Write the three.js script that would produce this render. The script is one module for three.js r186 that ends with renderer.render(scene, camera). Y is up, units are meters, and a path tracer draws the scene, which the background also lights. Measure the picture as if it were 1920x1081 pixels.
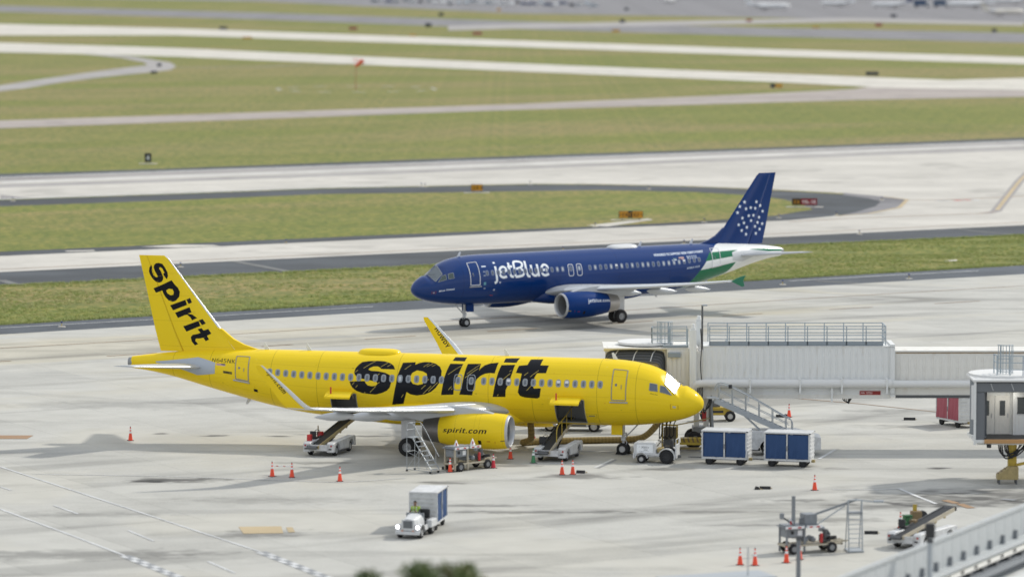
import * as THREE from 'three';
import { mergeGeometries } from 'three/addons/utils/BufferGeometryUtils.js';
import { RoundedBoxGeometry } from 'three/addons/geometries/RoundedBoxGeometry.js';
import { RectAreaLightUniformsLib } from 'three/addons/lights/RectAreaLightUniformsLib.js';
import { MarchingCubes } from 'three/addons/objects/MarchingCubes.js';

// ---------------------------------------------------------------- camera, sky, sun, exposure
RectAreaLightUniformsLib.init();
const scene = new THREE.Scene();
const EYE = 31.6, PITCH = 0.08671;                       // on the roof of the car park, a long lens
const camera = new THREE.PerspectiveCamera(8.2437, 1920 / 1081, 1, 12000);
camera.position.set(0, EYE, 0);
camera.rotation.x = -PITCH;
camera.focus = 272; camera.userData.fStop = 0.31;
scene.add(camera);

const renderer = new THREE.WebGLRenderer({ antialias: true });
renderer.toneMapping = THREE.LinearToneMapping;
renderer.toneMappingExposure = 1.0;
renderer.shadowMap.enabled = true;

const sunDir = new THREE.Vector3(1.0, 1.0, -0.68).normalize();
const sun = new THREE.DirectionalLight(new THREE.Color(1.0, 0.95, 0.86), 2.9);
sun.name = 'sun';
sun.position.set(sunDir.x * 400, sunDir.y * 400, -260 + sunDir.z * 400);
sun.target.position.set(0, 0, -260); scene.add(sun.target);
sun.castShadow = true; sun.shadow.radius = 5;
sun.shadow.mapSize.set(4096, 4096);
Object.assign(sun.shadow.camera, { left: -90, right: 90, top: 90, bottom: -90, near: 10, far: 900 });
scene.add(sun);


// small seeded noise kit
function rng(seed) { let s = seed >>> 0; return () => { s = (s + 0x6d2b79f5) >>> 0; let t = Math.imul(s ^ (s >>> 15), 1 | s); t = (t + Math.imul(t ^ (t >>> 7), 61 | t)) ^ t; return ((t ^ (t >>> 14)) >>> 0) / 4294967296; }; }
function hash2(ix, iy) { let h = Math.imul(ix, 374761393) + Math.imul(iy, 668265263); h = Math.imul(h ^ (h >>> 13), 1274126177); return ((h ^ (h >>> 16)) >>> 0) / 4294967296; }
function vnoise(x, y, per = 0) {
  const ix = Math.floor(x), iy = Math.floor(y), fx = x - ix, fy = y - iy, u = fx * fx * (3 - 2 * fx), v = fy * fy * (3 - 2 * fy);
  const m = (k) => (per ? ((k % per) + per) % per : k), a = m(ix), b = m(ix + 1), c = m(iy), d = m(iy + 1);
  const p = hash2(a, c), q = hash2(b, c), r = hash2(a, d), s = hash2(b, d);
  return p + (q - p) * u + (r - p) * v + (p - q - r + s) * u * v;
}
function fbm(x, y, oct = 4, per = 0) { let t = 0, a = 0.5, n = 0; for (let i = 0; i < oct; i++) { t += a * vnoise(x + i * 17, y + i * 31, per); n += a; a *= 0.5; x *= 2; y *= 2; per *= 2; } return t / n; }
const clamp = THREE.MathUtils.clamp, lerp = THREE.MathUtils.lerp, sstep = (e0, e1, x) => { const t = clamp((x - e0) / (e1 - e0), 0, 1); return t * t * (3 - 2 * t); };

// one bright sky with thin broken cloud all round
{
  const W = 1024, H = 512, data = new Float32Array(W * H * 4);
  for (let j = 0; j < H; j++) {
    const el = ((j + 0.5) / H - 0.5) * Math.PI, y = Math.sin(el), up = Math.max(y, 0);
    for (let i = 0; i < W; i++) {
      const az = ((i + 0.5) / W) * 2 * Math.PI, k = 1 / (up + 0.16), cx = Math.cos(az) * Math.cos(el) * k, cz = Math.sin(az) * Math.cos(el) * k;
      const cloud = sstep(0.40, 0.66, fbm(cx * 1.3 + 40, cz * 1.3 + 40, 5)) * 0.9;
      const t = Math.pow(1 - up, 2.2), sky = [lerp(0.50, 0.79, t), lerp(0.60, 0.82, t), lerp(0.76, 0.86, t)], white = [0.98, 0.98, 0.98];
      const below = y < 0 ? sstep(0, -0.05, y) : 0;
      for (let c = 0; c < 3; c++) data[(j * W + i) * 4 + c] = lerp(lerp(sky[c], white[c], cloud) * 1.02, [0.40, 0.42, 0.34][c], below);
      data[(j * W + i) * 4 + 3] = 1;
    }
  }
  const t = new THREE.DataTexture(data, W, H, THREE.RGBAFormat, THREE.FloatType);
  t.mapping = THREE.EquirectangularReflectionMapping; t.magFilter = t.minFilter = THREE.LinearFilter; t.wrapS = THREE.RepeatWrapping; t.needsUpdate = true;
  scene.background = t; scene.environment = t;
}

// ---------------------------------------------------------------- helpers
const used = {};
function numbered(name) { const n = used[name] = (used[name] ?? -1) + 1; return n ? name + '_' + String(n).padStart(3, '0') : name; }
function shadows(o) { o.castShadow = true; o.receiveShadow = true; return o; }
function mesh(name, geo, mat, parent, label) { const m = shadows(new THREE.Mesh(Array.isArray(geo) ? merge(geo) : geo, mat)); m.name = name; parent.add(m); if (label) m.userData.label = label; return m; }
function thing(name, label, category, [x, y, z] = [0, 0, 0], turn = 0, group) {
  const o = new THREE.Group(); o.name = numbered(name); o.position.set(x, y, z); o.rotation.y = turn; o.userData = { label, category };
  if (group) o.userData.group = group;
  scene.add(o); return o;
}
function single(name, geo, mat, label, category, [x, y, z] = [0, 0, 0], turn = 0, group) {
  const o = mesh(numbered(name), geo, mat, scene); o.position.set(x, y, z); o.rotation.y = turn; o.userData = { label, category };
  if (group) o.userData.group = group;
  return o;
}
function copyOf(src, [x, y, z], turn, label, group) {
  const o = src.clone(); o.name = numbered(src.name.replace(/_\d{3}$/, '')); o.position.set(x, y, z); o.rotation.y = turn; o.userData = { ...src.userData, label };
  if (group) o.userData.group = group;
  scene.add(o); return o;
}
function struct(name, geo, mat) { const o = mesh(numbered(name), geo, mat, scene); o.userData.kind = 'structure'; return o; }
function plain(g) { let q = g.index ? g.toNonIndexed() : g; if (!q.attributes.normal) q.computeVertexNormals(); if (!q.attributes.uv) q.setAttribute('uv', new THREE.BufferAttribute(new Float32Array(q.attributes.position.count * 2), 2)); for (const k of Object.keys(q.attributes)) if (!['position', 'normal', 'uv'].includes(k)) q.deleteAttribute(k); return q; }
function merge(list) { return list.length === 1 ? list[0] : mergeGeometries(list.map(plain), false); }
// metres on the ground for a point of the survey photograph (1920 x 1081)
const FOCAL = 7500;
function G(px, py, h = 0) {
  const x = (px - 960) / FOCAL, v = (540.5 - py) / FOCAL, c = Math.cos(PITCH), s = Math.sin(PITCH), dy = -s + v * c, dz = -c - v * s, t = (h - EYE) / dy;
  return [x * t, dz * t];
}
const at = (px, py, h = 0) => { const [x, z] = G(px, py, h); return [x, 0, z]; };
// box by size and centre, optional edge rounding r and Euler turn
function box(w, h, d, x = 0, y = 0, z = 0, r = 0, rot) {
  const g = r ? new RoundedBoxGeometry(w, h, d, 2, r) : new THREE.BoxGeometry(w, h, d);
  if (rot) g.applyMatrix4(new THREE.Matrix4().makeRotationFromEuler(new THREE.Euler(...rot)));
  g.translate(x, y, z); return g;
}
// box by its low and high corner
function slab(x0, y0, z0, x1, y1, z1, r = 0) { return box(x1 - x0, y1 - y0, z1 - z0, (x0 + x1) / 2, (y0 + y1) / 2, (z0 + z1) / 2, r); }
const UPV = new THREE.Vector3(0, 1, 0);
function rod(a, b, r, r2 = r, seg = 8) {
  const A = new THREE.Vector3(...a), B = new THREE.Vector3(...b), d = B.clone().sub(A), g = new THREE.CylinderGeometry(r2, r, d.length(), seg);
  g.applyQuaternion(new THREE.Quaternion().setFromUnitVectors(UPV, d.clone().normalize())); g.translate((A.x + B.x) / 2, (A.y + B.y) / 2, (A.z + B.z) / 2); return g;
}
// flat bar between two points, w wide (horizontal) and t thick
function bar(a, b, w, t) {
  const A = new THREE.Vector3(...a), B = new THREE.Vector3(...b), d = B.clone().sub(A), L = d.length(), x = d.normalize(), side = new THREE.Vector3().crossVectors(UPV, x);
  if (side.lengthSq() < 1e-6) side.set(0, 0, 1); side.normalize();
  const up = new THREE.Vector3().crossVectors(x, side), g = new THREE.BoxGeometry(L, t, w);
  g.applyMatrix4(new THREE.Matrix4().makeBasis(x, up, side.clone().negate())); g.translate((A.x + B.x) / 2, (A.y + B.y) / 2, (A.z + B.z) / 2); return g;
}
function pipe(pts, r, seg = 24, rs = 7) { return new THREE.TubeGeometry(new THREE.CatmullRomCurve3(pts.map((p) => new THREE.Vector3(...p)), false, 'centripetal'), seg, r, rs, false); }
// wheel with its axle along z, centred on the origin: tyre and rim geometries
function tyreGeo(R, w, hub = 0.55, seg = 22) {
  const c = w * 0.32, pts = [[R * hub, -w / 2], [R * 0.86, -w / 2], [R - 0.02, -w / 2 + c * 0.5], [R, -w / 2 + c], [R, w / 2 - c], [R - 0.02, w / 2 - c * 0.5], [R * 0.86, w / 2], [R * hub, w / 2]].map((p) => new THREE.Vector2(...p));
  return new THREE.LatheGeometry(pts, seg).rotateX(Math.PI / 2);
}
function rimGeo(R, w, hub = 0.55) {
  const r = R * hub, list = [new THREE.CylinderGeometry(r, r, w * 0.7, 18).rotateX(Math.PI / 2)];
  for (const s of [-1, 1]) {
    list.push(new THREE.TorusGeometry(r * 0.93, r * 0.09, 6, 18).translate(0, 0, s * w * 0.42), new THREE.CylinderGeometry(r * 0.3, r * 0.34, w * 0.2, 10).rotateX(Math.PI / 2).translate(0, 0, s * w * 0.38));
    for (let k = 0; k < 6; k++) list.push(new THREE.CylinderGeometry(r * 0.1, r * 0.1, 0.02, 6).rotateX(Math.PI / 2).translate(Math.cos(k * 1.047) * r * 0.6, Math.sin(k * 1.047) * r * 0.6, s * w * 0.36));
  }
  return merge(list);
}
function wheel(parent, R, w, x, y, z, tyreMat, rimMat, hub = 0.55) { const t = mesh('wheel', tyreGeo(R, w, hub), tyreMat, parent); t.position.set(x, y, z); mesh('rim', rimGeo(R, w, hub), rimMat, t); return t; }
const lin = (r, g, b) => new THREE.Color().setRGB(r, g, b);
function mat(color, roughness = 0.6, metalness = 0, extra = {}) { const P = extra.clearcoat || extra.transmission || extra.sheen; return new (P ? THREE.MeshPhysicalMaterial : THREE.MeshStandardMaterial)({ color: Array.isArray(color) ? lin(...color) : new THREE.Color(color), roughness, metalness, side: THREE.DoubleSide, ...extra }); }
function canvas(w, h, fill) { const c = document.createElement('canvas'); c.width = w; c.height = h; const g = c.getContext('2d'); g.fillStyle = fill; g.fillRect(0, 0, w, h); return [c, g]; }
function canvasTex(c) { const t = new THREE.CanvasTexture(c); t.colorSpace = THREE.SRGBColorSpace; t.anisotropy = 8; return t; }
// worn paint: a tiling grey grain to multiply a colour with
function grainTex(seed, lo, hi, cells, streak = 1) {
  const N = 256, d = new Uint8Array(N * N * 4);
  for (let j = 0; j < N; j++) for (let i = 0; i < N; i++) {
    const n = fbm((i / N) * cells + seed * 0, (j / N) * cells * streak, 4, cells), f = hash2(i + seed * 977, j), s = sstep(0.62, 0.8, vnoise((i / N) * cells * 4, (j / N) * 8, 8 * cells)) * 0.25;
    const v = clamp(lerp(lo, hi, n) - s * (hi - lo) + (f - 0.5) * 0.03, 0, 1) * 255;
    d.set([v, v, v, 255], (j * N + i) * 4);
  }
  const t = new THREE.DataTexture(d, N, N); t.colorSpace = THREE.SRGBColorSpace; t.wrapS = t.wrapT = THREE.RepeatWrapping; t.magFilter = THREE.LinearFilter; t.minFilter = THREE.LinearMipmapLinearFilter; t.generateMipmaps = true; t.needsUpdate = true; return t;
}
const wornMap = grainTex(3, 0.84, 1.0, 4);
const M = {
  tyre: mat([0.018, 0.018, 0.019], 0.85), rubber: mat([0.022, 0.022, 0.023], 0.75), black: mat([0.025, 0.026, 0.028], 0.55),
  rimWhite: mat([0.5, 0.5, 0.49], 0.45, 0.2), rimGrey: mat([0.32, 0.33, 0.34], 0.4, 0.6), steel: mat([0.42, 0.43, 0.44], 0.4, 0.75), galv: mat([0.40, 0.43, 0.45], 0.5, 0.35), darkSteel: mat([0.12, 0.125, 0.13], 0.5, 0.5),
  alu: mat([0.62, 0.63, 0.64], 0.32, 0.7), whitePaint: mat([0.72, 0.73, 0.73], 0.42, 0, { map: wornMap }), offWhite: mat([0.60, 0.585, 0.54], 0.55, 0, { map: wornMap }), cream: mat([0.56, 0.50, 0.38], 0.6, 0, { map: wornMap }),
  yellowPaint: mat([0.56, 0.40, 0.05], 0.5, 0, { map: wornMap }), sandPaint: mat([0.46, 0.36, 0.16], 0.6, 0, { map: wornMap }), redPaint: mat([0.5, 0.03, 0.03], 0.45), orange: mat([0.86, 0.085, 0.035], 0.55),
  coneRed: mat([0.55, 0.03, 0.05], 0.55), coneGreen: mat([0.06, 0.23, 0.10], 0.6), reflect: mat([0.78, 0.78, 0.78], 0.35), belt: mat([0.02, 0.022, 0.025], 0.7), glass: mat([0.03, 0.04, 0.045], 0.06, 0, { clearcoat: 1, clearcoatRoughness: 0.03 }),
  lampClear: mat([0.6, 0.6, 0.6], 0.15, 0.3), lampRed: mat([0.4, 0.02, 0.02], 0.25), brown: mat([0.2, 0.14, 0.07], 0.7), greyPaint: mat([0.26, 0.28, 0.30], 0.5, 0, { map: wornMap }),
};
// ---------------------------------------------------------------- the ground
function tile(N, fn) {
  const d = new Uint8Array(N * N * 4);
  for (let j = 0; j < N; j++) for (let i = 0; i < N; i++) { const [r, g, b] = fn(i / N, j / N, i, j); d.set([clamp(r, 0, 1) * 255, clamp(g, 0, 1) * 255, clamp(b, 0, 1) * 255, 255], (j * N + i) * 4); }
  const t = new THREE.DataTexture(d, N, N); t.colorSpace = THREE.SRGBColorSpace; t.wrapS = t.wrapT = THREE.RepeatWrapping; t.magFilter = THREE.LinearFilter; t.minFilter = THREE.LinearMipmapLinearFilter; t.generateMipmaps = true; t.needsUpdate = true; return t;
}
// grass: mown turf, green and straw mixed blade by blade (24 m tile)
const grassTile = tile(1024, (u, v, i, j) => {
  const b = fbm(u * 48 + 3, v * 48, 4, 48), f = hash2(i, j), straw = clamp(0.5 + (b - 0.5) * 1.6, 0, 1), k = 0.73 + 0.36 * (b - 0.5) + 0.34 * (f - 0.5);
  return [k * lerp(0.80, 1.02, straw), k * lerp(0.96, 0.96, straw), k * lerp(0.70, 0.92, straw)];
});
const concreteTile = tile(1024, (u, v, i, j) => {
  const a = fbm(u * 6, v * 6, 6, 6), b = fbm(u * 48, v * 48, 3, 48), f = hash2(i + 7, j), s = sstep(0.60, 0.78, fbm(u * 10 + 5, v * 10, 4, 10)) * 0.08, k = 0.93 + (a - 0.5) * 0.16 + (b - 0.5) * 0.06 + (f - 0.5) * 0.06 - s;
  return [k, k * 0.995, k * 0.985];
});
const asphaltTile = tile(512, (u, v, i, j) => { const a = fbm(u * 6, v * 6, 5, 6), f = hash2(i + 3, j + 9), k = 0.84 + (a - 0.5) * 0.4 + (f - 0.5) * 0.16; return [k, k, k * 1.01]; });
function groundMat(color, map, roughness) { return new THREE.MeshStandardMaterial({ color: lin(...color), map, roughness, side: THREE.DoubleSide }); }
const GM = {
  asphalt: groundMat([0.082, 0.094, 0.104], asphaltTile, 0.9), asphaltBlue: groundMat([0.125, 0.145, 0.165], asphaltTile, 0.9), greyPave: groundMat([0.30, 0.295, 0.30], asphaltTile, 0.9),
  concrete: groundMat([0.60, 0.58, 0.535], concreteTile, 0.85), concreteWhite: groundMat([0.66, 0.635, 0.575], concreteTile, 0.85), pink: groundMat([0.42, 0.375, 0.35], concreteTile, 0.9), farGrey: groundMat([0.40, 0.385, 0.38], concreteTile, 0.9), rubberGrey: groundMat([0.37, 0.355, 0.355], concreteTile, 0.9),
  white: mat([0.74, 0.75, 0.74], 0.7, 0, { map: wornMap }), whiteFaint: mat([0.68, 0.69, 0.69], 0.8, 0, { map: wornMap }), yellow: mat([0.56, 0.44, 0.26], 0.7, 0, { map: wornMap }), orangeLine: mat([0.40, 0.25, 0.14], 0.8, 0, { map: wornMap }), black: mat([0.25, 0.26, 0.27], 0.8), shoulderBar: mat([0.19, 0.195, 0.19], 0.9, 0, { map: wornMap }), red: mat([0.5, 0.16, 0.16], 0.8),
};
// the terrain: one sheet, subdivided where the camera sees it, tinted patch by patch
{
  const xs = [-6000, -2500, -900], zs = [900, 0, -120, -200]; for (let x = -360; x <= 360; x += 3.75) xs.push(x); xs.push(900, 2500, 6000);
  for (let z = 235; z < 2400; z *= 1.009) zs.push(-z); zs.push(-2600, -3500, -5000, -9000);
  const pos = [], col = [], uv = [], idx = [];
  for (const z of zs) for (const x of xs) {
    const along = x * 0.87 - z * 0.49, across = x * 0.49 + z * 0.87, big = fbm(along / 70 + 50, across / 26 + 80, 4), mid = fbm(along / 26 + 9, across / 6 - 4, 4), d2 = clamp((big - 0.38) * 3.0 + (mid - 0.5) * 0.9, 0, 1);
    const g = [0.365, 0.365, 0.078], s = [0.495, 0.395, 0.175], k = 0.90 + 0.2 * mid;
    pos.push(x, 0, z); uv.push(x / 24, z / 24); col.push(...[0, 1, 2].map((c) => lerp(g[c], s[c], d2) * k));
  }
  const n = xs.length;
  for (let j = 0; j < zs.length - 1; j++) for (let i = 0; i < n - 1; i++) { const a = j * n + i; idx.push(a, a + 1, a + n, a + 1, a + n + 1, a + n); }
  const geo = new THREE.BufferGeometry(); geo.setAttribute('position', new THREE.Float32BufferAttribute(pos, 3)); geo.setAttribute('uv', new THREE.Float32BufferAttribute(uv, 2)); geo.setAttribute('color', new THREE.Float32BufferAttribute(col, 3)); geo.setIndex(idx); geo.computeVertexNormals();
  struct('grass_ground', geo, new THREE.MeshStandardMaterial({ vertexColors: true, map: grassTile, roughness: 1, side: THREE.DoubleSide }));
}
// polygon on the ground from points in metres
function sheetM(pts, y, uvK = 40) {
  const g = new THREE.ShapeGeometry(new THREE.Shape(pts.map(([x, z]) => new THREE.Vector2(x, -z)))); g.rotateX(-Math.PI / 2); g.translate(0, y, 0);
  const p = g.attributes.position, u = g.attributes.uv; for (let i = 0; i < p.count; i++) u.setXY(i, p.getX(i) / uvK, p.getZ(i) / uvK); return g;
}
const P = (s) => s.trim().split(/\s+/).map((q) => G(...q.split(',').map(Number)));
// an edge that turf has crept over: extra points, pushed in and out
let ragSeed = 1;
function ragged(pts, step = 0.7, amp = 0.38) {
  const out = [], r = rng(ragSeed++ * 77);
  for (let k = 0; k < pts.length - 1; k++) {
    const [a, b] = [pts[k], pts[k + 1]], L = Math.hypot(b[0] - a[0], b[1] - a[1]), n = Math.max(1, Math.round(L / step)), nx = -(b[1] - a[1]) / L, nz = (b[0] - a[0]) / L;
    for (let i = 0; i < n; i++) { const t = i / n, o = i ? (fbm((k * 100 + i) * 0.35 + ragSeed * 9, 3.3, 3) - 0.5) * 2.2 * amp + (r() - 0.5) * amp * 0.7 : 0; out.push([lerp(a[0], b[0], t) + nx * o, lerp(a[1], b[1], t) + nz * o]); }
  }
  out.push(pts[pts.length - 1]); return out;
}
const band = (upper, lower, y, uvK) => sheetM([...upper, ...[...lower].reverse()], y, uvK);
// a painted line of width w along points in metres
function stripe(pts, w, y) {
  const L = [], R = [];
  pts.forEach((p, k) => { const a = pts[Math.max(0, k - 1)], b = pts[Math.min(pts.length - 1, k + 1)], l = Math.hypot(b[0] - a[0], b[1] - a[1]), nx = -(b[1] - a[1]) / l * w / 2, nz = (b[0] - a[0]) / l * w / 2; L.push([p[0] + nx, p[1] + nz]); R.push([p[0] - nx, p[1] - nz]); });
  return sheetM([...L, ...R.reverse()], y, 6);
}
const line = (name, s, w, m, y = 0.034) => struct(name, stripe(P(s), w, y), m);

// --- taxiway beside the apron, its shoulders, the runway and what lies beyond (all far edges as surveyed)
const s1U = P('-240,623 0,609 760,564 1480,522 1920,497 2200,481'), s1L = P('-240,641 0,627 760,581.5 1480,539 1920,514 2200,498');
const s2U = P('-240,521 0,510 760,474 1480,443 1920,422 2200,409'), s2L = P('-240,548 0,536 760,500 1480,460 1920,441 2200,429');
const tU = P('-240,491 0,480 760,446 1140,427.5 1480,413 1568,404.5 1631,399 1687,388 1701,374 1656,369 1582,362 1480,356.5 1300,349 1120,345 1000,344.5 800,348.5 600,352.5 320,363 0,374 -240,383');
struct('taxiway_shoulder', band(ragged(s1U), s1L, 0.010), GM.asphaltBlue);
struct('taxiway_shoulder', band(s2U, ragged(s2L), 0.010), GM.asphalt);
struct('taxiway', sheetM([...tU, ...P('-240,345 0,333 320,321.5 600,312 1000,298 1560,278 1920,264.5 2200,254'), ...[...s2U].reverse()], 0.014, 60), GM.concrete);
// dark shoulder wrapping the turf island between taxiway and runway
const isl = P('-240,483 0,472 760,439 1140,423.6 1330,414 1450,405 1525,393 1500,380 1440,369 1385,365 1300,360 1120,356.5 893,360 760,362 600,364 320,376 0,387 -240,396');
struct('island_shoulder', sheetM([...P('-240,491 0,480 760,446 1140,427.5 1480,413 1568,404.5 1610,397 1645,386 1655,378 1635,372 1582,364.5 1480,358.5 1300,350.5 1120,346.5 1000,346 800,350 600,354 320,364.5 0,375.5 -240,384')], 0.020), GM.asphalt);
struct('island_tip', sheetM(P('1568,405.5 1631,400 1687,389 1701,374 1656,368.5 1582,361.5 1582,365.5 1630,372 1652,378 1642,387 1605,398'), 0.024), GM.greyPave);
{
  const g = sheetM(ragged([...isl, isl[0]], 1.2, 0.25).slice(0, -1), 0.030, 24), p = g.attributes.position, col = [];
  for (let i = 0; i < p.count; i++) col.push(0.25, 0.255, 0.09);
  g.setAttribute('color', new THREE.Float32BufferAttribute(col, 3));
  // a fine grid clipped to the island keeps the turf tinted in patches like the rest
  const pts = [], cols = [], uvs = [], poly = isl, inside = (x, z) => { let c = false; for (let i = 0, j = poly.length - 1; i < poly.length; j = i++) { const [xi, zi] = poly[i], [xj, zj] = poly[j]; if ((zi > z) !== (zj > z) && x < ((xj - xi) * (z - zi)) / (zj - zi) + xi) c = !c; } return c; };
  const tint = (x, z) => { const along = x * 0.87 - z * 0.49, across = x * 0.49 + z * 0.87, big = fbm(along / 60 + 50, across / 20 + 80, 4), mid = fbm(along / 26 + 9, across / 6 - 4, 4), dry = clamp((big - 0.40) * 3.0 + (mid - 0.5) * 0.9, 0, 1), k = 0.90 + 0.2 * mid; return [0, 1, 2].map((c) => lerp([0.365, 0.37, 0.075][c], [0.495, 0.395, 0.165][c], dry) * k); };
  const st = 2.2;
  for (let x = -130; x < 110; x += st) for (let z = -560; z < -360; z += st) {
    if (![[x, z], [x + st, z], [x, z + st], [x + st, z + st]].every(([a, b]) => inside(a, b))) continue;
    for (const [a, b] of [[x, z], [x, z + st], [x + st, z], [x + st, z], [x, z + st], [x + st, z + st]]) { pts.push(a, 0.034, b); cols.push(...tint(a, b)); uvs.push(a / 24, b / 24); }
  }
  const gm = new THREE.MeshStandardMaterial({ vertexColors: true, map: grassTile, roughness: 1, side: THREE.DoubleSide });
  for (let i = 0; i < p.count; i++) col.splice(i * 3, 3, ...tint(p.getX(i), p.getZ(i)));
  g.setAttribute('color', new THREE.Float32BufferAttribute(col, 3));
  struct('grass_island', g, gm);
  const q = new THREE.BufferGeometry(); q.setAttribute('position', new THREE.Float32BufferAttribute(pts, 3)); q.setAttribute('uv', new THREE.Float32BufferAttribute(uvs, 2)); q.setAttribute('color', new THREE.Float32BufferAttribute(cols, 3)); q.computeVertexNormals();
  struct('grass_island', q, gm);
}
struct('runway_shoulder', band(P('-240,338 0,326 320,316 600,305.5 1000,291.5 1560,272.5 1920,258 2200,247'), P('-240,345 0,333 320,321.5 600,312 1000,298 1560,278 1920,264.5 2200,254'), 0.010), GM.asphalt);
struct('runway_edge_wear', band(P('-240,346 0,333.5 320,322.5 600,313 1000,299 1560,279 1920,265.5 2200,255'), P('-240,352 0,339.5 320,328 600,318 1000,303.5 1560,283 1920,269.5 2200,258.5'), 0.020), GM.rubberGrey);
struct('runway_wheel_track', band(P('-240,358 0,346 320,335.5 600,325.5 1000,311 1560,288.5 1920,274.5 2200,264'), P('-240,364 0,352 320,341 600,331 1000,316 1560,294.5 1920,281 2200,270'), 0.020), GM.farGrey);
struct('runway_exit_patch', sheetM(P('0,365 60,371.5 0,374'), 0.022), GM.rubberGrey);
line('runway_edge_line', '-240,344.5 0,332.2 320,320.8 600,311.3 1000,297.3 1560,277.5 1920,264', 0.9, GM.white);
line('runway_edge_line', '-240,382.5 0,373.6 320,362.6 600,352.1 720,349.8', 0.9, GM.white);
line('runway_edge_line', '0,342 320,331 600,321.5 1000,307 1560,285.5 1920,271.5', 1.6, GM.white, 0.03);
// turf strip with drain slabs, beyond the runway: service road, two pale strips, grey strips, the far apron
struct('service_road', sheetM(P('-240,238 0,226 960,195.5 1440,175 1600,167 1640,162 1920,168 2200,174 2200,179 1920,181.5 1600,187.5 960,206 0,240.5 -240,252'), 0.02), GM.pink);
struct('taxi_strip', band(P('-240,71 0,80 330,90 960,118.5 1440,137.5 1780,150 1920,146 2200,138'), P('-240,88 0,97 330,106 960,133 1440,153 1600,161 1640,164 1920,169 2200,176'), 0.024), GM.concreteWhite);
struct('taxi_strip', band(P('-240,37 0,45 330,53 960,75.5 1440,92 1920,107 2200,116'), P('-240,58 0,66 330,66 960,87.5 1440,104.5 1920,120 2200,129'), 0.024), GM.concreteWhite);
struct('taxi_loop', sheetM(P('-240,91 0,98 150,101 225,108 270,117 276,122 190,132.5 100,145 0,160 -240,196 -240,206 0,171 50,165 125,152.5 210,142.5 275,136 320,131 330,124 318,117 250,106 150,98'), 0.02), GM.farGrey);
struct('far_strip', band(P('-240,4 0,10.5 500,24 960,39.5 1440,52 1920,62 2200,68'), P('-240,16 0,22 500,37 960,54 1440,68 1920,80 2200,88'), 0.02), GM.greyPave);
struct('far_strip', sheetM(P('840,48 960,45 1440,36 1600,33.5 1920,42 1920,48 1600,41 1440,44 960,54 840,57'), 0.026), GM.farGrey);
struct('far_apron', sheetM(P('-240,-9 150,-3 500,3 960,25 1440,33 1920,43 2200,48 2200,-60 -240,-60'), 0.024), GM.greyPave);
line('drain_gutter', '330,127 480,126 560,122 700,118.5', 2.0, GM.greyPave, 0.03);
// yellow holding line and lead-off at the exit, ghosted numbers on the pavement
line('lead_line_border', '1930,322 1912,340 1868,396 1850,400', 1.3, GM.rubberGrey, 0.030); line('lead_line', '1930,322 1912,340 1870,394', 0.5, GM.yellow, 0.036);
line('taxi_line', '1868,397 1830,401 1740,404 1600,409 1480,416', 0.3, GM.orangeLine);
line('taxi_line', '1701,375 1760,375 1860,371 1930,367', 0.4, GM.orangeLine); line('island_line', '1568,405.8 1631,400.2 1687,389.2 1702,374.2 1656,368.6', 0.5, GM.yellow);
for (const [x, w] of [[1757, 9], [1772, 6], [1790, 14], [1810, 8], [1826, 10]]) line('pavement_number', `${x},${376.5 - (x - 1757) * 0.02} ${x + w},${376.3 - (x - 1757) * 0.02}`, 1.6, x === 1790 || x === 1810 ? GM.red : GM.whiteFaint);
line('shoulder_line', '0,615 290,599 700,575', 0.25, GM.whiteFaint); line('shoulder_line', '1480,527 1640,518 1835,508', 0.28, GM.white);
line('shoulder_bar', '440,490 545,510', 1.0, GM.shoulderBar); line('shoulder_bar', '0,525 34,535', 1.0, GM.shoulderBar); line('shoulder_bar', '1795,430 1900,440', 0.7, GM.shoulderBar);
line('shoulder_bar', '1530,527 1610,531', 0.7, GM.shoulderBar);
line('taxi_line', '0,505 300,491 760,470 1330,444 1920,417', 0.25, GM.orangeLine);
struct('pale_slab', sheetM(P('262,463 330,459 400,459.5 412,461.5 330,464.5'), 0.036), GM.concreteWhite); struct('pale_slab', sheetM(P('120,470.5 175,469 178,471 125,472'), 0.036), GM.concreteWhite);
struct('pale_slab', sheetM(P('1770,488.5 1795,487 1796,489 1772,490.5'), 0.03), GM.concreteWhite); struct('pale_slab', sheetM(P('1100,423 1215,410 1225,412 1140,425'), 0.036), GM.concreteWhite);

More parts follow.
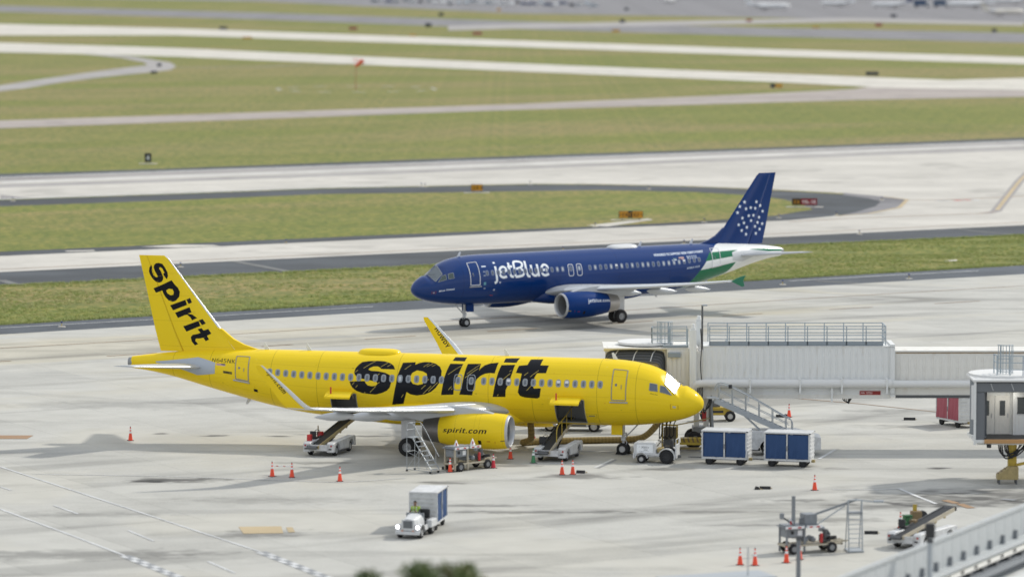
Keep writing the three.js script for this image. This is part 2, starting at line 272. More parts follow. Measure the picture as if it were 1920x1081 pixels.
// --- the apron: one slab field whose own stains, darker patches, tyre scuffs and tan dust are in its colour map
const AP = { x0: -64, x1: 64, z0: -352, z1: -184 };
const apronMap = (() => {
  const N = 1536, d = new Uint8Array(N * N * 4), w = AP.x1 - AP.x0, h = AP.z1 - AP.z0, ca = Math.cos(0.51), sa = Math.sin(0.51);
  // stains and darker patches: centre in survey pixels, half-lengths in metres along x and z, strength
  const spots = [[330, 901, 2.6, 0.9, 0.30], [270, 903, 0.9, 0.5, 0.2], [1085, 893, 2.4, 1.1, 0.22], [590, 868, 2.2, 0.5, 0.16], [1560, 975, 3, 0.7, 0.14], [1420, 985, 3.0, 0.5, 0.12], [1760, 935, 4.5, 2.6, 0.15], [1880, 928, 4, 2.6, 0.15], [1660, 950, 3, 1.4, 0.13], [1830, 945, 5, 1.4, 0.10], [1490, 938, 1.6, 0.6, 0.2],
    [1450, 878, 3, 1.0, 0.16], [300, 813, 0.5, 0.35, 0.30], [400, 817, 0.7, 0.35, 0.32], [520, 818, 0.9, 0.35, 0.28], [560, 815, 0.5, 0.3, 0.2], [700, 818, 1.1, 0.4, 0.26], [900, 948, 2.6, 0.5, 0.18], [1000, 960, 4.5, 0.6, 0.18], [140, 1040, 7, 1.6, 0.13], [160, 965, 4, 0.8, 0.09], [520, 938, 5, 1.4, 0.07],
    [830, 905, 1.6, 0.6, 0.2], [960, 873, 1.7, 0.7, 0.22], [1250, 880, 1.8, 0.6, 0.2], [1340, 812, 2, 1.2, 0.14], [1650, 770, 2, 0.8, 0.12], [1700, 800, 3, 1.0, 0.12], [1150, 815, 2.4, 0.5, 0.16], [700, 700, 6, 1.5, 0.06], [150, 760, 8, 2, 0.06], [1757, 878, 0.65, 0.5, 0.34], [1350, 960, 3.5, 0.4, 0.12], [500, 1000, 2.4, 1.3, 0.14]]
    .map(([px, py, a, b, s]) => [...G(px, py), a, b, s]);
  // tyre tracks: where aircraft and carts keep rolling over the same slabs
  const tracks = [['0,672 560,634 872,611 1160,592 1500,571 1920,545', 0.5, 0.05], ['0,676 560,638 872,615 1162,603 1500,577 1920,550', 0.6, 0.045], ['1166,850 1240,842 1420,812 1700,770', 0.35, 0.05], ['300,1000 700,1000 1010,985 1400,930 1700,905', 0.45, 0.045], ['300,1006 700,1007 1010,991 1400,936 1700,910', 0.45, 0.045], ['560,900 800,905 1000,900 1200,880 1290,874', 0.4, 0.05], ['0,735 400,760 700,835 900,870', 0.4, 0.035]].map(([s, w, k]) => [P(s), w, k]);
  const toLine = (x, z, pts) => { let m = 1e9; for (let k = 0; k < pts.length - 1; k++) { const [a, b] = [pts[k], pts[k + 1]], dx = b[0] - a[0], dz = b[1] - a[1], t = clamp(((x - a[0]) * dx + (z - a[1]) * dz) / (dx * dx + dz * dz), 0, 1); m = Math.min(m, Math.hypot(x - a[0] - dx * t, z - a[1] - dz * t)); } return m; };
  const edgeA = s1L[1], edgeB = s1L[4], el = Math.hypot(edgeB[0] - edgeA[0], edgeB[1] - edgeA[1]), en = [-(edgeB[1] - edgeA[1]) / el, (edgeB[0] - edgeA[0]) / el];
  let tr = 0;
  for (let j = 0; j < N; j++) {
    const z = AP.z0 + ((j + 0.5) / N) * h;
    for (let i = 0; i < N; i++) {
      const x = AP.x0 + ((i + 0.5) / N) * w, u = x * ca - z * sa, v = x * sa + z * ca, off = (x - edgeA[0]) * en[0] + (z - edgeA[1]) * en[1];
      const a = fbm(x / 9 + 20, z / 9 + 90, 5), b = fbm(x / 1.6, z / 1.6, 3), f = hash2(i, j), t = fbm(u / 26 + 4, v / 3.2 + 7, 4), tan = sstep(0.46, 0.64, fbm(u / 30 + 11, v / 5 + 60, 5)) * sstep(60, 8, off) * 0.9 + 0.25 * sstep(0.5, 0.7, a);
      const su = Math.floor(u / 7.6), sv = Math.floor(v / 7.6), slabTone = (hash2(su + 500, sv + 900) - 0.5) * 0.035, ju = u / 7.6 - su, jv = v / 7.6 - sv, joint = (ju < 0.008 || jv < 0.008) ? 0.06 : 0;
      let k = 0.698 + (a - 0.5) * 0.10 + (b - 0.5) * 0.05 + (f - 0.5) * 0.028 + slabTone - joint - sstep(0.54, 0.76, t) * 0.085 - sstep(0.56, 0.74, fbm(x / 14 + 77, z / 2.2 + 31, 4)) * 0.05;
      for (const [cx, cz, sx, sz, s] of spots) { const dx = (x - cx) / sx, dz = (z - cz) / sz, r2 = dx * dx + dz * dz; if (r2 < 4) k -= s * sstep(1.5, 0.25, Math.sqrt(r2) + (fbm(x * 1.2, z * 1.7, 3) - 0.5) * 1.9); }
      if ((i & 1) === 0 || i === 0) { tr = 0; for (const [pts, wd, st] of tracks) { const dl = toLine(x, z, pts); if (dl < wd * 3) tr += st * sstep(wd * 2.6, wd * 0.3, dl + (fbm(u / 5, v * 1.2, 3) - 0.5) * wd * 3); } }
      k = clamp(k - tr, 0.2, 0.702 + (b - 0.5) * 0.05);
      const o = (j * N + i) * 4, bl = (1 - tan) * -0.006;
      d[o] = clamp(k * (1 + 0.016 * tan - bl), 0, 1) * 255; d[o + 1] = clamp(k * (1 - 0.012 * tan), 0, 1) * 255; d[o + 2] = clamp(k * (0.968 - 0.07 * tan + bl), 0, 1) * 255; d[o + 3] = 255;
    }
  }
  const t = new THREE.DataTexture(d, N, N); t.colorSpace = THREE.SRGBColorSpace; t.wrapS = t.wrapT = THREE.MirroredRepeatWrapping; t.magFilter = THREE.LinearFilter; t.minFilter = THREE.LinearMipmapLinearFilter; t.generateMipmaps = true; t.needsUpdate = true; return t;
})();
{
  const g = sheetM([...s1L, [260, -150], [260, 60], [-260, 60], [-260, -250]], 0.014), p = g.attributes.position, u = g.attributes.uv;
  for (let i = 0; i < p.count; i++) u.setXY(i, (p.getX(i) - AP.x0) / (AP.x1 - AP.x0), (p.getZ(i) - AP.z0) / (AP.z1 - AP.z0));
  struct('apron', g, new THREE.MeshStandardMaterial({ map: apronMap, roughness: 0.82, side: THREE.DoubleSide }));
}
// apron markings
line('apron_edge_line', '-200,665 0,653 200,642 560,619 782,605 1060,589.5 1480,562 1920,536 2200,520', 0.16, GM.orangeLine);
for (const s of ['-60,681 20,677', '200,668 294,661.5', '489,650 549,646', '684,636 779,630', '914,621.5 1007,616', '1148,607 1225,602', '1355,592.5 1430,588', '1555,580.5 1637,576', '1753,569.5 1838,564.5']) line('taxi_dash', s, 0.2, GM.orangeLine);
line('stand_line', '1480,746 1620,758 1761,773 1900,790', 0.16, GM.orangeLine);
line('road_edge_line', '-60,856 0,875.5 250,957 488,1035', 0.16, GM.whiteFaint); line('road_edge_line', '-60,935 0,955 120,999 233,1042', 0.16, GM.whiteFaint);
for (const s of ['0,913 20,919.5', '100,948 146,964', '240,995 288,1015', '390,1053 440,1075']) line('road_dash', s, 0.15, GM.whiteFaint);
// zipper edge: white line broken into offset black and white blocks
for (const [a, b] of [[[488, 1035], [640, 1094]], [[233, 1042], [372, 1098]]]) {
  const A = G(...a), B = G(...b), n = 14, dx = (B[0] - A[0]) / n, dz = (B[1] - A[1]) / n, l = Math.hypot(dx, dz), nx = -dz / l, nz = dx / l;
  for (let k = 0; k < n; k++) for (const s of [0, 1]) {
    const o = s ? 0.16 : -0.16, p = [A[0] + dx * (k + (s ? 0 : 0.0)) + nx * o, A[1] + dz * k + nz * o], q = [p[0] + dx, p[1] + dz];
    struct('zipper_block', stripe([p, q], 0.31, 0.03), (k + s) % 2 ? GM.whiteFaint : GM.black);
  }
}
struct('stand_number', sheetM(P('447,988 527,987 531,1000 456,1001'), 0.032), GM.yellow); struct('stand_number', sheetM(P('536,989 548,988.5 553,998 541,998.5'), 0.032), GM.yellow);
struct('stand_number', sheetM(P('-8,816.5 62,816.5 50,823 -8,823'), 0.032), GM.orangeLine);
line('stand_line', '1560,918 1640,918.5 1688,917', 0.14, GM.whiteFaint); line('stand_line', '1686,916 1716,929 1756,945', 0.22, GM.white); line('stand_line', '60,889 300,893 640,905 760,897', 0.12, GM.whiteFaint);
line('stand_line', '1085,845 1180,849', 0.22, GM.white); line('stand_line', '1030,869 1082,868', 0.2, GM.whiteFaint); line('stand_line', '1150,861 1116,877', 0.2, GM.white); line('stand_line', '1156,862 1122,878', 0.16, GM.black, 0.03); line('stand_line', '1536,861 1567,843', 0.22, GM.white);
for (const s of ['1772,938 1795,944', '1800,945 1822,953']) line('stand_number', s, 0.5, GM.orangeLine); line('stand_number', '1880,936 1905,938', 0.5, GM.black);

// turf standing along the pavement edges and through the nearest strips: blades nobody would count
{
  const r = rng(91), spots = [], put = (x, z, k) => spots.push([x, z, k]);
  const along = (pts, n, spread, side) => { for (let k = 0; k < pts.length - 1; k++) { const [a, b] = [pts[k], pts[k + 1]], L = Math.hypot(b[0] - a[0], b[1] - a[1]), nx = -(b[1] - a[1]) / L * side, nz = (b[0] - a[0]) / L * side; for (let i = 0; i < L * n; i++) { const t = r(), o = Math.pow(r(), 1.6) * spread - 0.25; put(lerp(a[0], b[0], t) + nx * o, lerp(a[1], b[1], t) + nz * o, 1); } } };
  along(s1U, 34, 1.6, -1); along(s2L, 30, 1.6, 1);
  for (let i = 0; i < 52000; i++) { const t = r(), f = r(), k = Math.min(4, Math.floor(t * 5)), q = t * 5 - k, A = [lerp(s2L[k][0], s2L[k + 1][0], q), lerp(s2L[k][1], s2L[k + 1][1], q)], B = [lerp(s1U[k][0], s1U[k + 1][0], q), lerp(s1U[k][1], s1U[k + 1][1], q)], x = lerp(A[0], B[0], f), z = lerp(A[1], B[1], f); if (fbm(x / 7 + 3, z / 3, 3) + (r() - 0.5) * 0.3 > 0.46) put(x, z, 0.8); }
  const blade = new THREE.BufferGeometry(), pos = []; for (let k = 0; k < 5; k++) { const a = k * 1.257, x = Math.cos(a) * 0.07, z = Math.sin(a) * 0.07; pos.push(x - 0.02, 0, z, x + 0.02, 0, z, x * 2.6, 0.15 + 0.03 * (k % 3), z * 2.6); } blade.setAttribute('position', new THREE.Float32BufferAttribute(pos, 3)); blade.computeVertexNormals();
  const im = new THREE.InstancedMesh(blade, new THREE.MeshStandardMaterial({ color: 0xffffff, roughness: 1, side: THREE.DoubleSide }), spots.length), m = new THREE.Matrix4(), q = new THREE.Quaternion();
  spots.forEach(([x, z, k], i) => { const s = k * (0.6 + r() * 0.8), d = r(); q.setFromAxisAngle(UPV, r() * 6.28); m.compose(new THREE.Vector3(x, 0.004, z), q, new THREE.Vector3(s * 1.3, s, s * 1.3)); im.setMatrixAt(i, m); im.setColorAt(i, lin(lerp(0.28, 0.44, d), lerp(0.36, 0.43, d), lerp(0.09, 0.20, d))); });
  im.name = 'grass_tufts'; shadows(im); im.userData = { label: 'grass tufts in the turf strip and along the pavement edges', category: 'grass', kind: 'stuff' }; scene.add(im);
}
// ---------------------------------------------------------------- lettering outlines: on a fuselage as (station in metres, angle from the crown), on the fin as (station, height)
const SPIRIT_LETTERS = [
  [21.51, 0.71, 21.10, 0.66, 20.53, 0.64, 20.09, 0.65, 19.70, 0.72, 19.44, 0.81, 19.29, 0.95, 20.18, 0.95, 20.28, 0.90, 20.44, 0.86, 20.72, 0.87, 20.95, 0.93, 21.01, 0.98, 20.85, 1.02, 20.38, 1.03, 19.90, 1.07, 19.59, 1.14, 19.46, 1.24, 19.46, 1.40, 19.54, 1.53, 19.72, 1.62, 20.01, 1.69, 20.45, 1.75, 20.88, 1.74, 21.31, 1.72, 21.71, 1.65, 21.96, 1.56, 22.07, 1.48, 22.15, 1.38, 21.68, 1.36, 21.17, 1.35, 21.09, 1.42, 20.95, 1.48, 20.69, 1.50, 20.44, 1.48, 20.32, 1.42, 20.38, 1.37, 20.74, 1.33, 21.36, 1.28, 21.70, 1.23, 21.86, 1.15, 21.90, 1.08, 21.85, 0.95, 21.71, 0.83],
  [18.87, 0.69, 18.07, 0.65, 18.05, 0.76, 17.81, 0.68, 17.51, 0.63, 17.15, 0.63, 16.77, 0.69, 16.43, 0.81, 16.27, 0.96, 16.25, 1.16, 16.36, 1.35, 16.56, 1.49, 16.85, 1.61, 17.28, 1.70, 17.79, 1.74, 18.18, 1.71, 18.44, 1.64, 18.60, 1.88, 18.72, 2.06, 19.45, 2.07, 19.36, 1.93, 19.22, 1.63, 19.12, 1.39, 19.08, 1.17, 19.01, 1.04, 18.91, 0.84],
  [17.86, 0.96, 17.48, 0.99, 17.20, 1.06, 17.17, 1.14, 17.23, 1.28, 17.43, 1.39, 17.71, 1.42, 18.04, 1.39, 18.21, 1.29, 18.25, 1.17, 18.14, 1.05],
  [15.65, 0.31, 14.91, 0.31, 14.94, 0.55, 15.73, 0.54],
  [15.81, 0.67, 14.99, 0.67, 15.10, 0.94, 15.22, 1.15, 15.35, 1.34, 15.43, 1.68, 16.21, 1.70, 16.10, 1.37, 16.03, 1.14, 15.92, 0.90],
  [14.69, 0.66, 13.86, 0.64, 13.88, 0.91, 14.00, 1.06, 13.82, 0.84, 13.59, 0.70, 13.27, 0.61, 12.76, 0.56, 12.81, 0.81, 12.86, 0.99, 13.17, 0.98, 13.48, 1.01, 13.74, 1.08, 13.97, 1.20, 14.07, 1.35, 14.22, 1.68, 15.04, 1.67, 14.88, 1.43, 14.82, 1.19, 14.77, 0.96],
  [12.42, 0.30, 11.53, 0.25, 11.63, 0.55, 12.44, 0.55],
  [12.53, 0.67, 11.67, 0.64, 11.75, 0.97, 11.89, 1.29, 12.07, 1.49, 12.09, 1.70, 12.90, 1.71, 12.80, 1.44, 12.72, 1.20, 12.64, 0.96],
  [10.80, 0.33, 10.02, 0.29, 10.06, 0.63, 9.53, 0.63, 9.60, 0.93, 10.17, 0.94, 10.29, 1.08, 10.31, 1.20, 10.36, 1.34, 10.28, 1.42, 9.83, 1.41, 9.91, 1.68, 10.07, 1.72, 10.85, 1.70, 11.16, 1.65, 11.29, 1.55, 11.24, 1.38, 11.17, 1.18, 11.13, 0.97, 11.51, 0.95, 11.41, 0.68, 10.88, 0.63]
];
const SPIRIT_SCRATCHES = [
  [21.34, 0.94, 20.66, 0.66],
  [20.25, 0.88, 19.83, 0.71],
  [19.82, 0.86, 19.61, 0.77],
  [21.84, 1.08, 21.68, 1.01],
  [20.36, 1.16, 20.25, 1.10],
  [20.82, 1.69, 20.44, 1.50],
  [21.74, 1.55, 21.63, 1.48],
  [21.99, 1.48, 21.84, 1.39],
  [21.21, 1.72, 21.13, 1.68],
  [20.30, 1.41, 20.20, 1.37],
  [18.66, 0.94, 18.31, 0.77],
  [17.49, 0.83, 17.16, 0.68],
  [17.28, 0.82, 16.92, 0.70],
  [16.96, 0.81, 16.75, 0.73],
  [17.49, 1.54, 17.21, 1.41],
  [17.39, 1.69, 16.85, 1.43],
  [17.03, 1.60, 16.44, 1.32],
  [17.16, 1.28, 17.02, 1.23],
  [18.80, 1.82, 18.65, 1.72],
  [15.83, 1.07, 15.08, 0.75],
  [15.75, 1.54, 15.54, 1.43],
  [15.57, 1.53, 15.48, 1.49],
  [14.63, 1.04, 13.91, 0.69],
  [14.72, 1.16, 13.96, 0.83],
  [12.30, 1.19, 11.86, 0.97],
  [11.94, 0.91, 11.82, 0.86],
  [10.97, 1.03, 10.74, 0.92],
  [10.57, 1.07, 10.09, 0.84],
  [10.74, 1.49, 10.44, 1.33],
  [12.62, 1.68, 12.54, 1.63]
];
const SPIRIT_FIN_LETTERS = [
  [35.87, 11.12, 36.00, 10.94, 36.04, 10.70, 35.97, 10.50, 35.81, 10.26, 35.59, 10.06, 35.34, 9.99, 35.15, 10.07, 35.06, 10.22, 35.06, 10.37, 35.21, 10.72, 35.34, 10.90, 35.27, 10.99, 35.11, 10.90, 35.02, 10.72, 34.96, 10.64, 35.05, 10.57, 35.02, 10.46, 34.81, 10.22, 34.73, 10.43, 34.77, 10.67, 34.93, 10.96, 35.11, 11.19, 35.36, 11.25, 35.55, 11.22, 35.68, 11.10, 35.71, 10.95, 35.62, 10.71, 35.46, 10.45, 35.43, 10.36, 35.53, 10.33, 35.72, 10.44, 35.81, 10.65, 35.84, 10.83, 35.81, 10.95],
  [34.49, 10.17, 34.26, 9.88, 34.06, 9.70, 33.93, 9.44, 33.97, 9.14, 34.19, 8.89, 34.41, 8.80, 34.69, 8.88, 34.91, 9.09, 35.06, 9.32, 35.13, 9.50, 35.57, 9.34, 35.74, 9.62, 35.15, 9.86],
  [34.68, 9.63, 34.43, 9.60, 34.34, 9.43, 34.37, 9.25, 34.56, 9.21, 34.78, 9.33, 34.86, 9.51],
  [33.50, 8.97, 33.26, 9.08, 33.12, 8.79, 33.34, 8.69],
  [34.60, 8.57, 33.56, 8.95, 33.45, 8.63, 34.40, 8.26],
  [34.26, 8.11, 33.28, 8.49, 33.14, 8.16, 33.41, 8.08, 33.10, 8.03, 32.77, 7.82, 33.10, 7.66, 33.22, 7.84, 33.44, 8.01, 33.60, 7.98, 34.07, 7.78],
  [32.66, 7.67, 32.41, 7.76, 32.19, 7.48, 32.44, 7.37],
  [33.71, 7.26, 32.67, 7.64, 32.54, 7.32, 33.49, 6.93],
  [32.73, 7.11, 32.47, 7.18, 32.34, 7.04, 32.02, 7.14, 31.82, 6.85, 32.10, 6.71, 31.96, 6.47, 32.20, 6.37, 32.34, 6.58, 32.60, 6.52, 32.86, 6.51, 32.89, 6.36, 32.70, 6.17, 32.92, 6.07, 33.14, 6.32, 33.20, 6.59, 33.07, 6.74, 32.73, 6.81, 32.54, 6.88]
];
const JET_STROKES = [
  [7.00, 0.76, 7.00, 0.85],
  [7.00, 0.97, 6.98, 1.46, 7.01, 1.55, 6.94, 1.63, 6.77, 1.66],
  [7.40, 1.23, 8.00, 1.22, 7.99, 1.09, 7.83, 1.01, 7.58, 1.02, 7.39, 1.10, 7.29, 1.23, 7.32, 1.36, 7.48, 1.44, 7.72, 1.46, 7.97, 1.42],
  [8.37, 0.83, 8.31, 1.04, 8.31, 1.34, 8.42, 1.45, 8.64, 1.44],
  [8.16, 1.04, 8.65, 1.01],
  [8.81, 1.44, 8.79, 1.05, 8.89, 0.78, 9.38, 0.79, 9.65, 0.85, 9.67, 0.96, 9.57, 1.05, 9.32, 1.11, 8.96, 1.13],
  [9.31, 1.13, 9.60, 1.18, 9.71, 1.27, 9.64, 1.37, 9.41, 1.44, 8.81, 1.46],
  [10.00, 0.79, 9.90, 1.15, 9.98, 1.42, 10.12, 1.47, 10.26, 1.46],
  [10.48, 0.99, 10.41, 1.27, 10.48, 1.39, 10.69, 1.45, 10.90, 1.44, 11.06, 1.36],
  [11.08, 0.97, 11.04, 1.23, 11.11, 1.49],
  [11.42, 1.25, 12.07, 1.22, 12.06, 1.09, 11.87, 1.01, 11.65, 1.02, 11.44, 1.13, 11.38, 1.26, 11.44, 1.40, 11.68, 1.46, 11.89, 1.45, 12.10, 1.40]
];
const FIN_STARS = [
  [33.33, 9.28, 34.58, 9.26, 32.84, 8.92, 35.01, 8.92, 33.46, 8.70, 33.96, 8.78, 34.45, 8.71, 35.29, 8.43, 32.59, 8.40, 33.75, 8.10, 34.26, 8.11, 33.06, 7.92, 34.00, 7.67, 34.89, 7.92, 33.22, 7.50, 34.73, 7.48, 35.27, 7.35, 32.65, 7.36, 33.54, 7.11, 34.45, 7.15, 34.98, 6.90, 32.97, 6.86, 33.45, 6.52, 34.56, 6.54]
];
// ---------------------------------------------------------------- airliners
// own axes: x forward, y up, z to starboard; a station X counts metres aft of the nose, x = 15 - X
function curve(tbl) { // smooth interpolation through [X, value] pairs
  return (X) => {
    if (X <= tbl[0][0]) return tbl[0][1];
    for (let k = 0; k < tbl.length - 1; k++) if (X <= tbl[k + 1][0]) {
      const [x0, y0] = tbl[k], [x1, y1] = tbl[k + 1], h = x1 - x0, m0 = k ? (y1 - tbl[k - 1][1]) / (x1 - tbl[k - 1][0]) : (y1 - y0) / h, m1 = k + 2 < tbl.length ? (tbl[k + 2][1] - y0) / (tbl[k + 2][0] - x0) : (y1 - y0) / h, t = (X - x0) / h;
      return (1 + 2 * t) * (1 - t) ** 2 * y0 + t * (1 - t) ** 2 * h * m0 + t * t * (3 - 2 * t) * y1 + t * t * (t - 1) * h * m1;
    }
    return tbl[tbl.length - 1][1];
  };
}
const FT = curve([[0, 3.29], [0.05, 3.52], [0.2, 3.75], [0.5, 4.03], [1, 4.33], [1.45, 4.55], [1.9, 4.86], [2.36, 5.16], [2.9, 5.43], [3.6, 5.66], [4.5, 5.81], [5.6, 5.90], [6.8, 5.92], [24, 5.93], [28, 5.92], [31, 5.86], [33, 5.74], [35.3, 5.52], [37.35, 5.24]]);
const FB = curve([[0, 3.29], [0.05, 3.06], [0.2, 2.86], [0.5, 2.64], [1, 2.42], [1.6, 2.24], [2.36, 2.09], [3.4, 1.95], [4.6, 1.85], [6, 1.80], [22, 1.80], [24, 1.86], [26, 2.08], [28.2, 2.50], [30, 2.93], [31.8, 3.38], [34.3, 4.03], [36, 4.36], [37.35, 4.52]]);
const FW = curve([[0, 0.001], [0.05, 0.23], [0.2, 0.46], [0.5, 0.74], [1, 1.05], [1.6, 1.32], [2.36, 1.56], [3.2, 1.74], [4.2, 1.88], [5.4, 1.955], [6.8, 1.975], [22, 1.975], [24, 1.97], [26, 1.92], [28, 1.79], [30, 1.57], [32, 1.28], [34, 0.93], [36, 0.55], [37.35, 0.30]]);
const FL = 38;                                                       // metres of fuselage on the skin map
function skin(X, th, out = 0) {
  const t = FT(X), b = FB(X), m = (t + b) / 2, h = (t - b) / 2, w = FW(X), R = w * Math.sin(th), U = m + h * Math.cos(th);
  if (!out) return [15 - X, U, R];
  const n = Math.hypot(Math.sin(th) / w, Math.cos(th) / h);
  return [15 - X, U + (out * Math.cos(th)) / h / n, R + (out * Math.sin(th)) / w / n];
}
const skinUV = (X, th) => [X / FL, 0.5 - th / (2 * Math.PI)];
function gridGeo(nx, ny, fn, uvfn, keep) { // (nx+1) x (ny+1) points
  const pos = [], uv = [], idx = [];
  for (let j = 0; j <= ny; j++) for (let i = 0; i <= nx; i++) { pos.push(...fn(i, j)); uv.push(...(uvfn ? uvfn(i, j) : [i / nx, j / ny])); }
  for (let j = 0; j < ny; j++) for (let i = 0; i < nx; i++) if (!keep || keep(i, j)) { const a = j * (nx + 1) + i; idx.push(a, a + nx + 1, a + 1, a + 1, a + nx + 1, a + nx + 2); }
  const g = new THREE.BufferGeometry(); g.setAttribute('position', new THREE.Float32BufferAttribute(pos, 3)); g.setAttribute('uv', new THREE.Float32BufferAttribute(uv, 2)); g.setIndex(idx); g.computeVertexNormals(); return g;
}
const SCREEN = [[2.22, 0.86], [2.34, 0.06], [1.42, 0.07], [1.58, 1.12]];
function screenPlane(s) { // the flat of the nose in which a windscreen sits
  const n = new THREE.Vector3(0.615, 0.695, s * 0.37).normalize(), m = SCREEN.reduce((a, [X, th]) => a.add(new THREE.Vector3(...skin(X, s * th))), new THREE.Vector3()).multiplyScalar(0.25); return { n, m };
}
function fuselageGeo(holes) {
  const flats = [screenPlane(1), screenPlane(-1)], shaped = (X, th) => { const p = skin(X, th); if (X > 1.2 && X < 2.7) for (const { n, m } of flats) { const d = n.x * (p[0] - m.x) + n.y * (p[1] - m.y) + n.z * (p[2] - m.z); if (d > -0.004 && n.z * th > -0.02) { p[0] -= n.x * (d + 0.004); p[1] -= n.y * (d + 0.004); p[2] -= n.z * (d + 0.004); } } return p; };
  let Xs = [0, 0.02, 0.05, 0.1, 0.16, 0.25, 0.35, 0.5, 0.7, 0.9, 1.1, 1.25, 1.4, 1.5, 1.6, 1.7, 1.8, 1.9, 2, 2.1, 2.2, 2.3, 2.4, 2.5, 2.6, 2.8, 3, 3.4, 3.9, 4.4, 5, 5.6, 6.2, 6.8]; for (let X = 7.6; X < 37; X += 0.8) Xs.push(X); Xs.push(37.0, 37.2);
  let ths = []; for (let k = 0; k <= 72; k++) ths.push(-Math.PI + (k / 72) * 2 * Math.PI);
  for (const h of holes) { Xs.push(h[0], h[1]); ths.push(h[2], h[3]); }
  const uniq = (a) => a.sort((p, q) => p - q).filter((v, i, s) => !i || v - s[i - 1] > 0.004); Xs = uniq(Xs); ths = uniq(ths);
  const inHole = (X, th) => holes.some((h) => X > h[0] && X < h[1] && th > h[2] && th < h[3]);
  const g = gridGeo(Xs.length - 1, ths.length - 1, (i, j) => shaped(Xs[i], ths[j]), (i, j) => skinUV(Xs[i], ths[j]), (i, j) => !inHole((Xs[i] + Xs[i + 1]) / 2, (ths[j] + ths[j + 1]) / 2));
  // close the seam under the belly smoothly
  const n = g.attributes.normal, nx = Xs.length, last = (ths.length - 1) * nx;
  for (let i = 0; i < nx; i++) { const a = new THREE.Vector3(n.getX(i) + n.getX(last + i), n.getY(i) + n.getY(last + i), n.getZ(i) + n.getZ(last + i)).normalize(); n.setXYZ(i, a.x, a.y, a.z); n.setXYZ(last + i, a.x, a.y, a.z); }
  return g;
}
// rounded patch of skin around (X, th): a, b half sizes in metres along and around, e = squareness, inner < 1 leaves a ring
function roundel(X, th, a, b, e, out, inner = 0, side = 1) {
  const seg = 28, rings = inner ? 1 : 2, kr = 1 / 2.0;
  return gridGeo(seg, rings, (i, j) => {
    const p = (i / seg) * 2 * Math.PI, c = Math.cos(p), s = Math.sin(p), r = inner ? lerp(inner, 1, j) : Math.max(1e-3, j / rings), q = 1 / Math.pow(Math.abs(c) ** e + Math.abs(s) ** e, 1 / e);
    const ra = inner && j === 0 ? a - (1 - inner) * b : a * r, rb = b * r, rr = inner ? (j ? [a, b] : [ra, rb]) : [a * r, b * r];
    return skin(X + c * q * rr[0], side * (th + s * q * rr[1] * kr), out);
  }, (i, j) => [0, 0]);
}
// four-cornered patch of skin, corners as [X, th] in order, bent with the fuselage
function pane(c, side, out, nx = 6, ny = 5) { return gridGeo(nx, ny, (i, j) => { const u = i / nx, v = j / ny, X = lerp(lerp(c[0][0], c[1][0], u), lerp(c[3][0], c[2][0], u), v), t = lerp(lerp(c[0][1], c[1][1], u), lerp(c[3][1], c[2][1], u), v); return skin(X, side * t, out); }, (i, j) => { const u = i / nx, v = j / ny, X = lerp(lerp(c[0][0], c[1][0], u), lerp(c[3][0], c[2][0], u), v), t = lerp(lerp(c[0][1], c[1][1], u), lerp(c[3][1], c[2][1], u), v); return skinUV(X, side * t); }); }
function flatPane(c, side) {
  const { n, m } = screenPlane(side), f = c.map(([X, th]) => { const p = new THREE.Vector3(...skin(X, side * th)); return p.addScaledVector(n, 0.006 - n.dot(p.clone().sub(m))); }), P = (p) => [p.x, p.y, p.z], g = new THREE.BufferGeometry(); g.setAttribute('position', new THREE.Float32BufferAttribute([f[0], f[1], f[2], f[0], f[2], f[3]].flatMap(P), 3)); g.computeVertexNormals();
  return { geo: g, edge: merge([0, 1, 2, 3].map((k) => rod(P(f[k]), P(f[(k + 1) % 4]), 0.028, 0.028, 6))) };
}
function band4(c, w, side, out) { const list = []; for (let k = 0; k < 4; k++) { const a = c[k], b = c[(k + 1) % 4], p = []; for (let i = 0; i <= 6; i++) p.push(skin(lerp(a[0], b[0], i / 6), side * lerp(a[1], b[1], i / 6), out)); list.push(pipe(p, w, 8, 5)); } return merge(list); }
// aerofoil section between chord fractions a and b, as a closed loop [x/c, y/c]
function foil(t, a, b, sym = false, n = 9) {
  const y = (x) => 5 * t * (0.2969 * Math.sqrt(x) - 0.126 * x - 0.3516 * x * x + 0.2843 * x ** 3 - 0.1036 * x ** 4), cam = (x) => (sym ? 0 : 0.018) * (1 - (2 * x - 0.85) ** 2), up = [], lo = [];
  for (let k = 0; k <= n; k++) { const f = a > 0 ? k / n : (1 - Math.cos((k / n) * Math.PI)) / 2 * 0.999 + 0.001 * (k / n), x = lerp(a, b, a > 0 ? f : Math.min(1, 1 - Math.cos((k / n) * Math.PI / 2))); up.push([x, cam(x) + y(x)]); lo.push([x, cam(x) - y(x)]); }
  return [...up.reverse(), ...lo];
}
// loft of sections { le: [X, U, R], c: chord, t: thickness, n: [dU, dR] thickness direction } over the chord range a..b
function loft(secs, a, b, capIn = true) {
  const loops = secs.map((s) => foil(s.t, a, b, s.n[0] === 0).map(([x, y]) => [15 - (s.le[0] + x * s.c), s.le[1] + y * s.c * s.n[0] - (s.tw ?? 0) * x * s.c, s.le[2] + y * s.c * s.n[1]])), n = loops[0].length;
  const g = plain(gridGeo(n, secs.length - 1, (i, j) => loops[j][i % n])), caps = [loops[0], loops[loops.length - 1]].map((lp) => { const m = n / 2, pos = []; for (let k = 0; k < m - 1; k++) { const q = [lp[k], lp[k + 1], lp[n - 2 - k], lp[n - 1 - k]]; pos.push(...q[0], ...q[1], ...q[2], ...q[0], ...q[2], ...q[3]); } const c = new THREE.BufferGeometry(); c.setAttribute('position', new THREE.Float32BufferAttribute(pos, 3)); c.computeVertexNormals(); return c; });
  return merge([g, ...caps]);
}
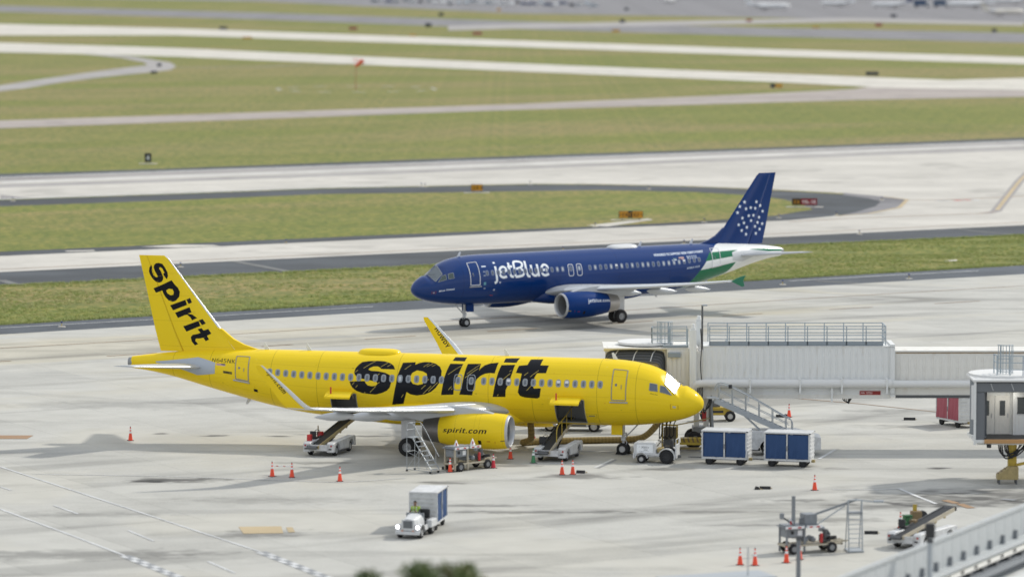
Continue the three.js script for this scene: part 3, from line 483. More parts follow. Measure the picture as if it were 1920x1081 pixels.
const sideOf = (secs, s) => secs.map((q) => ({ ...q, le: [q.le[0], q.le[1], q.le[2] * s], n: [q.n[0], q.n[1] * s] }));
// revolve a profile [distance aft, radius] about an axis through (X0, U, R); th runs round from the crown
function revolve(prof, X0, U, R, seg = 40) { return gridGeo(seg, prof.length - 1, (i, j) => { const th = -Math.PI + (i / seg) * 2 * Math.PI, [s, r] = prof[j]; return [15 - X0 - s, U + r * Math.cos(th), R + r * Math.sin(th)]; }, (i, j) => [prof[j][0] / 5, 1 - i / seg]); }
// text on a skin canvas: side +1 starboard (reads towards the nose), -1 port (reads aft)
function skinText(g, W, H, len, str, X, th, size, side, color, o = {}) {
  const kx = W / len, ky = H / (2 * Math.PI) / (o.radius ?? 2.0); g.save();
  g.translate((X / len) * W, (side * th / (2 * Math.PI) + 0.5) * H); g.scale(side > 0 ? -kx : kx, side > 0 ? ky : -ky); if (o.slant) g.transform(1, 0, -o.slant, 1, 0, 0); g.scale(size / 100 * (o.wide ?? 1), size / 100);
  g.font = (o.font ?? 'bold') + ' 138px sans-serif'; g.textAlign = o.align ?? 'left'; g.textBaseline = 'alphabetic'; g.fillStyle = color; g.fillText(str, 0, 0); g.restore();
}
const paintExtra = { clearcoat: 0.55, clearcoatRoughness: 0.10 };
function paint(color, map, coat = 0.26) { return new THREE.MeshPhysicalMaterial({ color: Array.isArray(color) ? lin(...color) : color, map: map ?? null, roughness: 0.46, specularIntensity: 0.06, clearcoat: coat, clearcoatRoughness: 0.12, side: THREE.DoubleSide }); }
const AIR = { wing: mat([0.50, 0.52, 0.54], 0.38, 0.25), wingLight: mat([0.68, 0.70, 0.71], 0.30, 0.4), lip: mat([0.46, 0.47, 0.48], 0.42, 0.45), hot: mat([0.20, 0.19, 0.18], 0.4, 0.8), hotLight: mat([0.42, 0.40, 0.38], 0.35, 0.8), duct: mat([0.20, 0.205, 0.21], 0.6, 0.0), fan: mat([0.05, 0.052, 0.056], 0.4, 0.6),
  gear: mat([0.55, 0.56, 0.57], 0.4, 0.3), hold: mat([0.36, 0.37, 0.37], 0.85), frame: mat([0.27, 0.295, 0.32], 0.5, 0.2), glass: mat([0.10, 0.12, 0.145], 0.14, 0, { clearcoat: 1, clearcoatRoughness: 0.04 }), glassPale: mat([0.52, 0.55, 0.57], 0.3, 0, { clearcoat: 0.6 }), glassGreen: mat([0.05, 0.075, 0.06], 0.05, 0, { clearcoat: 1, clearcoatRoughness: 0.02 }), screenGlass: mat([0.10, 0.13, 0.15], 0.22, 0, { clearcoat: 1, clearcoatRoughness: 0.17 }), outline: mat([0.27, 0.28, 0.28], 0.5, 0.3), whiteLine: mat([0.72, 0.74, 0.76], 0.5) };

function airliner(v) {
  const t = thing('airliner', v.label, 'airplane', [v.at[0], 0, v.at[1]], v.turn), S = v.side;                      // S: +1 when starboard faces the camera
  const skinMat = paint('#ffffff', v.skinMap, v.coat), plainMat = paint(v.body, null, v.coat);
  const holes = v.cargoOpen ? [[7.12, 8.97, 1.74, 2.66], [21.74, 23.42, 1.76, 2.60]] : [];
  const fus = mesh('fuselage', fuselageGeo(holes), skinMat, t);
  mesh('exhaust_cone', revolve([[0, 0.34], [0.28, 0.30], [0.28, 0.20], [-0.2, 0.18]], 37.15, 4.88, 0, 24), AIR.outline, fus);
  // cargo holds with their doors swung up
  holes.forEach(([a, b, c, d], k) => {
    const x1 = 15 - a + 0.5, x0 = 15 - b - 0.5, h = mesh('cargo_hold', [slab(x0, 1.98, -0.9, x1, 2.02, 0.84), slab(x0, 1.98, -0.92, x1, 3.75, -0.88), ...[x0, x1].map((x) => new THREE.ExtrudeGeometry(new THREE.Shape([[0.9, 1.98], [-0.80, 1.98], [-1.18, 2.3], [-1.48, 2.65], [-1.70, 3.1], [-1.86, 3.75], [0.9, 3.75]].map((q) => new THREE.Vector2(...q))), { depth: 0.04, bevelEnabled: false }).rotateY(Math.PI / 2).translate(x, 0, 0)), slab(x0, 3.75, -0.9, x1, 3.79, 1.7)], AIR.hold, t);
    const [, hu, hr] = skin((a + b) / 2, c), n = 10, arc = gridGeo(1, n, (i, j) => { const w = 15 - lerp(a + 0.02, b - 0.02, i), f = j / n; return [w, hu + 0.10 + 0.16 * Math.sin(f * 2.6) - 0.26 * f * f, hr + 0.05 + f * 1.28]; }), arc2 = gridGeo(1, n, (i, j) => { const w = 15 - lerp(a + 0.02, b - 0.02, i), f = j / n; return [w, hu + 0.03 + 0.13 * Math.sin(f * 2.6) - 0.26 * f * f, hr + 0.03 + f * 1.27]; });
    const dr = mesh('cargo_door', [arc], plainMat, t); mesh('door_lining', [arc2], AIR.gear, dr); mesh('door_edge', [0, 1].map((e) => gridGeo(1, n, (i, j) => { const w = 15 - (e ? a + 0.02 : b - 0.02), f = j / n; return i ? [w, hu + 0.10 + 0.16 * Math.sin(f * 2.6) - 0.26 * f * f, hr + 0.05 + f * 1.28] : [w, hu + 0.03 + 0.13 * Math.sin(f * 2.6) - 0.26 * f * f, hr + 0.03 + f * 1.27]; })).concat(box(b - a - 0.04, 0.12, 0.04, 15 - (a + b) / 2, hu - 0.12, hr + 1.31)), plainMat, dr);
    for (const x of [15 - a - 0.15, 15 - b + 0.15]) mesh('door_strut', rod([x, hu - 0.25, hr - 0.05], [x, hu + 0.1, hr + 0.5], 0.025), M.steel, dr);
    mesh('warning_streamer', [slab(15 - b + 0.32, hu + 0.1, hr + 0.98, 15 - b + 0.40, hu + 0.52, hr + 1.04)], M.redPaint, dr);
    const sill = mesh('door_frame', band4([[a, c], [b, c], [b, d], [a, d]], 0.03, 1, 0.0), AIR.outline, t);
    if (k === 1) for (const x of [0.9, 1.5]) mesh('hold_placard', slab(x0 + x, 3.1, -0.87, x0 + x + 0.2, 3.3, -0.85), AIR.glassPale, h);
  });
  // cabin windows on the side that the camera sees
  v.windows.forEach((X, k) => {
    const f = mesh('window', roundel(X, 1.245, 0.165, 0.235, 3, 0.006, 0.62, S), v.windowFrame, t);
    mesh('window_pane', roundel(X, 1.245, 0.12, 0.185, 3, 0.004, 0, S), v.windowPale.includes(k) ? AIR.glassPale : AIR.glass, f);
    if (v.windowHalf.includes(k)) mesh('window_blind', roundel(X, 1.205, 0.115, 0.08, 4, 0.007, 0, S), AIR.whiteLine, f);
  });
  // cockpit glazing, from the side panes round to the windscreens
  const cockpit = [[[3.06, 1.03], [2.63, 1.00], [2.58, 1.27], [3.06, 1.30]], [[2.44, 0.99], [2.14, 0.96], [1.74, 1.22], [2.42, 1.26]]];
  for (const s of [-1, 1]) {
    for (const c of cockpit) { const w = mesh('cockpit_window', pane(c, s, 0.008), v.cockpitGlass, t); mesh('window_frame', band4(c, 0.022, s, 0.008), v.cockpitFrame, w); }
    // windscreens are flat panes standing a little proud of the round nose
    const fc = flatPane(SCREEN, s), w = mesh('windscreen', fc.geo, AIR.screenGlass, t); mesh('window_frame', fc.edge, v.cockpitFrame, w);
    mesh('wiper', pipe([skin(1.38, s * 0.25, 0.02), skin(1.55, s * 0.5, 0.03), skin(1.75, s * 0.62, 0.03)], 0.012, 8, 4), M.black, w);
  }
  // passenger doors: a panel of the skin itself with its outline, sill, porthole and handle
  for (const [X, tilt] of [[4.93, 0], [29.35, 1]]) {
    const hw = 0.44, k = tilt ? 0.05 : 0, c = [[X + hw + k, 0.70], [X - hw + k, 0.70], [X - hw - k, 1.70], [X + hw - k, 1.70]];
    const d = mesh('door', pane(c, S, 0.010, 4, 8), skinMat, t); mesh('door_outline', band4(c, 0.03, S, 0.012), v.doorLine, d);
    mesh('door_sill', pipe([skin(X + hw + 0.12, S * 1.765, 0.03), skin(X - hw - 0.12, S * 1.765, 0.03)], 0.05, 4, 6), v.sill, d); mesh('porthole', roundel(X + 0.18 * S * 1, 1.235, 0.07, 0.09, 2, 0.014, 0, S), AIR.glass, d);
    mesh('door_handle', pipe([skin(X - 0.15, S * 1.22, 0.03), skin(X - 0.15, S * 1.36, 0.03)], 0.018, 4, 5), v.handle, d);
  }
  for (const X of [15.15, 14.30]) mesh('emergency_exit', roundel(X, 1.30, 0.27, 0.50, 5, 0.008, 0.90, S), v.exitLine, t);
  // wing box fairing under the belly
  const fw = curve([[10.9, 0.3], [11.6, 1.35], [12.6, 1.93], [14, 2.14], [18, 2.16], [20, 1.95], [21.6, 1.35], [22.6, 0.35]]), fb = curve([[10.9, 1.92], [11.8, 1.72], [13, 1.56], [15, 1.50], [18, 1.50], [20, 1.57], [21.6, 1.72], [22.6, 1.92]]), ft = curve([[10.9, 2.0], [11.6, 2.75], [12.6, 3.12], [14, 3.22], [18, 3.22], [20, 2.95], [21.6, 2.35], [22.6, 2.0]]);
  const fair = mesh('belly_fairing', gridGeo(30, 32, (i, j) => { const X = lerp(10.9, 22.6, i / 30), th = -Math.PI + (j / 32) * 2 * Math.PI, c = Math.cos(th), s = Math.sin(th), q = 1 / Math.pow(Math.abs(c) ** 3 + Math.abs(s) ** 3, 1 / 3), m = (ft(X) + fb(X)) / 2; return [15 - X, m + (ft(X) - fb(X)) / 2 * c * q, fw(X) * s * q]; }), plainMat, t);
  for (const X of [12.7, 13.9, 15.9]) mesh('panel_seam', pipe([1.9, 1.6, 1.3, 1.0, 0.75].map((th) => { const c = Math.cos(th), s = Math.sin(th), q = 1 / Math.pow(Math.abs(c) ** 3 + Math.abs(s) ** 3, 1 / 3); return [15 - X, (ft(X) + fb(X)) / 2 + (ft(X) - fb(X)) / 2 * c * q, S * (fw(X) * s * q + 0.002)]; }), 0.012, 12, 4), AIR.outline, fair);
  // wings: slats, box, flaps, then the tip device
  const W = [[1.6, 11.95, 2.62, 6.9, 0.145], [3.2, 12.75, 2.85, 5.75, 0.135], [6.4, 14.36, 3.16, 4.15, 0.118], [10, 16.2, 3.50, 3.1, 0.112], [13.5, 18.0, 3.86, 2.25, 0.108], [16.5, 19.52, 4.24, 1.62, 0.105]].map(([R, X, U, c, tt]) => ({ le: [X, U, R], c, t: tt, n: [1, -0.08], tw: 0.015 }));
  for (const s of [-1, 1]) {
    const sag = (R) => (s === -S ? 0.38 * (R / 16.5) ** 2 : 0), ws = sideOf(W, s).map((q) => ({ ...q, le: [q.le[0], q.le[1] - sag(q.le[2]), q.le[2]] })), wing = mesh('wing', loft(ws, 0.13, 0.725), AIR.wing, t);
    mesh('slat', loft(ws.slice(1), 0, 0.126), AIR.wingLight, wing); mesh('flap', loft([ws[0], ws[1], ws[2]], 0.73, 1), AIR.wing, wing); mesh('flap', loft([ws[2], ws[3], ws[4]].map((q, k) => (k ? q : { ...q, le: [q.le[0] + 0.02, q.le[1], q.le[2] + s * 0.04] })), 0.73, 1), AIR.wing, wing); mesh('aileron', loft([ws[4], ws[5]].map((q, k) => (k ? q : { ...q, le: [q.le[0] + 0.02, q.le[1], q.le[2] + s * 0.05] })), 0.73, 1), AIR.wing, wing);
    mesh('wing_root', loft([{ ...ws[0] }, { ...ws[1] }], 0, 0.126), AIR.wing, wing);
    for (const [R, X, U, L, r] of [[4.6, 16.9, 2.62, 2.7, 0.27], [8.3, 17.5, 2.98 - sag(8.3), 3.1, 0.27], [12.0, 18.7, 3.38 - sag(12), 2.6, 0.23]]) mesh('flap_fairing', gridGeo(14, 14, (i, j) => { const f = i / 14, th = (j / 14) * 2 * Math.PI, q = Math.pow(Math.sin(Math.PI * Math.pow(f, 0.8)), 0.8) * r; return [15 - X - f * L, U + q * Math.cos(th) * 1.15 - 0.18 * f, s * R + q * 0.8 * Math.sin(th)]; }), AIR.wing, wing);
    if (v.sharklet) {
      // blended winglet swept up and back
      const wl = [[0, 0, 19.52, 1.62], [0.16, 0.02, 19.68, 1.58], [0.36, 0.10, 19.88, 1.52], [0.56, 0.30, 20.12, 1.46], [0.70, 0.60, 20.42, 1.36], [0.82, 1.0, 20.82, 1.20], [0.98, 1.7, 21.58, 0.92], [1.12, 2.4, 22.34, 0.62], [1.16, 2.62, 22.62, 0.40]];
      const secs = wl.map(([r, u, X, c], k) => { const a = wl[Math.max(0, k - 1)], b = wl[Math.min(wl.length - 1, k + 1)], l = Math.hypot(b[0] - a[0], b[1] - a[1]); return { le: [X, 4.24 - sag(16.5) + u, 16.5 + r], c, t: 0.10, n: [(b[0] - a[0]) / l, -(b[1] - a[1]) / l] }; });
      const lower = sideOf(secs.slice(0, 3), s), upper = sideOf(secs.slice(2), s), wlg = mesh('winglet', loft(lower, 0, 1), AIR.wingLight, t); mesh('winglet_edge', loft(upper, 0, 0.24), AIR.wingLight, wlg);
      // painted blade: both faces carry the lettering map
      const blade = loft(upper, 0.2405, 1), p = blade.attributes.position, uv = blade.attributes.uv; for (let i = 0; i < p.count; i++) uv.setXY(i, (15 - p.getX(i) - 20) / 3.4, (p.getY(i) + sag(16.5) - 4.5) / 2.6); mesh('winglet_blade', blade, s > 0 ? v.wingletMat[0] : v.wingletMat[1], wlg);
    } else {
      // wing-tip fence: an arrow-head plate above and below the tip
      const sh = new THREE.Shape([[20.1, 4.25], [20.6, 4.45], [21.2, 4.62], [21.48, 4.66], [21.3, 4.42], [21.22, 4.22], [21.35, 3.85], [21.15, 3.78], [20.7, 3.98]].map(([X, U]) => new THREE.Vector2(15 - X, U))), g = new THREE.ExtrudeGeometry(sh, { depth: 0.05, bevelEnabled: true, bevelThickness: 0.015, bevelSize: 0.02, bevelSegments: 1 });
      g.translate(0, -sag(16.5), s * 16.62 - 0.025); mesh('wing_tip', loft([ws[5], { ...ws[5], le: [19.62, ws[5].le[1] + 0.01, s * 16.6], c: 1.5 }], 0, 1), AIR.wingLight, wing); mesh('wingtip_fence', g, v.fence, t);
    }
    // engine, pylon
    const U = 1.92, X0 = 10.72, R = s * 5.75, cowl = mesh('engine_cowl', revolve([[0.16, 1.0], [0.4, 1.055], [0.9, 1.10], [1.6, 1.115], [2.4, 1.09], [3.2, 1.02], [3.9, 0.92], [4.4, 0.83]], X0, U, R), v.cowlMat, t);
    mesh('inlet_lip', revolve([[0.30, 0.805], [0.1, 0.83], [0.02, 0.88], [0.0, 0.92], [0.04, 0.965], [0.16, 1.002]], X0, U, R), AIR.lip, cowl);
    mesh('inlet_duct', revolve([[0.3, 0.805], [0.6, 0.80], [1.0, 0.82], [1.3, 0.83]], X0, U, R), AIR.duct, cowl);
    mesh('exhaust_nozzle', revolve([[4.38, 0.832], [4.9, 0.76], [5.45, 0.66], [5.45, 0.62], [4.6, 0.66]], X0, U, R), v.nozzle, cowl); mesh('exhaust_core', revolve([[4.6, 0.68], [5.0, 0.4], [5.3, 0.12], [5.32, 0.001]], X0, U, R, 20), AIR.hot, cowl);
    const blades = []; for (let k = 0; k < 22; k++) { const g = new THREE.BoxGeometry(0.02, 0.60, 0.17); g.rotateY(0.6); g.translate(0, 0.52, 0); g.rotateX((k / 22) * 2 * Math.PI); g.translate(15 - X0 - 1.1, U, R); blades.push(g); }
    const fan = mesh('fan', [...blades, revolve([[1.28, 0.001], [1.28, 0.84]], X0, U, R, 30)], AIR.fan, cowl); mesh('spinner', revolve([[0.72, 0.001], [0.85, 0.10], [1.05, 0.20], [1.2, 0.25]], X0, U, R, 20), AIR.duct, fan);
    const py = new THREE.ExtrudeGeometry(new THREE.Shape([[11.5, 2.92], [12.4, 3.14], [13.6, 3.32], [14.4, 3.36], [17.6, 3.12], [18.3, 2.95], [17.2, 2.62], [15.9, 2.35], [14.6, 2.5], [13, 2.75]].map(([X, y]) => new THREE.Vector2(15 - X, y))), { depth: 0.30, bevelEnabled: true, bevelThickness: 0.06, bevelSize: 0.05, bevelSegments: 2 }); py.translate(0, 0, R - 0.15); mesh('pylon', py, AIR.wing, t);
    mesh('nacelle_strake', new THREE.ExtrudeGeometry(new THREE.Shape([[0, 0], [-1.1, 0], [-1.1, 0.28], [-0.7, 0.3]].map((q) => new THREE.Vector2(...q))), { depth: 0.02, bevelEnabled: false }).rotateX(-s * -0.7).translate(15 - X0 - 0.9, U + 0.78, R - s * 0.76), AIR.wingLight, cowl);
    // tailplane
    const H = [[0.3, 31.6, 4.72, 4.0, 0.10], [1.3, 32.2, 4.80, 3.5, 0.10], [6.0, 34.75, 5.25, 1.5, 0.09], [6.22, 34.95, 5.27, 1.28, 0.07]].map(([r, X, u, c, tt]) => ({ le: [X, u, r], c, t: tt, n: [1, -0.1] })), hs = sideOf(H, s), tp = mesh('tailplane', loft(hs, 0.0, 0.68), AIR.wing, t); mesh('elevator', loft(hs, 0.685, 1), AIR.wing, tp);
  }
  // the bare metal plates in which the tailplane turns
  for (const s of [-1, 1]) mesh('tailplane_plate', gridGeo(10, 8, (i, j) => { const f = i / 10, g = j / 8, X = lerp(31.2, 35.4, f), w = f < 0.3 ? lerp(0.5, 1, f / 0.3) : lerp(1, 0.12, (f - 0.3) / 0.7); return skin(X, s * (1.38 + (g - 0.5) * 1.05 * w), 0.008); }), v.plate, t);
  // fin and rudder, the fillet in front of it
  const F = [[5.62, 29.95, 5.30, 0.105], [7.0, 31.10, 4.55, 0.105], [9.5, 33.10, 3.10, 0.10], [11.5, 34.68, 1.98, 0.095], [11.72, 34.95, 1.76, 0.07]].map(([u, X, c, tt]) => ({ le: [X, u, 0], c, t: tt, n: [0, 1] }));
  const finUV = (g) => { const p = g.attributes.position, uv = g.attributes.uv; for (let i = 0; i < p.count; i++) uv.setXY(i, (15 - p.getX(i) - 28) / 10, (p.getY(i) - 5) / 7); return g; }, finMat = paint('#ffffff', v.finMap, v.coat);
  const noCam = (secs, a, b) => { const L = loft(secs, a, b); return L; };
  const fin = mesh('fin', finUV(merge([loft(F, 0.03, 0.70), new THREE.ExtrudeGeometry(new THREE.Shape([[28.3, 5.78], [28.9, 5.93], [29.7, 6.18], [30.4, 6.52], [31.15, 7.12], [31.6, 7.3], [31.6, 5.7], [28.3, 5.7]].map(([X, u]) => new THREE.Vector2(15 - X, u))), { depth: 0.10, bevelEnabled: true, bevelThickness: 0.07, bevelSize: 0.02, bevelSegments: 2 }).translate(0, 0, -0.05)])), finMat, t);
  mesh('fin_leading_edge', loft(F, 0, 0.0295), v.finEdge, fin); mesh('rudder', finUV(loft(F.map((q, k) => (k ? q : { ...q, le: [q.le[0] + 0.05, q.le[1] + 0.04, 0] })), 0.708, 1)), finMat, fin);
  // aerials and the satellite dome on the crown
  mesh('satellite_dome', gridGeo(20, 20, (i, j) => { const X = lerp(v.dome[0], v.dome[1], i / 20), f = i / 20, e = Math.pow(Math.max(0, 1 - (2 * f - 1) ** 4), 0.5), th = -Math.PI / 2 + (j / 20) * Math.PI; return [15 - X, 5.84 + (0.08 + 0.26 * e) * Math.cos(th), 0.62 * e * Math.sin(th) + 0]; }), v.domeMat, t);
  for (const X of v.blades) mesh('blade_aerial', new THREE.ExtrudeGeometry(new THREE.Shape([[0, 0], [-0.32, 0], [-0.42, 0.42], [-0.30, 0.45]].map((q) => new THREE.Vector2(...q))), { depth: 0.03, bevelEnabled: false }).translate(15 - X, FT(X) - 0.02, -0.015), AIR.whiteLine, t);
  for (const X of [23.9, 29.2]) mesh('belly_aerial', new THREE.ExtrudeGeometry(new THREE.Shape([[0, 0], [-0.3, 0], [-0.42, -0.35], [-0.28, -0.35]].map((q) => new THREE.Vector2(...q))), { depth: 0.03, bevelEnabled: false }).translate(15 - X, FB(X) + 0.03, -0.015), AIR.gear, t);
  // nose gear
  const ng = mesh('nose_gear', [rod([9.93, 0.42, 0], [9.93, 2.1, 0], 0.075, 0.11, 12), rod([9.93, 0.95, 0], [10.9, 1.95, 0], 0.045), rod([9.93, 0.40, -0.24], [9.93, 0.40, 0.24], 0.05), box(0.22, 0.14, 0.30, 9.93, 0.95, 0, 0.02), rod([10.02, 0.5, 0.0], [10.16, 0.75, 0], 0.025), rod([10.16, 0.75, 0], [10.0, 1.0, 0], 0.025), box(0.10, 0.16, 0.42, 10.03, 1.28, 0, 0.03), rod([9.85, 1.1, -0.16], [9.85, 1.1, 0.16], 0.06)], AIR.gear, t);
  for (const z of [-0.25, 0.25]) wheel(ng, 0.375, 0.22, 9.93, 0.375, z, M.tyre, M.rimWhite, 0.52);
  mesh('gear_door', [slab(9.25, 1.25, S * 0.35 - 0.015, 9.95, 1.9, S * 0.35 + 0.015)], v.gearDoor, ng); mesh('gear_door', [slab(9.25, 1.25, -S * 0.35 - 0.015, 9.95, 1.9, -S * 0.35 + 0.015)], v.gearDoor, ng); mesh('taxi_light', [new THREE.SphereGeometry(0.09, 12, 8).scale(0.5, 1, 1).translate(10.10, 1.28, 0.13), new THREE.SphereGeometry(0.09, 12, 8).scale(0.5, 1, 1).translate(10.10, 1.28, -0.13)], M.lampClear, ng);
  // main gear
  for (const s of [-1, 1]) {
    const z = s * 3.8, mg = mesh('main_gear', [rod([-2.71, 0.55, z], [-2.6, 2.9, s * 3.55], 0.12, 0.16, 12), rod([-2.71, 0.57, z - 0.42], [-2.71, 0.57, z + 0.42], 0.08), rod([-2.68, 1.3, z], [-2.6, 2.55, s * 2.2], 0.06), rod([-2.6, 0.6, z], [-2.35, 1.0, z], 0.04), rod([-2.35, 1.0, z], [-2.62, 1.5, z], 0.04)], AIR.gear, t);
    for (const o of [-0.45, 0.45]) wheel(mg, 0.58, 0.40, -2.71, 0.575, z + o, M.tyre, M.rimGrey, 0.5);
    mesh('gear_door', [slab(-3.15, 1.05, z + s * 0.34 - 0.02, -2.25, 2.75, z + s * 0.34 + 0.02, 0.015)], AIR.gear, mg);
  }
  return t;
}
// ---------------------------------------------------------------- the yellow airliner at the gate
const YELLOW = '#eece27', INK = '#14171d', NAVY = '#0c3470';
const poly = (g, flat, fx, fy) => { g.beginPath(); for (let k = 0; k < flat.length; k += 2) g[k ? 'lineTo' : 'moveTo'](fx(flat[k]), fy(flat[k + 1])); g.closePath(); };
const airFlag = (g, x, y, w, h) => { g.fillStyle = '#c9b9b6'; g.fillRect(x, y, w, h); g.fillStyle = '#b04a4a'; for (let k = 0; k < 3; k++) g.fillRect(x, y + (k * 2 * h) / 6, w, h / 9); g.fillStyle = '#3a4468'; g.fillRect(x, y, w * 0.45, h * 0.5); };
const spiritSkin = (() => {
  const W = 2048, H = 1024, [c, g] = canvas(W, H, YELLOW), fx = (X) => (X / FL) * W;
  // panel lines and the grime of service along them
  g.strokeStyle = 'rgba(96,78,14,0.5)'; g.lineWidth = 1.2; for (const X of [3.9, 6.3, 10.4, 13.2, 19.1, 24.3, 27.4, 31.6, 34.2]) { g.beginPath(); g.moveTo(fx(X), 0); g.lineTo(fx(X), H); g.stroke(); }
  g.strokeStyle = 'rgba(96,78,14,0.26)'; for (const th of [0.5, 0.95, 1.62, 2.1, 2.5]) for (const s of [-1, 1]) { const y = (s * th / (2 * Math.PI) + 0.5) * H; g.beginPath(); g.moveTo(fx(2.5), y); g.lineTo(fx(34), y); g.stroke(); }
  const r = rng(5); for (let k = 0; k < 90; k++) { const X = 3.2 + r() * 32, th = 0.4 + r() * 1.9, y = ((r() < 0.5 ? -1 : 1) * th / (2 * Math.PI) + 0.5) * H; g.fillStyle = ['rgba(70,60,20,0.45)', 'rgba(150,50,30,0.4)', 'rgba(230,226,190,0.5)'][k % 3]; g.fillRect(fx(X), y, 2 + r() * 5, 1.5 + r() * 2); }
  for (let k = 0; k < 420; k++) { const X = 3 + r() * 32, th = 1.8 + r() * 1.3, y = ((r() < 0.5 ? -1 : 1) * th / (2 * Math.PI) + 0.5) * H; g.fillStyle = `rgba(96,78,26,${0.05 + r() * 0.10})`; g.fillRect(fx(X), y, 4 + r() * 26, 1 + r() * 1.5); }
  for (const s of [1, -1]) {
    const mx = s > 0 ? (X) => fx(X) : (X) => fx(32.4 - X), fy = (th) => (s * th / (2 * Math.PI) + 0.5) * H;
    SPIRIT_LETTERS.forEach((L, k) => { poly(g, L, mx, fy); g.fillStyle = k === 2 ? YELLOW : INK; g.fill(); });
    g.strokeStyle = '#c9b35a'; for (const L of SPIRIT_SCRATCHES) { g.lineWidth = 2.2; g.beginPath(); g.moveTo(mx(L[0]), fy(L[1])); g.lineTo(mx(L[2]), fy(L[3])); g.stroke(); }
    skinText(g, W, H, FL, 'N645NK', s > 0 ? 31.5 : 30.06, 1.075, 0.40, s, INK, { font: 'normal', wide: 0.80 });
    skinText(g, W, H, FL, 'AIRBUS A320', s > 0 ? 3.02 : 2.3, 1.41, 0.055, s, '#3a3413');
    airFlag(g, fx(30.5), s > 0 ? fy(1.13) : fy(1.23), fx(0.62), H * 0.1 / 6.283);
    g.fillStyle = '#6d6433'; g.fillRect(fx(30.0), s > 0 ? fy(1.44) : fy(1.55), fx(0.62), H * 0.11 / 6.283); skinText(g, W, H, FL, '645', s > 0 ? 30.55 : 30.1, 1.535, 0.15, s, INK);
    g.fillStyle = INK; g.fillRect(fx(28.3), s > 0 ? fy(1.98) : fy(2.10), fx(0.26), H * 0.12 / 6.283);
    g.strokeStyle = '#a8741f'; g.lineWidth = 1.5; g.strokeRect(fx(1.36), s > 0 ? fy(1.66) : fy(1.9), fx(0.44), H * 0.24 / 6.283); g.fillStyle = '#b9b6a6'; g.fillRect(fx(1.48), s > 0 ? fy(1.73) : fy(1.83), fx(0.2), H * 0.10 / 6.283);
    g.strokeStyle = '#9b8a3a'; g.strokeRect(fx(6.4), s > 0 ? fy(2.2) : fy(2.36), fx(0.62), H * 0.16 / 6.283); g.fillStyle = '#98905f'; g.fillRect(fx(6.5), s > 0 ? fy(2.25) : fy(2.31), fx(0.42), H * 0.06 / 6.283);
  }
  return canvasTex(c);
})();
const finSpirit = (() => {
  const W = 1024, H = 716, [c, g] = canvas(W, H, YELLOW), fx = (X) => ((X - 28) / 10) * W, fy = (U) => H - ((U - 5) / 7) * H;
  SPIRIT_FIN_LETTERS.forEach((L, k) => { poly(g, L, fx, fy); g.fillStyle = k === 2 ? YELLOW : INK; g.fill(); });
  const r = rng(8); g.strokeStyle = '#a99a4c'; for (let k = 0; k < 26; k++) { const L = SPIRIT_FIN_LETTERS[[0, 1, 4, 5, 7, 8][k % 6]], i = Math.floor(r() * L.length / 2) * 2, X = fx(L[i]), Y = fy(L[i + 1]); g.lineWidth = 1.3; g.beginPath(); g.moveTo(X - 4 + r() * 8, Y - 4 + r() * 8); g.lineTo(X - 22 * r() - 6, Y - 10 * r()); g.stroke(); }
  g.strokeStyle = 'rgba(110,92,20,0.3)'; g.lineWidth = 1.4; for (const U of [6.0, 7.6, 9.2, 10.6]) { g.beginPath(); g.moveTo(fx(29), fy(U)); g.lineTo(fx(37), fy(U)); g.stroke(); }
  return canvasTex(c);
})();
function wingletMap(str, wide) {
  const W = 512, H = 390, [c, g] = canvas(W, H, YELLOW); g.setTransform(-W / 3.4, 0, 0, H / 2.6, (-20 / 3.4) * W, H + (4.5 / 2.6) * H);
  g.translate(...(str === 'HOWDY' ? [-22.22, -6.12] : [-22.42, -6.50])); g.rotate(str === 'HOWDY' ? 0.92 : 0.94); g.scale(0.0030 * wide, 0.0030); g.font = (str === 'HOWDY' ? 'bold' : 'italic bold') + ' 138px sans-serif'; g.fillStyle = INK; g.fillText(str, 0, 0); return canvasTex(c);
}
function cowlMap(base, str, s0, th, size, color, o) {
  const W = 1024, H = 1024, [c, g] = canvas(W, H, base); g.strokeStyle = 'rgba(0,0,0,0.25)'; g.lineWidth = 2; for (const s of [0.32, 1.75, 2.05, 3.3]) { g.beginPath(); g.moveTo((s / 5) * W, 0); g.lineTo((s / 5) * W, H); g.stroke(); }
  for (const side of [1, -1]) {
    const len = o.len; skinText(g, W, H, 5, str, side > 0 ? s0 + len : s0, th, size, side, color, { radius: 1.1, ...o });
    const fy = (t) => (side * t / (2 * Math.PI) + 0.5) * H; g.fillStyle = '#26200c'; g.fillRect((1.62 / 5) * W, Math.min(fy(2.0), fy(2.28)), 0.2 / 5 * W, Math.abs(fy(2.28) - fy(2.0))); g.fillStyle = '#a02c28'; g.fillRect((1.05 / 5) * W, fy(2.04), 0.22 / 5 * W, 7); g.fillRect((0.75 / 5) * W, fy(2.05), 5, 26); g.fillStyle = '#8a7a3a'; g.fillRect((0.12 / 5) * W, fy(2.0), 0.3 / 5 * W, 14);
  }
  return canvasTex(c);
}
const WIN = []; for (let k = 0; k < 23; k++) WIN.push(27.44 - k * 0.5345); WIN.push(15.15, 14.30); for (let k = 0; k < 15; k++) WIN.push(13.5 - k * 0.5285);
WIN.splice(22, 1);
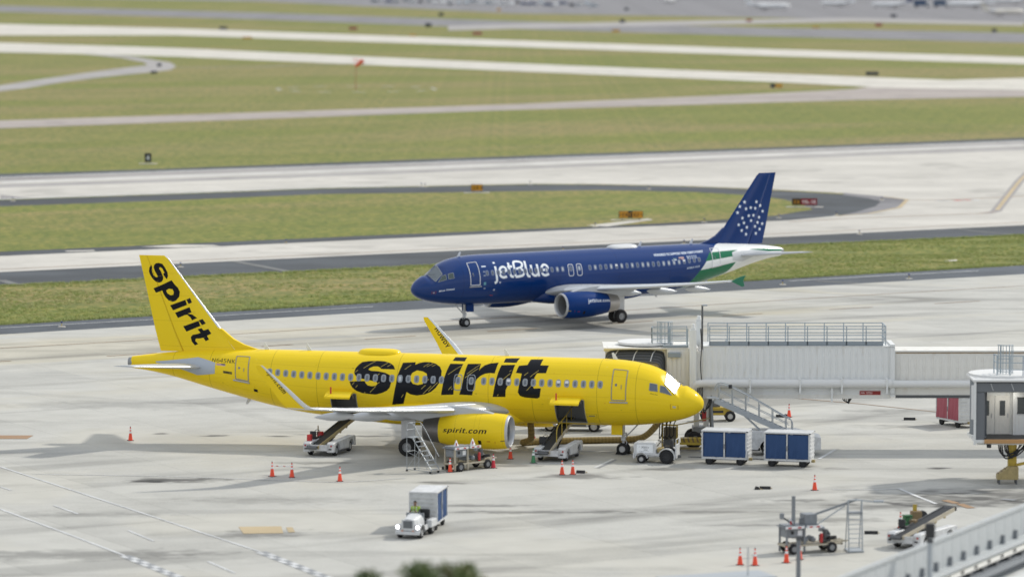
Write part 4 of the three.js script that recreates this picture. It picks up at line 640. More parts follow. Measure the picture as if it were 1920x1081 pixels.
airliner({
  label: 'yellow airliner with black lettering parked at the jet bridge, cargo doors open', at: [-2.718, -247.70], turn: -0.2591, side: 1, coat: 0.26, body: YELLOW, skinMap: spiritSkin, finMap: finSpirit, cargoOpen: true, sharklet: true,
  windows: WIN, windowPale: [16], windowHalf: [33, 34, 27], windowFrame: AIR.frame, cockpitGlass: AIR.glass, cockpitFrame: AIR.outline, doorLine: AIR.outline, sill: M.steel, handle: AIR.outline, exitLine: AIR.frame,
  wingletMat: [paint('#ffffff', wingletMap('spirit.com', 0.82)), paint('#ffffff', wingletMap('HOWDY', 1.05))], cowlMat: paint('#ffffff', cowlMap(YELLOW, 'spirit.com', 1.0, 1.60, 0.31, INK, { len: 3.1, font: 'italic bold', wide: 1.36 })), nozzle: AIR.hot, plate: mat([0.40, 0.44, 0.48], 0.4, 0.3), finEdge: AIR.wingLight, dome: [19.35, 22.15], domeMat: paint(YELLOW), blades: [5.4, 12.3, 25.2, 28.0], gearDoor: paint(YELLOW),
});

// ---------------------------------------------------------------- the blue airliner on the taxiway
const jetSkin = (() => {
  const W = 2048, H = 1024, [c, g] = canvas(W, H, NAVY), fx = (X) => (X / FL) * W;
  g.strokeStyle = 'rgba(4,10,40,0.5)'; g.lineWidth = 1; for (const X of [3.9, 6.3, 10.4, 13.2, 19.1, 24.3, 27.4]) { g.beginPath(); g.moveTo(fx(X), 0); g.lineTo(fx(X), H); g.stroke(); }
  for (const s of [-1, 1]) {
    const fy = (th) => (s * th / (2 * Math.PI) + 0.5) * H, area = (pts, col) => { poly(g, pts.flat(), fx, fy); g.fillStyle = col; g.fill(); };
    area([[30.8, 0], [29.9, 0.40], [27.26, 1.95], [25.6, 3.1416], [38, 3.1416], [38, 0]], '#e4e6e4'); area([[28.73, 0.96], [28.1, 1.38], [38, 1.38], [38, 0.96]], '#12704c'); area([[27.52, 1.77], [25.6, 3.1416], [30.2, 3.1416], [31.6, 1.80]], '#12704c');
    skinText(g, W, H, FL, 'HONORED TO SUPPORT NEW YORK\u2019S FINEST', s < 0 ? 22.95 : 27.7, 0.90, 0.25, s, '#eef1f4', { wide: 0.72 });
    skinText(g, W, H, FL, 'N531JL', s < 0 ? 26.2 : 27.6, 1.155, 0.30, s, '#eef1f4', { wide: 0.86, font: 'normal' }); skinText(g, W, H, FL, 'AIRBUS A320', s < 0 ? 26.05 : 27.7, 1.60, 0.15, s, '#d6dae2', { wide: 1.1 });
    airFlag(g, fx(25.35), s < 0 ? fy(1.16) : fy(1.02), fx(0.55), H * 0.14 / 6.283); g.fillStyle = '#e2e6ec'; g.fillRect(fx(24.6), s < 0 ? fy(1.16) : fy(1.12), fx(0.5), H * 0.04 / 6.283); g.fillStyle = '#8fa6a0'; g.fillRect(fx(24.75), s < 0 ? fy(1.11) : fy(1.06), fx(0.34), H * 0.05 / 6.283);
    skinText(g, W, H, FL, 'Blue Finest', s < 0 ? 1.75 : 3.2, 1.845, 0.17, s, '#f2f4f7', { font: 'italic bold', wide: 1.05 });
    // service marks by the forward door
    g.fillStyle = '#dfe6ee'; g.fillRect(fx(5.7), s < 0 ? fy(0.98) : fy(0.92), fx(0.42), H * 0.06 / 6.283); g.fillStyle = '#5e9aa8'; g.fillRect(fx(5.72), s < 0 ? fy(1.72) : fy(1.58), fx(0.22), H * 0.12 / 6.283); g.fillStyle = '#8d95a8'; for (const t of [1.16, 1.32, 1.84]) g.fillRect(fx(5.74), s < 0 ? fy(t + 0.05) : fy(t), fx(0.18), H * 0.06 / 6.283);
    g.strokeStyle = '#8a2a3a'; g.lineWidth = 2; g.strokeRect(fx(1.25), s < 0 ? fy(1.98) : fy(1.78), fx(0.3), H * 0.2 / 6.283); g.fillStyle = '#b9a9ad'; g.fillRect(fx(1.33), s < 0 ? fy(1.92) : fy(1.84), fx(0.14), H * 0.08 / 6.283); g.fillStyle = '#a33a35'; g.fillRect(fx(6.5), s < 0 ? fy(2.22) : fy(2.17), fx(0.3), 6); g.fillStyle = '#b8bccb'; g.fillRect(fx(6.7), s < 0 ? fy(1.98) : fy(1.88), fx(0.16), 12); g.fillRect(fx(7.2), s < 0 ? fy(1.68) : fy(1.6), fx(0.18), 11);
    if (s < 0) { // the big word, drawn as round-cornered strokes
      g.save(); g.setTransform(W / FL, 0, 0, -H / (4 * Math.PI), 0, H / 2); g.strokeStyle = '#eef2f4'; g.lineWidth = 0.21; g.lineJoin = 'round'; g.lineCap = 'butt';
      for (const L of JET_STROKES) { g.beginPath(); const n = L.length / 2, p = (k) => [L[k * 2], L[k * 2 + 1] * 2]; g.moveTo(...p(0)); if (n < 4) for (let k = 1; k < n; k++) g.lineTo(...p(k)); else { for (let k = 1; k < n - 1; k++) { const a = p(k), b = p(k + 1), m = k === n - 2 ? b : [(a[0] + b[0]) / 2, (a[1] + b[1]) / 2]; g.quadraticCurveTo(...a, ...m); } } g.stroke(); }
      g.restore();
    } else skinText(g, W, H, FL, 'jetBlue', 12.2, 1.5, 1.0, s, '#eef2f4');
  }
  return canvasTex(c);
})();
const finJet = (() => {
  const W = 1024, H = 716, [c, g] = canvas(W, H, NAVY), fx = (X) => ((X - 28) / 10) * W, fy = (U) => H - ((U - 5) / 7) * H, S = FIN_STARS[0]; g.fillStyle = '#e9edf2';
  for (let k = 0; k < S.length; k += 2) { g.beginPath(); for (let i = 0; i < 10; i++) { const a = (i / 10) * 2 * Math.PI - Math.PI / 2 + 0.1, r = (i % 2 ? 0.085 : 0.19) * W / 10; g[i ? 'lineTo' : 'moveTo'](fx(S[k]) + Math.cos(a) * r, fy(S[k + 1]) + Math.sin(a) * r); } g.closePath(); g.fill(); }
  return canvasTex(c);
})();
airliner({
  label: 'navy blue airliner with white lettering and starred tail taxiing behind the yellow one', at: [4.453, -332.46], turn: 3.7117, side: -1, coat: 0.75, body: NAVY, skinMap: jetSkin, finMap: finJet, cargoOpen: false, sharklet: false,
  windows: WIN.concat([6.1 - 0.0]).slice(0, -1), windowPale: [4, 5, 6, 7, 10, 11, 13, 15, 17, 20, 22, 24, 25, 27], windowHalf: [3, 16], windowFrame: mat([0.12, 0.16, 0.27], 0.5), cockpitGlass: AIR.glassGreen, cockpitFrame: AIR.frame, doorLine: AIR.whiteLine, sill: M.steel, handle: AIR.frame, exitLine: AIR.whiteLine,
  fence: mat([0.012, 0.16, 0.085], 0.4), cowlMat: paint('#ffffff', cowlMap(NAVY, 'jetblue.com', 2.05, 1.36, 0.30, '#e8ecf2', { len: 2.2, wide: 0.98 })), nozzle: AIR.hotLight, plate: mat([0.55, 0.57, 0.58], 0.4, 0.2), finEdge: paint(NAVY), dome: [19.2, 22.2], domeMat: mat([0.62, 0.63, 0.63], 0.4), blades: [4.3, 22.3, 27.6], gearDoor: paint(NAVY),
});
// ---------------------------------------------------------------- belt loaders
function beltLoader(label, pos, turn, o) {
  const t = thing('belt_loader', label, 'belt loader', pos, turn, o.group), body = [];
  // pontoon body with cut wheel arches, own x forward (towards the aircraft)
  for (const s of [-1, 1]) {
    const sh = new THREE.Shape(), z0 = s > 0 ? 0.56 : -0.98; sh.moveTo(-1.95, 0.30); sh.lineTo(-1.66, 0.30); sh.absarc(-1.2, 0.36, 0.44, Math.PI, 0, true); sh.lineTo(0.74, 0.30); sh.absarc(1.2, 0.36, 0.44, Math.PI, 0, true); sh.lineTo(1.95, 0.32); sh.lineTo(1.95, 0.86); sh.lineTo(1.75, 0.93); sh.lineTo(-1.8, 0.86); sh.lineTo(-1.95, 0.78); sh.closePath();
    const g = new THREE.ExtrudeGeometry(sh, { depth: 0.42, bevelEnabled: true, bevelThickness: 0.02, bevelSize: 0.02, bevelSegments: 1, curveSegments: 10 }); g.translate(0, 0, z0); body.push(g);
  }
  body.push(slab(-1.93, 0.42, -0.60, 1.9, 0.60, 0.60), slab(-1.97, 0.36, -0.62, -1.86, 0.72, 0.62));
  mesh('chassis', body, M.whitePaint, t);
  mesh('step_board', slab(-0.72, 0.24, 0.96, 0.72, 0.30, 1.06), M.darkSteel, t);
  for (const [x, z] of [[-1.2, -0.80], [-1.2, 0.80], [1.2, -0.80], [1.2, 0.80]]) wheel(t, 0.33, 0.24, x, 0.33, z, M.tyre, M.rimWhite, 0.58);
  for (const z of [-0.86, -0.70, 0.66, 0.84]) mesh('tail_lamp', new THREE.CylinderGeometry(0.055, 0.055, 0.04, 12).rotateZ(Math.PI / 2).translate(-1.99, 0.68, z), Math.abs(z) > 0.75 ? M.lampRed : M.lampClear, t);
  for (const z of [-0.82, 0.76]) mesh('tow_slot', slab(-2.0, 0.44, z - 0.09, -1.96, 0.52, z + 0.09), M.black, t);
  // conveyor
  const a = [-2.25, o.low, -0.34], b = [o.reach, o.high, -0.34], L = Math.hypot(b[0] - a[0], b[1] - a[1]), ang = Math.atan2(b[1] - a[1], b[0] - a[0]), boom = (g) => g.rotateZ(ang).translate((a[0] + b[0]) / 2, (a[1] + b[1]) / 2, -0.34);
  const conv = mesh('conveyor', [boom(box(L, 0.10, 0.60, 0, -0.10, 0)), boom(new THREE.CylinderGeometry(0.09, 0.09, 0.62, 12).rotateX(Math.PI / 2).translate(L / 2, -0.06, 0)), boom(new THREE.CylinderGeometry(0.09, 0.09, 0.62, 12).rotateX(Math.PI / 2).translate(-L / 2, -0.06, 0))], M.darkSteel, t);
  mesh('belt', boom(box(L, 0.02, 0.58, 0, -0.03, 0)), M.belt, conv);
  for (const s of [-1, 1]) mesh('side_rail', boom(box(L * 0.97, 0.20, 0.05, 0.05, -0.07, s * 0.36)), s > 0 ? o.railMat : M.darkSteel, conv);
  mesh('nose_bumper', boom(box(0.14, 0.22, 0.78, L / 2 + 0.1, -0.08, 0, 0.03)), M.rubber, conv);
  for (let k = 0; k < 5; k++) mesh('roller_bracket', boom(box(0.16, 0.09, 0.05, -L * 0.38 + k * L * 0.17, -0.2, 0.37)), M.sandPaint, conv);
  const mid = (f) => [lerp(a[0], b[0], f), lerp(a[1], b[1], f) - 0.18];
  for (const z of [-0.58, -0.10]) { const [x, y] = mid(0.62); mesh('lift_arm', rod([0.1, 0.6, z], [x, y, z], 0.05), M.black, t); } { const [x, y] = mid(0.5); mesh('lift_ram', rod([-0.3, 0.6, -0.34], [x, y, -0.34], 0.06), M.steel, t); }
  // engine cover, seat, wheel and controls on the left pontoon
  mesh('seat', [box(0.42, 0.10, 0.40, -0.55, 0.98, -0.80, 0.03), box(0.10, 0.42, 0.40, -0.78, 1.2, -0.80, 0.03)], M.black, t); mesh('steering_wheel', new THREE.TorusGeometry(0.17, 0.02, 6, 18).rotateY(Math.PI / 2).rotateZ(-0.6).translate(-0.1, 1.28, -0.80), M.black, t); mesh('steering_column', rod([0.12, 0.9, -0.8], [-0.1, 1.28, -0.8], 0.03), M.black, t);
  mesh('control_box', box(0.34, 0.36, 0.32, 0.5, 1.06, -0.82, 0.02), o.boxMat, t);
  if (o.extinguisher) mesh('fuel_can', box(0.30, 0.42, 0.26, -1.35, 1.06, -0.82, 0.03), M.redPaint, t);
  if (o.roll) mesh('hose_reel', new THREE.TorusGeometry(0.20, 0.035, 6, 18).rotateY(0.4).translate(0.25, 1.42, -0.86), M.brown, t);
  if (o.handrail) {
    const P0 = (f, h) => [lerp(a[0], b[0], f), lerp(a[1], b[1], f) + h, 0.06]; mesh('handrail', pipe([P0(0.26, 0.02), P0(0.27, 0.78), P0(0.31, 0.9), P0(0.6, 0.9), P0(0.93, 0.9), P0(0.955, 0.78), P0(0.96, 0.02)], 0.032, 40, 6), M.yellowPaint, t);
    for (const f of [0.45, 0.62, 0.79]) mesh('rail_post', rod(P0(f, 0), P0(f, 0.9), 0.025), M.yellowPaint, t);
  }
  return t;
}
beltLoader('white belt loader with black conveyor waiting below the rear cargo hold', [-11.3, 0, -246.0], 1.256, { low: 0.62, high: 1.66, reach: 4.2, railMat: M.sandPaint, boxMat: M.redPaint, extinguisher: true, roll: true, group: 'belt loaders on the apron' });
beltLoader('white belt loader with yellow handrail reaching into the forward cargo hold', [2.85, 0, -243.35], 1.279, { low: 0.62, high: 2.22, reach: 4.0, railMat: M.cream, boxMat: M.darkSteel, handrail: true, group: 'belt loaders on the apron' });
beltLoader('blurred white belt loader with cream side rail beside the near walkway', [...at(1730, 1022)], 0.95, { low: 0.7, high: 1.6, reach: 3.4, railMat: M.cream, boxMat: M.brown, group: 'belt loaders on the apron' });
{ // what lies and stands around the near loader
  const [x, , z] = at(1702, 994); const b = thing('waste_bin', 'dark green bin standing behind the near belt loader', 'bin', [x, 0, z], 0.3); mesh('bin_body', box(0.42, 0.78, 0.42, 0, 0.39, 0, 0.04), mat([0.015, 0.12, 0.03], 0.6), b); mesh('lid', box(0.46, 0.06, 0.46, 0, 0.81, 0, 0.02), mat([0.012, 0.10, 0.03], 0.6), b);
  const [x2, , z2] = at(1718, 990), e = thing('equipment_crate', 'brown crate with a black reel behind the near belt loader', 'crate', [x2, 0, z2], 0.2); mesh('crate_body', box(0.55, 0.95, 0.5, 0, 0.48, 0, 0.05), M.brown, e); mesh('reel', new THREE.CylinderGeometry(0.24, 0.24, 0.3, 16).rotateX(Math.PI / 2).translate(0.36, 0.72, 0), M.black, e); mesh('flag', slab(-0.18, 0.96, -0.02, 0.04, 1.3, 0.02), M.yellowPaint, e);
}

// ---------------------------------------------------------------- baggage carts
const curtain = mat([0.022, 0.062, 0.165], 0.75), curtainRed = mat([0.36, 0.095, 0.12], 0.75);
function clothGeo(w, h, seed) { return gridGeo(16, 10, (i, j) => { const u = i / 16, v = j / 10; return [(u - 0.5) * w, (0.5 - v) * h, 0.055 * (fbm(u * 4 + seed * 7, v * 1.6 + seed, 3) - 0.5) * 2.6 + 0.026 * Math.sin(u * 22 + seed + v * 2) * (0.3 + v)]; }); }
function bagCart(label, pos, turn, o = {}) {
  const L = 2.8, W = 1.5, y0 = 0.50, y1 = 2.02, t = thing('baggage_cart', label, 'baggage cart', pos, turn, o.group), cm = o.cloth ?? curtain;
  mesh('deck', [slab(-L / 2, y0 - 0.12, -W / 2, L / 2, y0, W / 2), slab(-L / 2 + 0.2, y0 - 0.22, -0.3, L / 2 - 0.2, y0 - 0.12, 0.3)], M.whitePaint, t);
  mesh('roof', [slab(-L / 2 - 0.03, y1, -W / 2 - 0.03, L / 2 + 0.03, y1 + 0.10, W / 2 + 0.03, 0.03)], M.whitePaint, t);
  for (const s of [-1, 1]) {
    mesh('end_wall', slab(s * (L / 2 - 0.03) - 0.03, y0, -W / 2, s * (L / 2 - 0.03) + 0.03, y1, W / 2), M.whitePaint, t);
    for (let k = 0; k < 6; k++) mesh('end_rib', slab(s * (L / 2 + 0.018) - 0.018, y0 + 0.10 + k * 0.235, -W / 2 + 0.06, s * (L / 2 + 0.018) + 0.018, y0 + 0.21 + k * 0.235, W / 2 - 0.06), M.whitePaint, t);
    for (const x of [-L / 2 + 0.05, 0, L / 2 - 0.05]) mesh('post', slab(x - 0.04, y0, s * W / 2 - 0.03, x + 0.04, y1, s * W / 2 + 0.03), M.whitePaint, t);
    for (const x of [-L / 4, L / 4]) { const c = mesh('curtain', clothGeo(L / 2 - 0.14, y1 - y0 - 0.06, x + s * 3 + (o.seed ?? 0)), cm, t); c.position.set(x, (y0 + y1) / 2 - 0.02, s * (W / 2 - 0.015)); }
    mesh('curtain_latch', slab(-0.02, 1.0, s * (W / 2 + 0.035) - 0.01, 0.02, 1.32, s * (W / 2 + 0.035) + 0.01), M.darkSteel, t);
  }
  for (const s of [-1, 1]) { mesh('axle', [rod([s * 0.95, 0.24, -0.6], [s * 0.95, 0.24, 0.6], 0.04), slab(s * 0.95 - 0.22, 0.24, -0.5, s * 0.95 + 0.22, 0.36, 0.5)], M.darkSteel, t); for (const z of [-0.58, 0.58]) wheel(t, 0.24, 0.17, s * 0.95, 0.24, z, M.tyre, M.black, 0.5); }
  mesh('drawbar', [bar([-L / 2 + 0.1, 0.34, 0], [-L / 2 - (o.barLen ?? 0.85), 0.36, 0], 0.07, 0.06), new THREE.TorusGeometry(0.07, 0.02, 6, 14).rotateX(Math.PI / 2).translate(-L / 2 - (o.barLen ?? 0.85) - 0.05, 0.36, 0)], o.bar ?? M.darkSteel, t); mesh('hitch', box(0.22, 0.16, 0.24, L / 2 + 0.08, 0.34, 0, 0.02), M.sandPaint, t);
  for (const z of [-W / 2, W / 2]) mesh('corner_bumper', box(0.10, 0.06, 0.12, L / 2, y1 + 0.05, z, 0.01), M.black, t);
  return t;
}
const cartYaw = -0.245;
bagCart('white baggage cart with blue curtains directly behind the white tractor', [13.02, 0, -240.75], cartYaw, { seed: 1, group: 'baggage carts with blue curtains' });
bagCart('white baggage cart with blue curtains, last of the pair, beside a painted line', [16.75, 0, -239.80], cartYaw, { seed: 5, group: 'baggage carts with blue curtains' });
bagCart('white baggage cart with dark red curtains standing alone below the bridge tunnel', [29.14, 0, -259.8], -1.1, { cloth: curtainRed, seed: 9, bar: M.yellowPaint });

// ---------------------------------------------------------------- white tractor in front of the carts
{
  const t = thing('tow_tractor', 'small white tow tractor with big black rear tyres pulling blue carts', 'tractor', [8.78, 0, -241.35], Math.PI + cartYaw + 0.03);
  const hood = (z0, d) => { const sh = new THREE.Shape(); sh.moveTo(1.28, 0.46); sh.lineTo(1.28, 1.12); sh.quadraticCurveTo(1.27, 1.25, 1.12, 1.26); sh.lineTo(0.10, 1.27); sh.lineTo(-0.02, 1.22); sh.lineTo(-0.02, 0.55); sh.closePath(); return new THREE.ExtrudeGeometry(sh, { depth: d, bevelEnabled: true, bevelThickness: 0.05, bevelSize: 0.03, bevelSegments: 3 }).translate(0, 0, z0); };
  const [c, g] = canvas(512, 256, '#e8ebec'); g.fillStyle = '#4a4e50'; g.font = 'bold 62px serif'; g.textAlign = 'center'; g.fillText('STREET', 270, 120); g.fillText('TUG', 280, 190); g.fillRect(60, 205, 330, 5); g.fillRect(70, 70, 40, 8); g.fillRect(150, 60, 190, 8);
  const labelMat = mat('#ffffff', 0.45, 0, { map: canvasTex(c) });
  mesh('hood', hood(-0.46, 0.92), M.whitePaint, t); for (const s of [-1, 1]) { const p = mesh('hood_panel', new THREE.PlaneGeometry(1.0, 0.5), labelMat, t); p.position.set(0.62, 0.90, s * 0.518); if (s < 0) p.rotation.y = Math.PI; }
  mesh('chassis', [slab(-1.25, 0.40, -0.42, 1.2, 0.56, 0.42), slab(-1.25, 0.50, -0.62, 0.2, 0.60, 0.62)], M.whitePaint, t); mesh('front_bumper', slab(1.24, 0.28, -0.60, 1.34, 0.64, 0.60, 0.02), M.whitePaint, t);
  for (const s of [-1, 1]) { const sh = new THREE.Shape(); sh.absarc(0.82, 0.30, 0.40, 0.1, Math.PI - 0.1, false); sh.absarc(0.82, 0.30, 0.36, Math.PI - 0.1, 0.1, true); mesh('front_fender', new THREE.ExtrudeGeometry(sh, { depth: 0.26, bevelEnabled: false }).translate(0, 0, s > 0 ? 0.42 : -0.68), M.whitePaint, t); }
  for (const s of [-1, 1]) { const sh = new THREE.Shape(); sh.absarc(-0.74, 0.44, 0.52, 0.0, Math.PI + 0.3, false); sh.absarc(-0.74, 0.44, 0.47, Math.PI + 0.3, 0.0, true); mesh('rear_fender', new THREE.ExtrudeGeometry(sh, { depth: 0.34, bevelEnabled: false, curveSegments: 16 }).translate(0, 0, s > 0 ? 0.40 : -0.74), M.whitePaint, t); wheel(t, 0.44, 0.30, -0.74, 0.44, s * 0.57, M.tyre, M.black, 0.55); wheel(t, 0.27, 0.20, 0.82, 0.27, s * 0.55, M.tyre, M.rimWhite, 0.5); }
  mesh('seat', [box(0.42, 0.12, 0.5, -0.72, 0.98, 0, 0.03), box(0.12, 0.5, 0.5, -0.98, 1.2, 0, 0.04)], M.black, t); mesh('steering_wheel', new THREE.TorusGeometry(0.19, 0.02, 6, 20).rotateX(Math.PI / 2).rotateZ(0.5).translate(-0.28, 1.30, 0), M.black, t); mesh('steering_column', rod([-0.05, 1.0, 0], [-0.28, 1.30, 0], 0.03), M.darkSteel, t);
  mesh('engine_block', [box(0.34, 0.26, 0.5, -0.25, 0.78, 0, 0.03), new THREE.CylinderGeometry(0.11, 0.11, 0.2, 14).rotateX(Math.PI / 2).translate(-0.32, 0.80, 0.42)], M.sandPaint, t); mesh('rear_plate', slab(-1.34, 0.36, -0.6, -1.26, 1.18, 0.6, 0.015), M.whitePaint, t);
  mesh('rear_rail', [rod([-1.3, 1.1, -0.55], [-1.3, 1.5, -0.5], 0.025), rod([-1.3, 1.5, -0.5], [-1.3, 1.5, 0.5], 0.025), rod([-1.3, 1.1, 0.55], [-1.3, 1.5, 0.5], 0.025)], M.whitePaint, t); mesh('hitch', box(0.22, 0.18, 0.16, -1.42, 0.42, 0, 0.02), M.darkSteel, t);
  for (const s of [-1, 1]) mesh('headlamp', new THREE.CylinderGeometry(0.08, 0.08, 0.05, 14).rotateZ(Math.PI / 2).translate(1.33, 0.95, s * 0.33), M.lampClear, t);
  // grey-brown cable unit with its yellow frame behind the tractor
  const u = thing('cable_unit', 'brown cabinet in a yellow frame with black power cables under the nose', 'cabinet', [...at(1258, 846)], -0.25);
  mesh('cabinet', box(0.80, 0.75, 0.6, 0, 1.15, 0, 0.03), mat([0.17, 0.15, 0.11], 0.7), u); mesh('skid', [slab(-0.55, 0.0, -0.4, 0.55, 0.12, 0.4), slab(-0.42, 0.12, -0.3, 0.42, 0.77, 0.3)], M.darkSteel, u); for (const x of [-0.47, 0.47]) mesh('frame_post', slab(x - 0.04, 0.1, 0.30, x + 0.04, 1.72, 0.38), M.yellowPaint, u); mesh('frame_beam', slab(-0.5, 1.64, 0.31, 0.5, 1.74, 0.39), M.yellowPaint, u);
  for (const [a, b, d] of [[-0.75, -0.5, 0.35], [-0.55, -0.2, 0.2], [-0.35, 0.0, 0.3], [-0.1, 0.25, 0.15]]) mesh('power_cable', pipe([[a, 1.98, -0.3], [a + 0.02, 1.5, -0.1], [lerp(a, b, 0.5), 0.95 - d * 0.4, 0.42], [b, 1.1, 0.42], [b + 0.02, 1.75, 0.36], [b + 0.1, 1.98, 0.1]], 0.035, 26, 6), M.rubber, u);
  mesh('reach_pole', bar([0.4, 1.7, 0.35], [2.1, 1.95, -1.6], 0.06, 0.06), M.sandPaint, u); mesh('low_pole', bar([0.3, 0.55, 0.3], [2.1, 0.5, -0.3], 0.12, 0.14), M.yellowPaint, u);
}

// ---------------------------------------------------------------- rolling maintenance steps, equipment trolley
{
  const t = thing('rolling_steps', 'grey tubular rolling steps standing beside the yellow engine', 'steps', [-5.25, 0, -236.9], -0.69), S7 = 7, w = 0.36;
  for (let k = 0; k < S7; k++) mesh('step', slab(0.75 - k * 0.2, 0.24 + k * 0.262, -w, 0.95 - k * 0.2, 0.265 + k * 0.262, w), M.galv, t);
  mesh('platform', slab(-1.1, 2.04, -w, -0.55, 2.07, w), M.galv, t);
  for (const s of [-1, 1]) {
    mesh('stringer', bar([0.9, 0.2, s * w], [-0.6, 2.05, s * w], 0.03, 0.05), M.galv, t); mesh('leg', rod([-1.05, 0.1, s * w], [-1.05, 2.9, s * w], 0.018), M.galv, t); mesh('leg', rod([-0.1, 0.12, s * w], [-0.1, 1.4, s * w], 0.016), M.galv, t); mesh('brace', rod([-1.05, 0.2, s * w], [-0.1, 1.3, s * w], 0.013), M.galv, t); mesh('brace', rod([-1.05, 1.2, s * w], [-0.1, 0.9, s * w], 0.013), M.galv, t); mesh('base_rail', rod([-1.1, 0.14, s * w], [0.95, 0.14, s * w], 0.018), M.galv, t);
    mesh('handrail', pipe([[0.85, 1.0, s * w], [-0.5, 2.85, s * w], [-0.62, 2.92, s * w], [-1.05, 2.92, s * w]], 0.018, 20, 6), M.galv, t); mesh('rail_post', rod([0.62, 0.55, s * w], [0.62, 1.3, s * w], 0.014), M.galv, t); mesh('rail_post', rod([-0.56, 2.05, s * w], [-0.56, 2.9, s * w], 0.014), M.galv, t);
    for (const x of [-1.05, 0.8]) mesh('caster', new THREE.CylinderGeometry(0.07, 0.07, 0.05, 12).rotateX(Math.PI / 2).translate(x, 0.07, s * w), M.rubber, t);
  }
  for (const y of [0.14, 1.2, 2.5, 2.9]) mesh('cross_rail', rod([-1.05, y, -w], [-1.05, y, w], 0.016), M.galv, t);
}
function trolley(label, pos, turn, o = {}) {
  const t = thing('equipment_trolley', label, 'trolley', pos, turn);
  mesh('frame', [slab(-1.5, 0.42, -0.55, 1.7, 0.50, -0.45), slab(-1.5, 0.42, 0.45, 1.7, 0.50, 0.55), slab(-1.5, 0.40, -0.55, -1.4, 0.5, 0.55), slab(1.6, 0.40, -0.55, 1.72, 0.5, 0.55), slab(-1.4, 0.44, -0.45, 1.6, 0.47, 0.45)], M.cream, t);
  for (const [x, z] of [[-1.05, -0.52], [-1.05, 0.52], [1.1, -0.52], [1.1, 0.52]]) wheel(t, 0.29, 0.18, x, 0.29, z, M.tyre, M.rimGrey, 0.5);
  for (const [x, z] of [[-1.42, -0.45], [-1.42, 0.45], [-0.42, 0.45], [-0.42, -0.45]]) mesh('cabinet_post', slab(x - 0.045, 0.08, z - 0.045, x + 0.045, 1.36, z + 0.045), o.post ?? M.cream, t);
  mesh('cabinet', box(1.0, 0.46, 0.86, -0.92, 1.10, 0, 0.03), M.greyPaint, t); mesh('cabinet_dial', new THREE.CylinderGeometry(0.09, 0.09, 0.03, 14).rotateX(Math.PI / 2).translate(-1.1, 1.14, 0.445), M.black, t); mesh('notice', slab(-0.80, 0.98, 0.435, -0.55, 1.25, 0.445), M.reflect, t);
  mesh('canopy', [slab(-1.55, 1.38, -0.6, 0.5, 1.43, 0.6), slab(-1.5, 1.43, -0.4, -0.2, 1.52, 0.4)], M.greyPaint, t); mesh('canopy_stripe', [slab(-1.56, 1.36, 0.6, -0.5, 1.50, 0.63)], M.reflect, t); mesh('canopy_stripe', [slab(-0.35, 1.36, 0.6, 0.5, 1.50, 0.63)], M.reflect, t); for (const x of [-1.3, -0.75, -0.1, 0.3]) mesh('red_mark', slab(x - 0.12, 1.385, 0.632, x + 0.06, 1.46, 0.638), M.redPaint, t);
  for (const x of [-1.1, 0.2]) { const s = mesh('warning_board', new THREE.CylinderGeometry(0.02, 0.24, 0.42, 4, 1).scale(1, 1, 0.12).translate(x, 1.68, 0.2), M.reflect, t); mesh('board_mark', slab(x - 0.04, 1.54, 0.235, x + 0.04, 1.72, 0.245), M.redPaint, s); }
  for (const [x, m] of [[-0.1, M.greyPaint], [0.12, M.greyPaint]]) mesh('air_tank', new THREE.CapsuleGeometry(0.16, 0.5, 4, 12).rotateX(Math.PI / 2).translate(x * 2 - 0.1, 0.72, 0), m, t);
  mesh('extinguisher', new THREE.CapsuleGeometry(0.085, 0.36, 4, 10).translate(0.55, 0.78, 0.40), M.redPaint, t); mesh('pump_motor', [box(0.5, 0.36, 0.5, 0.95, 0.70, -0.05, 0.05), new THREE.CylinderGeometry(0.13, 0.13, 0.42, 14).translate(0.85, 1.0, 0.2), new THREE.CylinderGeometry(0.09, 0.09, 0.3, 12).rotateZ(0.6).translate(1.15, 0.98, -0.1)], M.darkSteel, t); mesh('intake_filter', new THREE.CylinderGeometry(0.17, 0.17, 0.24, 16).translate(0.80, 1.18, -0.12), M.galv, t);
  mesh('hose_coil', [new THREE.TorusGeometry(0.22, 0.04, 7, 20).rotateX(1.2).translate(1.2, 0.78, 0.3), new THREE.TorusGeometry(0.24, 0.04, 7, 20).rotateX(1.35).translate(1.2, 0.70, 0.28)], M.rubber, t); for (const z of [-0.3, 0, 0.32]) mesh('ladder_rung', rod([1.3, 0.56, z], [1.95, 0.60, z], 0.025), M.cream, t); mesh('drawbar', bar([1.6, 0.45, 0], [2.3, 0.52, 0], 0.08, 0.06), M.cream, t);
  return t;
}
trolley('cluttered grey equipment trolley with warning boards below the yellow engine', [-2.65, 0, -238.15], 0.73);
{
  const t = trolley('blurred grey equipment trolley with mast beside the near ladder stand', [...at(1516, 1035)], 0.35, { post: M.greyPaint });
  mesh('mast', box(0.16, 2.2, 0.16, -0.9, 1.9, 0.1, 0.02), M.greyPaint, t); mesh('pump_cover', box(0.7, 0.6, 0.7, 0.0, 1.75, 0, 0.05), M.greyPaint, t); mesh('crank_arm', bar([-1.5, 1.9, 0.2], [-0.9, 1.5, 0.2], 0.08, 0.08), M.darkSteel, t); mesh('crank_head', box(0.2, 0.3, 0.2, -1.6, 2.0, 0.2, 0.04), M.greyPaint, t);
}
